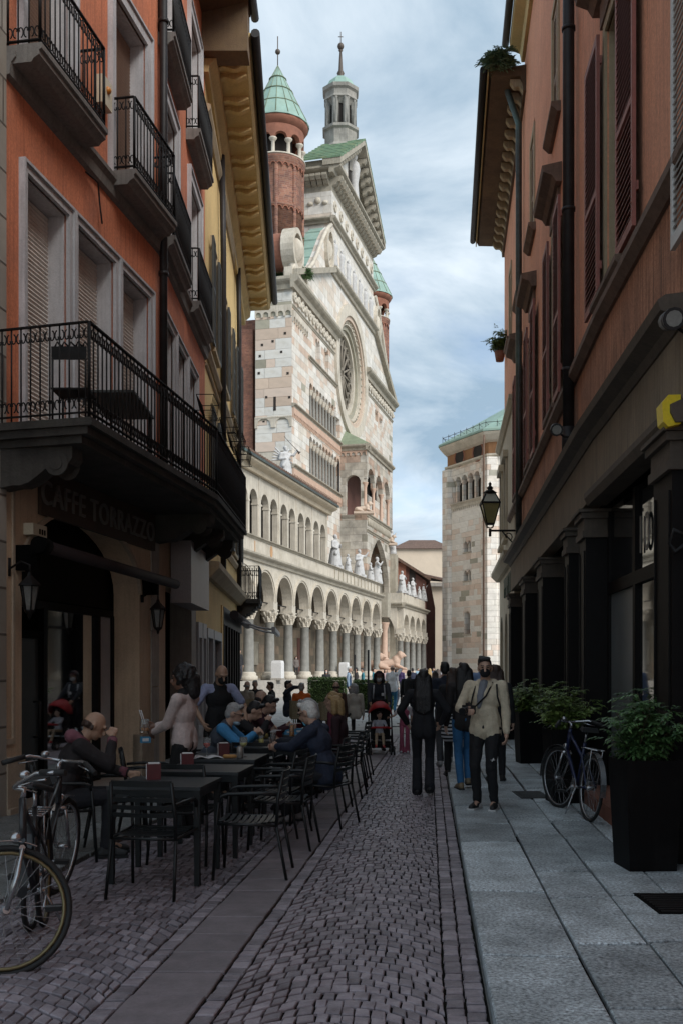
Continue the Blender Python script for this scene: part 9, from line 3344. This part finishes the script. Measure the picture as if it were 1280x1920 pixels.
# the seated customers
SG = 'customers sitting at the cafe tables'
P = person('balding man in a black leather jacket with a lilac hood, hand to his head', (-2.38, 8.70, 0), (0.93, 0.30), 1.76, sit=True, lean=0.42, pitch=0.35, hair='bald', hair_m='hair_brown', top=(0.016, 0.012, 0.013), legs=(0.014, 0.014, 0.018), skin='skin_tan',
   handR=(-0.09, -0.40, 1.02), hintR=(-0.5, -0.3, -1), handL=(0.12, -0.55, 0.70), hintL=(0.6, 0.4, -0.5), vox=0.0095, girth=1.18, shoulder=1.08, group=SG, fold=0.018)
a_ = MB()
for k in range(9):
 an = math.pi * 2 * k / 8
 a_.cap(P['T']((0.085 * math.cos(an), 0.03 + 0.075 * math.sin(an), 0.505 + 0.02 * math.sin(an))), P['T']((0.085 * math.cos(an + .7), 0.03 + 0.075 * math.sin(an + .7), 0.505 + 0.02 * math.sin(an + .7))), 0.042, 0.042)
a_.cap(P['T']((-0.06, 0.10, 0.50)), P['T']((0.06, 0.10, 0.50)), 0.06, 0.06)
soft(a_, 'hood', cloth((0.18, 0.065, 0.085)), P['root'], 0.0095, 2, 0.012)
for i in (0, 1):
 d_ = (P['wr'][i] - P['el'][i]).normalized()
 MB().tube([P['wr'][i] - d_ * 0.07, P['wr'][i] - d_ * 0.005], 0.044, 12).build('cuff', cloth((0.18, 0.065, 0.085)), P['root'], local=True)
hw_ = hold(None, P, tuple(P['wr'][1] + Vector((0.03, -0.03, 0.08))))
P = person('white haired man in a navy jacket with glasses and hands clasped on the table', (-0.19, 10.62, 0), (-0.93, 0.34), 1.74, sit=True, lean=0.30, pitch=0.22, hair='short', hair_m='hair_white', top=(0.022, 0.030, 0.055), legs=(0.018, 0.018, 0.022),
   glasses=True, handL=(0.03, -0.52, 0.80), handR=(-0.05, -0.52, 0.80), hintL=(0.7, 0.2, -0.8), hintR=(-0.7, 0.2, -0.8), vox=0.0095, girth=1.15, shoulder=1.05, group=SG, shoes=(0.22, 0.20, 0.20), fold=0.016, yaw=-0.2)
P = person('grey haired man with a blue mask hanging under his chin', (-0.24, 11.78, 0), (-1, 0.08), 1.72, sit=True, lean=0.28, pitch=0.15, hair='bob', hair_m='hair_grey', top=(0.012, 0.014, 0.022), legs=(0.02, 0.02, 0.024), glasses=True, handL=(0.1, -0.5, 0.80), handR=(-0.1, -0.5, 0.80), vox=0.0105, girth=1.12, group=SG)
MB().hexa([tuple(P['Hd'](v)) for v in ((-0.05, -0.075, -0.19), (0.05, -0.075, -0.19), (0.05, -0.055, -0.19), (-0.05, -0.055, -0.19), (-0.055, -0.10, -0.10), (0.055, -0.10, -0.10), (0.055, -0.085, -0.10), (-0.055, -0.085, -0.10))]).build('face_mask', cloth((0.10, 0.40, 0.55)), P['root'], local=True)
P = person('grey haired man in bright blue sleeves and grey gilet leaning over the table', (-1.50, 11.72, 0), (1, -0.05), 1.72, sit=True, lean=0.50, pitch=0.15, hair='short', hair_m='hair_grey', top=(0.055, 0.065, 0.085), top_name='gilet', vest=(0.055, 0.24, 0.47), legs=(0.03, 0.035, 0.05), glasses=True,
   mask=None, handL=(0.08, -0.54, 0.88), handR=(-0.06, -0.52, 0.90), hintL=(0.7, 0.1, -0.8), hintR=(-0.7, 0.1, -0.8), vox=0.0105, girth=1.18, group=SG, fold=0.016)
a_ = MB().ell(P['Hd']((0, -0.05, -0.10)), (0.05, 0.055, 0.03), P['HR'], 10, 6)
soft(a_, 'face_mask', cloth((0.35, 0.50, 0.60)), P['root'], 0.009, 2)
person('dark haired man in black bent over the table', (-1.38, 12.8, 0), (1, -0.02), 1.72, sit=True, lean=0.50, pitch=0.35, hair='short', hair_m='hair_black', top=(0.012, 0.012, 0.014), legs=(0.02, 0.02, 0.024), handL=(0.08, -0.50, 0.86), handR=(-0.06, -0.46, 0.98), vox=0.0115, group=SG)
person('young dark haired man in a maroon top looking down', (-1.22, 13.9, 0), (1, -0.15), 1.76, sit=True, lean=0.38, pitch=0.40, hair='short', hair_m='hair_black', top=(0.045, 0.012, 0.018), legs=(0.02, 0.02, 0.03), handL=(0.08, -0.46, 0.84), handR=(-0.08, -0.52, 0.82), vox=0.012, group=SG)
person('balding man in a dark coat at the last table by the shop windows', (-1.25, 15.1, 0), (1, 0.1), 1.74, sit=True, lean=0.15, hair='bald', hair_m='hair_black', top=(0.015, 0.014, 0.016), legs=(0.02, 0.02, 0.03), vox=0.013, group=SG)
P = person('blonde woman in a dark patterned coat at the table', (-0.02, 12.98, 0), (-1, 0.25), 1.68, sit=True, lean=0.16, hair='bob', hair_m='hair_blonde', top=(0.035, 0.014, 0.018), legs=(0.02, 0.02, 0.024), vox=0.0115, group=SG)
person('fair haired woman in a maroon jumper seated towards the square', (-0.10, 14.25, 0), (-1, 0.3), 1.72, sit=True, lean=0.10, hair='bun', hair_m='hair_blonde', top=(0.11, 0.018, 0.035), legs=(0.02, 0.02, 0.024), vox=0.012, group=SG)
QG = 'customers sitting in the square'
person('grey haired person in a bright orange top on a wicker chair', (-0.98, 25.0, 0), (0.1, 1), 1.68, sit=True, lean=0.05, hair='short', hair_m='hair_grey', top=(0.62, 0.13, 0.02), legs=(0.05, 0.05, 0.06), vox=0.02, group=QG)
person('man in sunglasses and navy jacket turned towards the orange top', (-1.35, 26.3, 0), (1, -0.2), 1.76, sit=True, lean=0.0, hair='short', hair_m='hair_black', glasses=True, top=(0.02, 0.03, 0.05), legs=(0.04, 0.04, 0.05), handR=(0.0, -0.3, 1.15), vox=0.02, group=QG)
person('bald man in a cream jacket seated by the shop corner', (-2.48, 26.6, 0), (0.5, 1), 1.74, sit=True, lean=0.1, hair='bald', hair_m='hair_grey', top=(0.40, 0.34, 0.27), legs=(0.10, 0.09, 0.08), vox=0.02, group=QG)
person('white haired man in black facing the cream jacket', (-2.42, 28.5, 0), (0.1, -1), 1.74, sit=True, lean=0.1, hair='short', hair_m='hair_white', top=(0.02, 0.02, 0.022), legs=(0.04, 0.04, 0.05), vox=0.02, group=QG)
person('dark haired woman in black beside the portico steps table', (-1.92, 27.5, 0), (-1, 0.2), 1.66, sit=True, lean=0.05, hair='short', hair_m='hair_brown', top=(0.012, 0.016, 0.016), legs=(0.02, 0.02, 0.02), vox=0.02, group=QG)
person('bald man in a brown jacket with his back to the street', (-0.13, 24.3, 0), (-0.2, 1), 1.76, sit=True, lean=0.02, hair='bald', hair_m='hair_brown', top=(0.07, 0.035, 0.022), legs=(0.04, 0.03, 0.03), vox=0.02, group=QG)
person('person in a cream jumper beside the bald man in brown', (0.32, 25.0, 0), (-0.4, 1), 1.66, sit=True, lean=0.1, hair='bob', hair_m='hair_grey', top=(0.50, 0.45, 0.38), legs=(0.04, 0.04, 0.04), vox=0.02, group=QG)
# people about the square
DG = 'people about the cathedral square'
p = CH.P(CH.u(555, -1.6), -1.6, FLOOR)
P = person('woman in a grey jacket with a shoulder bag standing under the portico', p, (0.3, -1), 1.66, hair='long', hair_m='hair_brown', mask=(0.5, 0.5, 0.52), top=(0.15, 0.13, 0.12), legs=(0.02, 0.02, 0.022), vox=0.03, group=DG)
bo_ = MB().box(-0.36, -0.22, -0.1, 0.1, 0.85, 1.12).build('shoulder_bag', M['black_cloth'], P['root'], local=True)
p = CH.P(CH.u(449, 0.6), 0.6, FLOOR)
person('man in black standing at the portico edge past the shop corner', p, (0.6, -0.8), 1.8, hair='short', top=(0.015, 0.015, 0.018), legs=(0.03, 0.03, 0.04), vox=0.03, group=DG)
crowd = [
 (612, 50.0, 1.66, (0, -1), 'woman with a white mask and black coat behind the hedge', dict(hair='long', hair_m='hair_black', mask=(0.6, 0.6, 0.6), top=(0.02, 0.02, 0.022))),
 (654, 43.5, 1.76, (1, -0.1), 'white haired man in a pale blue shirt and navy gilet between the hedges', dict(hair='short', hair_m='hair_white', top=(0.03, 0.06, 0.12), vest=(0.32, 0.42, 0.55), top_name='gilet', legs=(0.02, 0.022, 0.03))),
 (668, 49.0, 1.74, (-1, 0.1), 'man in a dark coat talking by the pole', dict(hair='short', top=(0.025, 0.02, 0.02))),
 (680, 56.0, 1.7, (-1, 0), 'person in teal by the portico columns', dict(hair='short', top=(0.03, 0.16, 0.2))),
 (735, 36.5, 1.80, (0.15, 1), 'man in a white T-shirt and blue jeans with a hand to his ear', dict(hair='bald', hair_m='hair_brown', top=(0.62, 0.62, 0.64), top_name='t_shirt', sleeve='short', legs=(0.02, 0.12, 0.22), handR=(-0.05, -0.1, 1.58), hintR=(-1, 0.1, -0.4), handL=None, girth=1.1, stride=0.08)),
 (766, 29.0, 1.62, (0.2, 1), 'person in black with a rucksack ahead of the girl in pink', dict(hair='short', top=(0.014, 0.016, 0.02), coat=0.1, pack=True)),
 (752, 66.0, 1.7, (0.5, 1), 'person in dark blue with a purple bag far off by the columns', dict(hair='short', top=(0.05, 0.03, 0.10))),
 (722, 60.0, 1.68, (0, -1), 'person in white and pink far off by the stone lion', dict(hair='long', hair_m='hair_brown', top=(0.5, 0.35, 0.36))),
 (700, 62.0, 1.7, (1, 0), 'person in turquoise in front of the stone lion', dict(hair='short', top=(0.04, 0.22, 0.28))),
 (783, 88.0, 1.75, (0.3, -1), 'person in pale blue standing by the far portico columns', dict(hair='short', top=(0.28, 0.42, 0.52), legs=(0.3, 0.4, 0.5))),
 (773, 55.0, 1.72, (0, 1), 'person in navy behind the rucksack', dict(hair='short', top=(0.02, 0.025, 0.05))),
 (793, 70.0, 1.7, (1, 0.2), 'person in grey far off beside the woman in black', dict(hair='short', top=(0.16, 0.15, 0.15))),
 (805, 62.0, 1.7, (0.2, 1), 'blonde woman in cream far off in the crowd', dict(hair='long', hair_m='hair_blonde', top=(0.34, 0.25, 0.17))),
 (812, 78.0, 1.76, (0, -1), 'man in blue jeans jacket far off in the crowd', dict(hair='short', top=(0.08, 0.13, 0.22))),
 (820, 48.0, 1.66, (0, 1), 'woman with auburn hair in the crowd', dict(hair='long', hair_m='hair_brown', top=(0.05, 0.03, 0.03))),
 (826, 92.0, 1.75, (-1, 0), 'man in white shirt far off below the baptistery', dict(hair='short', top=(0.52, 0.52, 0.55))),
 (833, 84.0, 1.72, (1, 0), 'person in black far off below the baptistery', dict(hair='short', top=(0.02, 0.02, 0.03))),
 (845, 95.0, 1.78, (0, -1), 'man in navy beneath the baptistery wall', dict(hair='short', top=(0.03, 0.04, 0.08))),
 (853, 80.0, 1.7, (0.3, 1), 'woman in pale grey beneath the baptistery wall', dict(hair='long', hair_m='hair_black', top=(0.32, 0.32, 0.34))),
 (862, 90.0, 1.74, (-0.5, -1), 'person in bright blue beneath the baptistery wall', dict(hair='short', top=(0.06, 0.16, 0.36))),
 (872, 70.0, 1.75, (0, 1), 'tall person in black behind the crowd', dict(hair='short', top=(0.015, 0.015, 0.018))),
 (797, 40.0, 1.70, (0, 1), 'person in a dark jacket ahead of the woman in black', dict(hair='short', hair_m='hair_brown', top=(0.03, 0.025, 0.03))),
 (815, 33.0, 1.60, (0.1, 1), 'woman with wavy brown hair and khaki jacket in the crowd', dict(hair='long', hair_m='hair_brown', top=(0.09, 0.075, 0.05))),
 (742, 44.0, 1.66, (1, 0.3), 'person in a grey hooded top behind the white T-shirt', dict(hair='short', top=(0.20, 0.20, 0.21))),
]
for px_, D_, H_, fc_, lb, kw in crowd:
 kw = dict(kw)
 pack = kw.pop('pack', False)
 kw.setdefault('legs', (0.03, 0.035, 0.05))
 P = person(lb, ((px_ - CX) / FOC * D_, D_, 0), fc_, H_, vox=0.022 if D_ < 40 else 0.034, group=DG, fold=0.0, **kw)
 if pack:
  a_ = MB().cap(P['T']((0, 0.17, 0.40)), P['T']((0, 0.17, 0.12)), 0.13, 0.14)
  soft(a_, 'rucksack', cloth((0.018, 0.018, 0.02)), P['root'], 0.02, 2)
# ------------------------------------------------------------------ white statues
def statue(kind):
 b = MB()
 rg = random.Random(kind)
 b.lathe([(0.34, 0.0), (0.40, 0.05), (0.33, 0.55), (0.25, 1.0), (0.20, 1.05)], n=14)
 for k in range(9):
  an = rg.uniform(0, 6.28)
  b.cap((0.34 * math.cos(an), 0.30 * math.sin(an), 0.04), (0.16 * math.cos(an + .3), 0.15 * math.sin(an + .3), 1.1), 0.07, 0.05)
 b.ell((0, 0, 1.18), (0.22, 0.16, 0.28)).ell((0, 0, 1.36), (0.25, 0.15, 0.15))
 b.cap((0, 0, 1.42), (0, -0.02, 1.58), 0.075, 0.07)
 b.ell((0, -0.03, 1.68), (0.095, 0.115, 0.13)).ell((0, 0.0, 1.70), (0.115, 0.125, 0.12))
 b.ell((0, -0.10, 1.60), (0.06, 0.05, 0.09))
 if kind == 1:
  arms = (((0.25, 0, 1.38), (0.34, -0.12, 1.12), (0.12, -0.28, 1.22)), ((-0.25, 0, 1.38), (-0.36, -0.05, 1.1), (-0.18, -0.25, 1.0)))
 elif kind == 2:
  arms = (((0.25, 0, 1.38), (0.46, -0.12, 1.35), (0.62, -0.25, 1.62)), ((-0.25, 0, 1.38), (-0.33, 0.02, 1.08), (-0.12, -0.22, 1.1)))
 else:
  arms = (((0.25, 0, 1.38), (0.36, -0.1, 1.1), (0.05, -0.26, 1.08)), ((-0.25, 0, 1.38), (-0.40, -0.12, 1.18), (-0.40, -0.3, 1.42)))
 for a, e, w in arms:
  b.cap(a, e, 0.085, 0.075)
  b.cap(e, w, 0.08, 0.05)
  b.ell(w, (0.055, 0.055, 0.06), None, 8, 6)
 b.cap((0.2, -0.1, 1.3), (-0.25, -0.2, 0.7), 0.07, 0.10)
 b.box(-0.38, 0.38, -0.34, 0.34, -0.14, 0.06)
 return b
_st = {}
def put_statue(kind, px, n, z, h, lab, face=None, fr=CH):
 u_ = CH.u(px, n)
 p = CH.P(u_, n, z + 0.10)
 if kind not in _st:
  o = statue(kind).build('statue', M['statue_stone'])
  r = o.modifiers.new('r', 'REMESH')
  r.mode = 'VOXEL'
  r.voxel_size = 0.032
  r.use_smooth_shade = True
  FIN.append(o)
  _st[kind] = o
 else:
  o = bpy.data.objects.new('statue', _st[kind].data)
  COL.objects.link(o)
  STC.append((o, kind))
 o.location = p
 fx, fy = face or (CH.N[0], CH.N[1] - 0.4)
 o.rotation_euler = (0, 0, facing(fx, fy))
 k = h / 1.82
 o.scale = (k, k, k)
 tag(o, lab, 'statue', 'white statues on the cathedral')
STC = []
zP = PAR + 0.1
put_statue(1, 628, -0.1, zP, 2.55, 'tall mitred white statue on the parapet next to the loggia end', (0.9, -0.5))
put_statue(3, 652, -0.1, zP, 1.45, 'small white statue on the parapet between two taller ones', (0.8, -0.5))
put_statue(2, 673, -0.1, zP, 2.3, 'white statue with raised arm on the parapet in front of the porch flank', (0.7, -0.7))
put_statue(1, 694, -0.1, zP, 1.6, 'short white statue on the parapet beside the pointed arch', (1, 0))
put_statue(3, 706, -0.1, zP, 2.4, 'white statue on the parapet end before the pointed arch', (0.9, 0.2))
put_statue(1, 753, 0.0, zP, 2.2, 'white statue at the corner of the lower arches', (0.7, -0.7))
put_statue(3, 765, 0.0, zP, 1.35, 'small white child statue on the parapet of the lower arches', (0.7, -0.6))
put_statue(1, 773, 0.0, zP, 2.0, 'veiled white statue midway on the lower arches', (0.8, -0.5))
put_statue(3, 785, 0.0, zP, 1.35, 'little white statue near the end of the lower arches', (0.9, -0.5))
put_statue(2, 793, 0.0, zP, 1.95, 'white statue with outstretched arm ending the lower arches', (0.9, -0.3))
zc_ = CH.hit(733, 1040, nP)[1]
put_statue(2, 733, nP, zc_, 2.6, 'white statue on the corner plinth beside the porch', (0.9, -0.2))
MB_ = MB().fb(CH, CH.u(733, nP) - 0.7, CH.u(733, nP) + 0.7, nP - 0.7, nP + 0.6, 0, zc_)
MB_.build('corner_plinth', M['marble_old'], porch)
# angel on the loggia roof
ua_ = CH.u(535, -3.6)
za_ = CH.hit(535, 903, -3.6)[1]
put_statue(2, 535, -3.6, za_, 2.7, 'white trumpeting angel on the loggia roof against the cathedral flank', (0.6, -0.8))
an_ = None
for o in bpy.data.objects:
 if o.get('label', '').startswith('white trumpeting angel'):
  an_ = o
wg = MB()
for sx in (-1, 1):
 for k in range(5):
  wg.cap((sx * 0.12, 0.14, 1.35 - 0.06 * k), (sx * (0.42 + 0.05 * k), 0.30, 1.72 - 0.17 * k), 0.07, 0.035)
wg.build('wing', M['statue_stone'], an_, local=True, stuff=True)
MB().tube([(0.60, -0.3, 1.55), (0.25, -0.12, 1.95), (-0.05, 0.02, 2.3)], 0.02, 6, r1=0.012).tube([(0.60, -0.3, 1.55), (0.68, -0.34, 1.45)], 0.03, 8, r1=0.10).build('trumpet', M['bronze_dark'], an_, local=True)
def lion(px, n, z, L_, lab, mtl, face):
 u_ = CH.u(px, n)
 p = CH.P(u_, n, z)
 t = thing('stone_lion', lab, 'lion statue', p, 'stone lions of the porch', facing(*face))
 b = MB()          # crouching lion, head towards -Y, length about one
 b.cap((0, 0.38, 0.22), (0, -0.25, 0.30), 0.17, 0.19)
 b.ell((0, 0.40, 0.20), (0.22, 0.22, 0.20)).ell((0, -0.30, 0.36), (0.22, 0.20, 0.26))
 b.cap((0, -0.32, 0.42), (0, -0.46, 0.62), 0.16, 0.14)
 b.ell((0, -0.48, 0.62), (0.19, 0.14, 0.20)).ell((0, -0.58, 0.64), (0.11, 0.12, 0.12)).ell((0, -0.69, 0.60), (0.07, 0.07, 0.06))
 for sx in (-1, 1):
  b.ell((sx * 0.10, -0.50, 0.76), (0.04, 0.03, 0.05))
  b.cap((sx * 0.14, -0.30, 0.22), (sx * 0.15, -0.62, 0.07), 0.085, 0.06)
  b.ell((sx * 0.15, -0.68, 0.06), (0.07, 0.09, 0.06))
  b.cap((sx * 0.18, 0.38, 0.18), (sx * 0.22, 0.12, 0.10), 0.12, 0.08)
  b.cap((sx * 0.22, 0.12, 0.09), (sx * 0.22, -0.02, 0.06), 0.07, 0.06)
 b.cap((0.05, 0.58, 0.14), (0.24, 0.45, 0.06), 0.035, 0.03)
 t.scale = (L_, L_, L_)
 soft(b, 'body', M[mtl], t, 0.03, 2)
 MB().box(-0.36, 0.36, -0.80, 0.68, -0.14, 0.02).build('base', M[mtl], t, local=True)
lion(728, 1.0, FLOOR + 0.6, 2.2, 'pink stone lion crouching under the porch column', 'marble_pink', (0.9, 0.1))
lion(694, -0.9, FLOOR + 0.6, 2.0, 'pink stone lion crouching inside the porch behind the columns', 'marble_pink', (0.9, -0.2))
lion(680, nP - 0.1, zfl + 0.02, 1.3, 'small red stone lion carrying the corner column of the porch loggia', 'stone_pink', (1, 0.0))
lion(727, nP - 0.1, zfl - 1.6, 1.2, 'small red stone lion on the outer edge of the porch loggia', 'stone_pink', (1, 0.0))
# ------------------------------------------------------------------ freeze the modelled surfaces into plain meshes
bpy.context.view_layer.update()
dg = bpy.context.evaluated_depsgraph_get()
new = []
for o in FIN:
 me = bpy.data.meshes.new_from_object(o.evaluated_get(dg), preserve_all_data_layers=False, depsgraph=dg)
 new.append((o, me))
for o, me in new:
 mats_ = list(o.data.materials)
 o.modifiers.clear()
 o.data = me
 if len(me.materials) == 0:
  for m__ in mats_:
   me.materials.append(m__)
for o, k in STC:
 o.data = _st[k].data
print('triangles about', sum(len(m.polygons) for _, m in new) * 2)
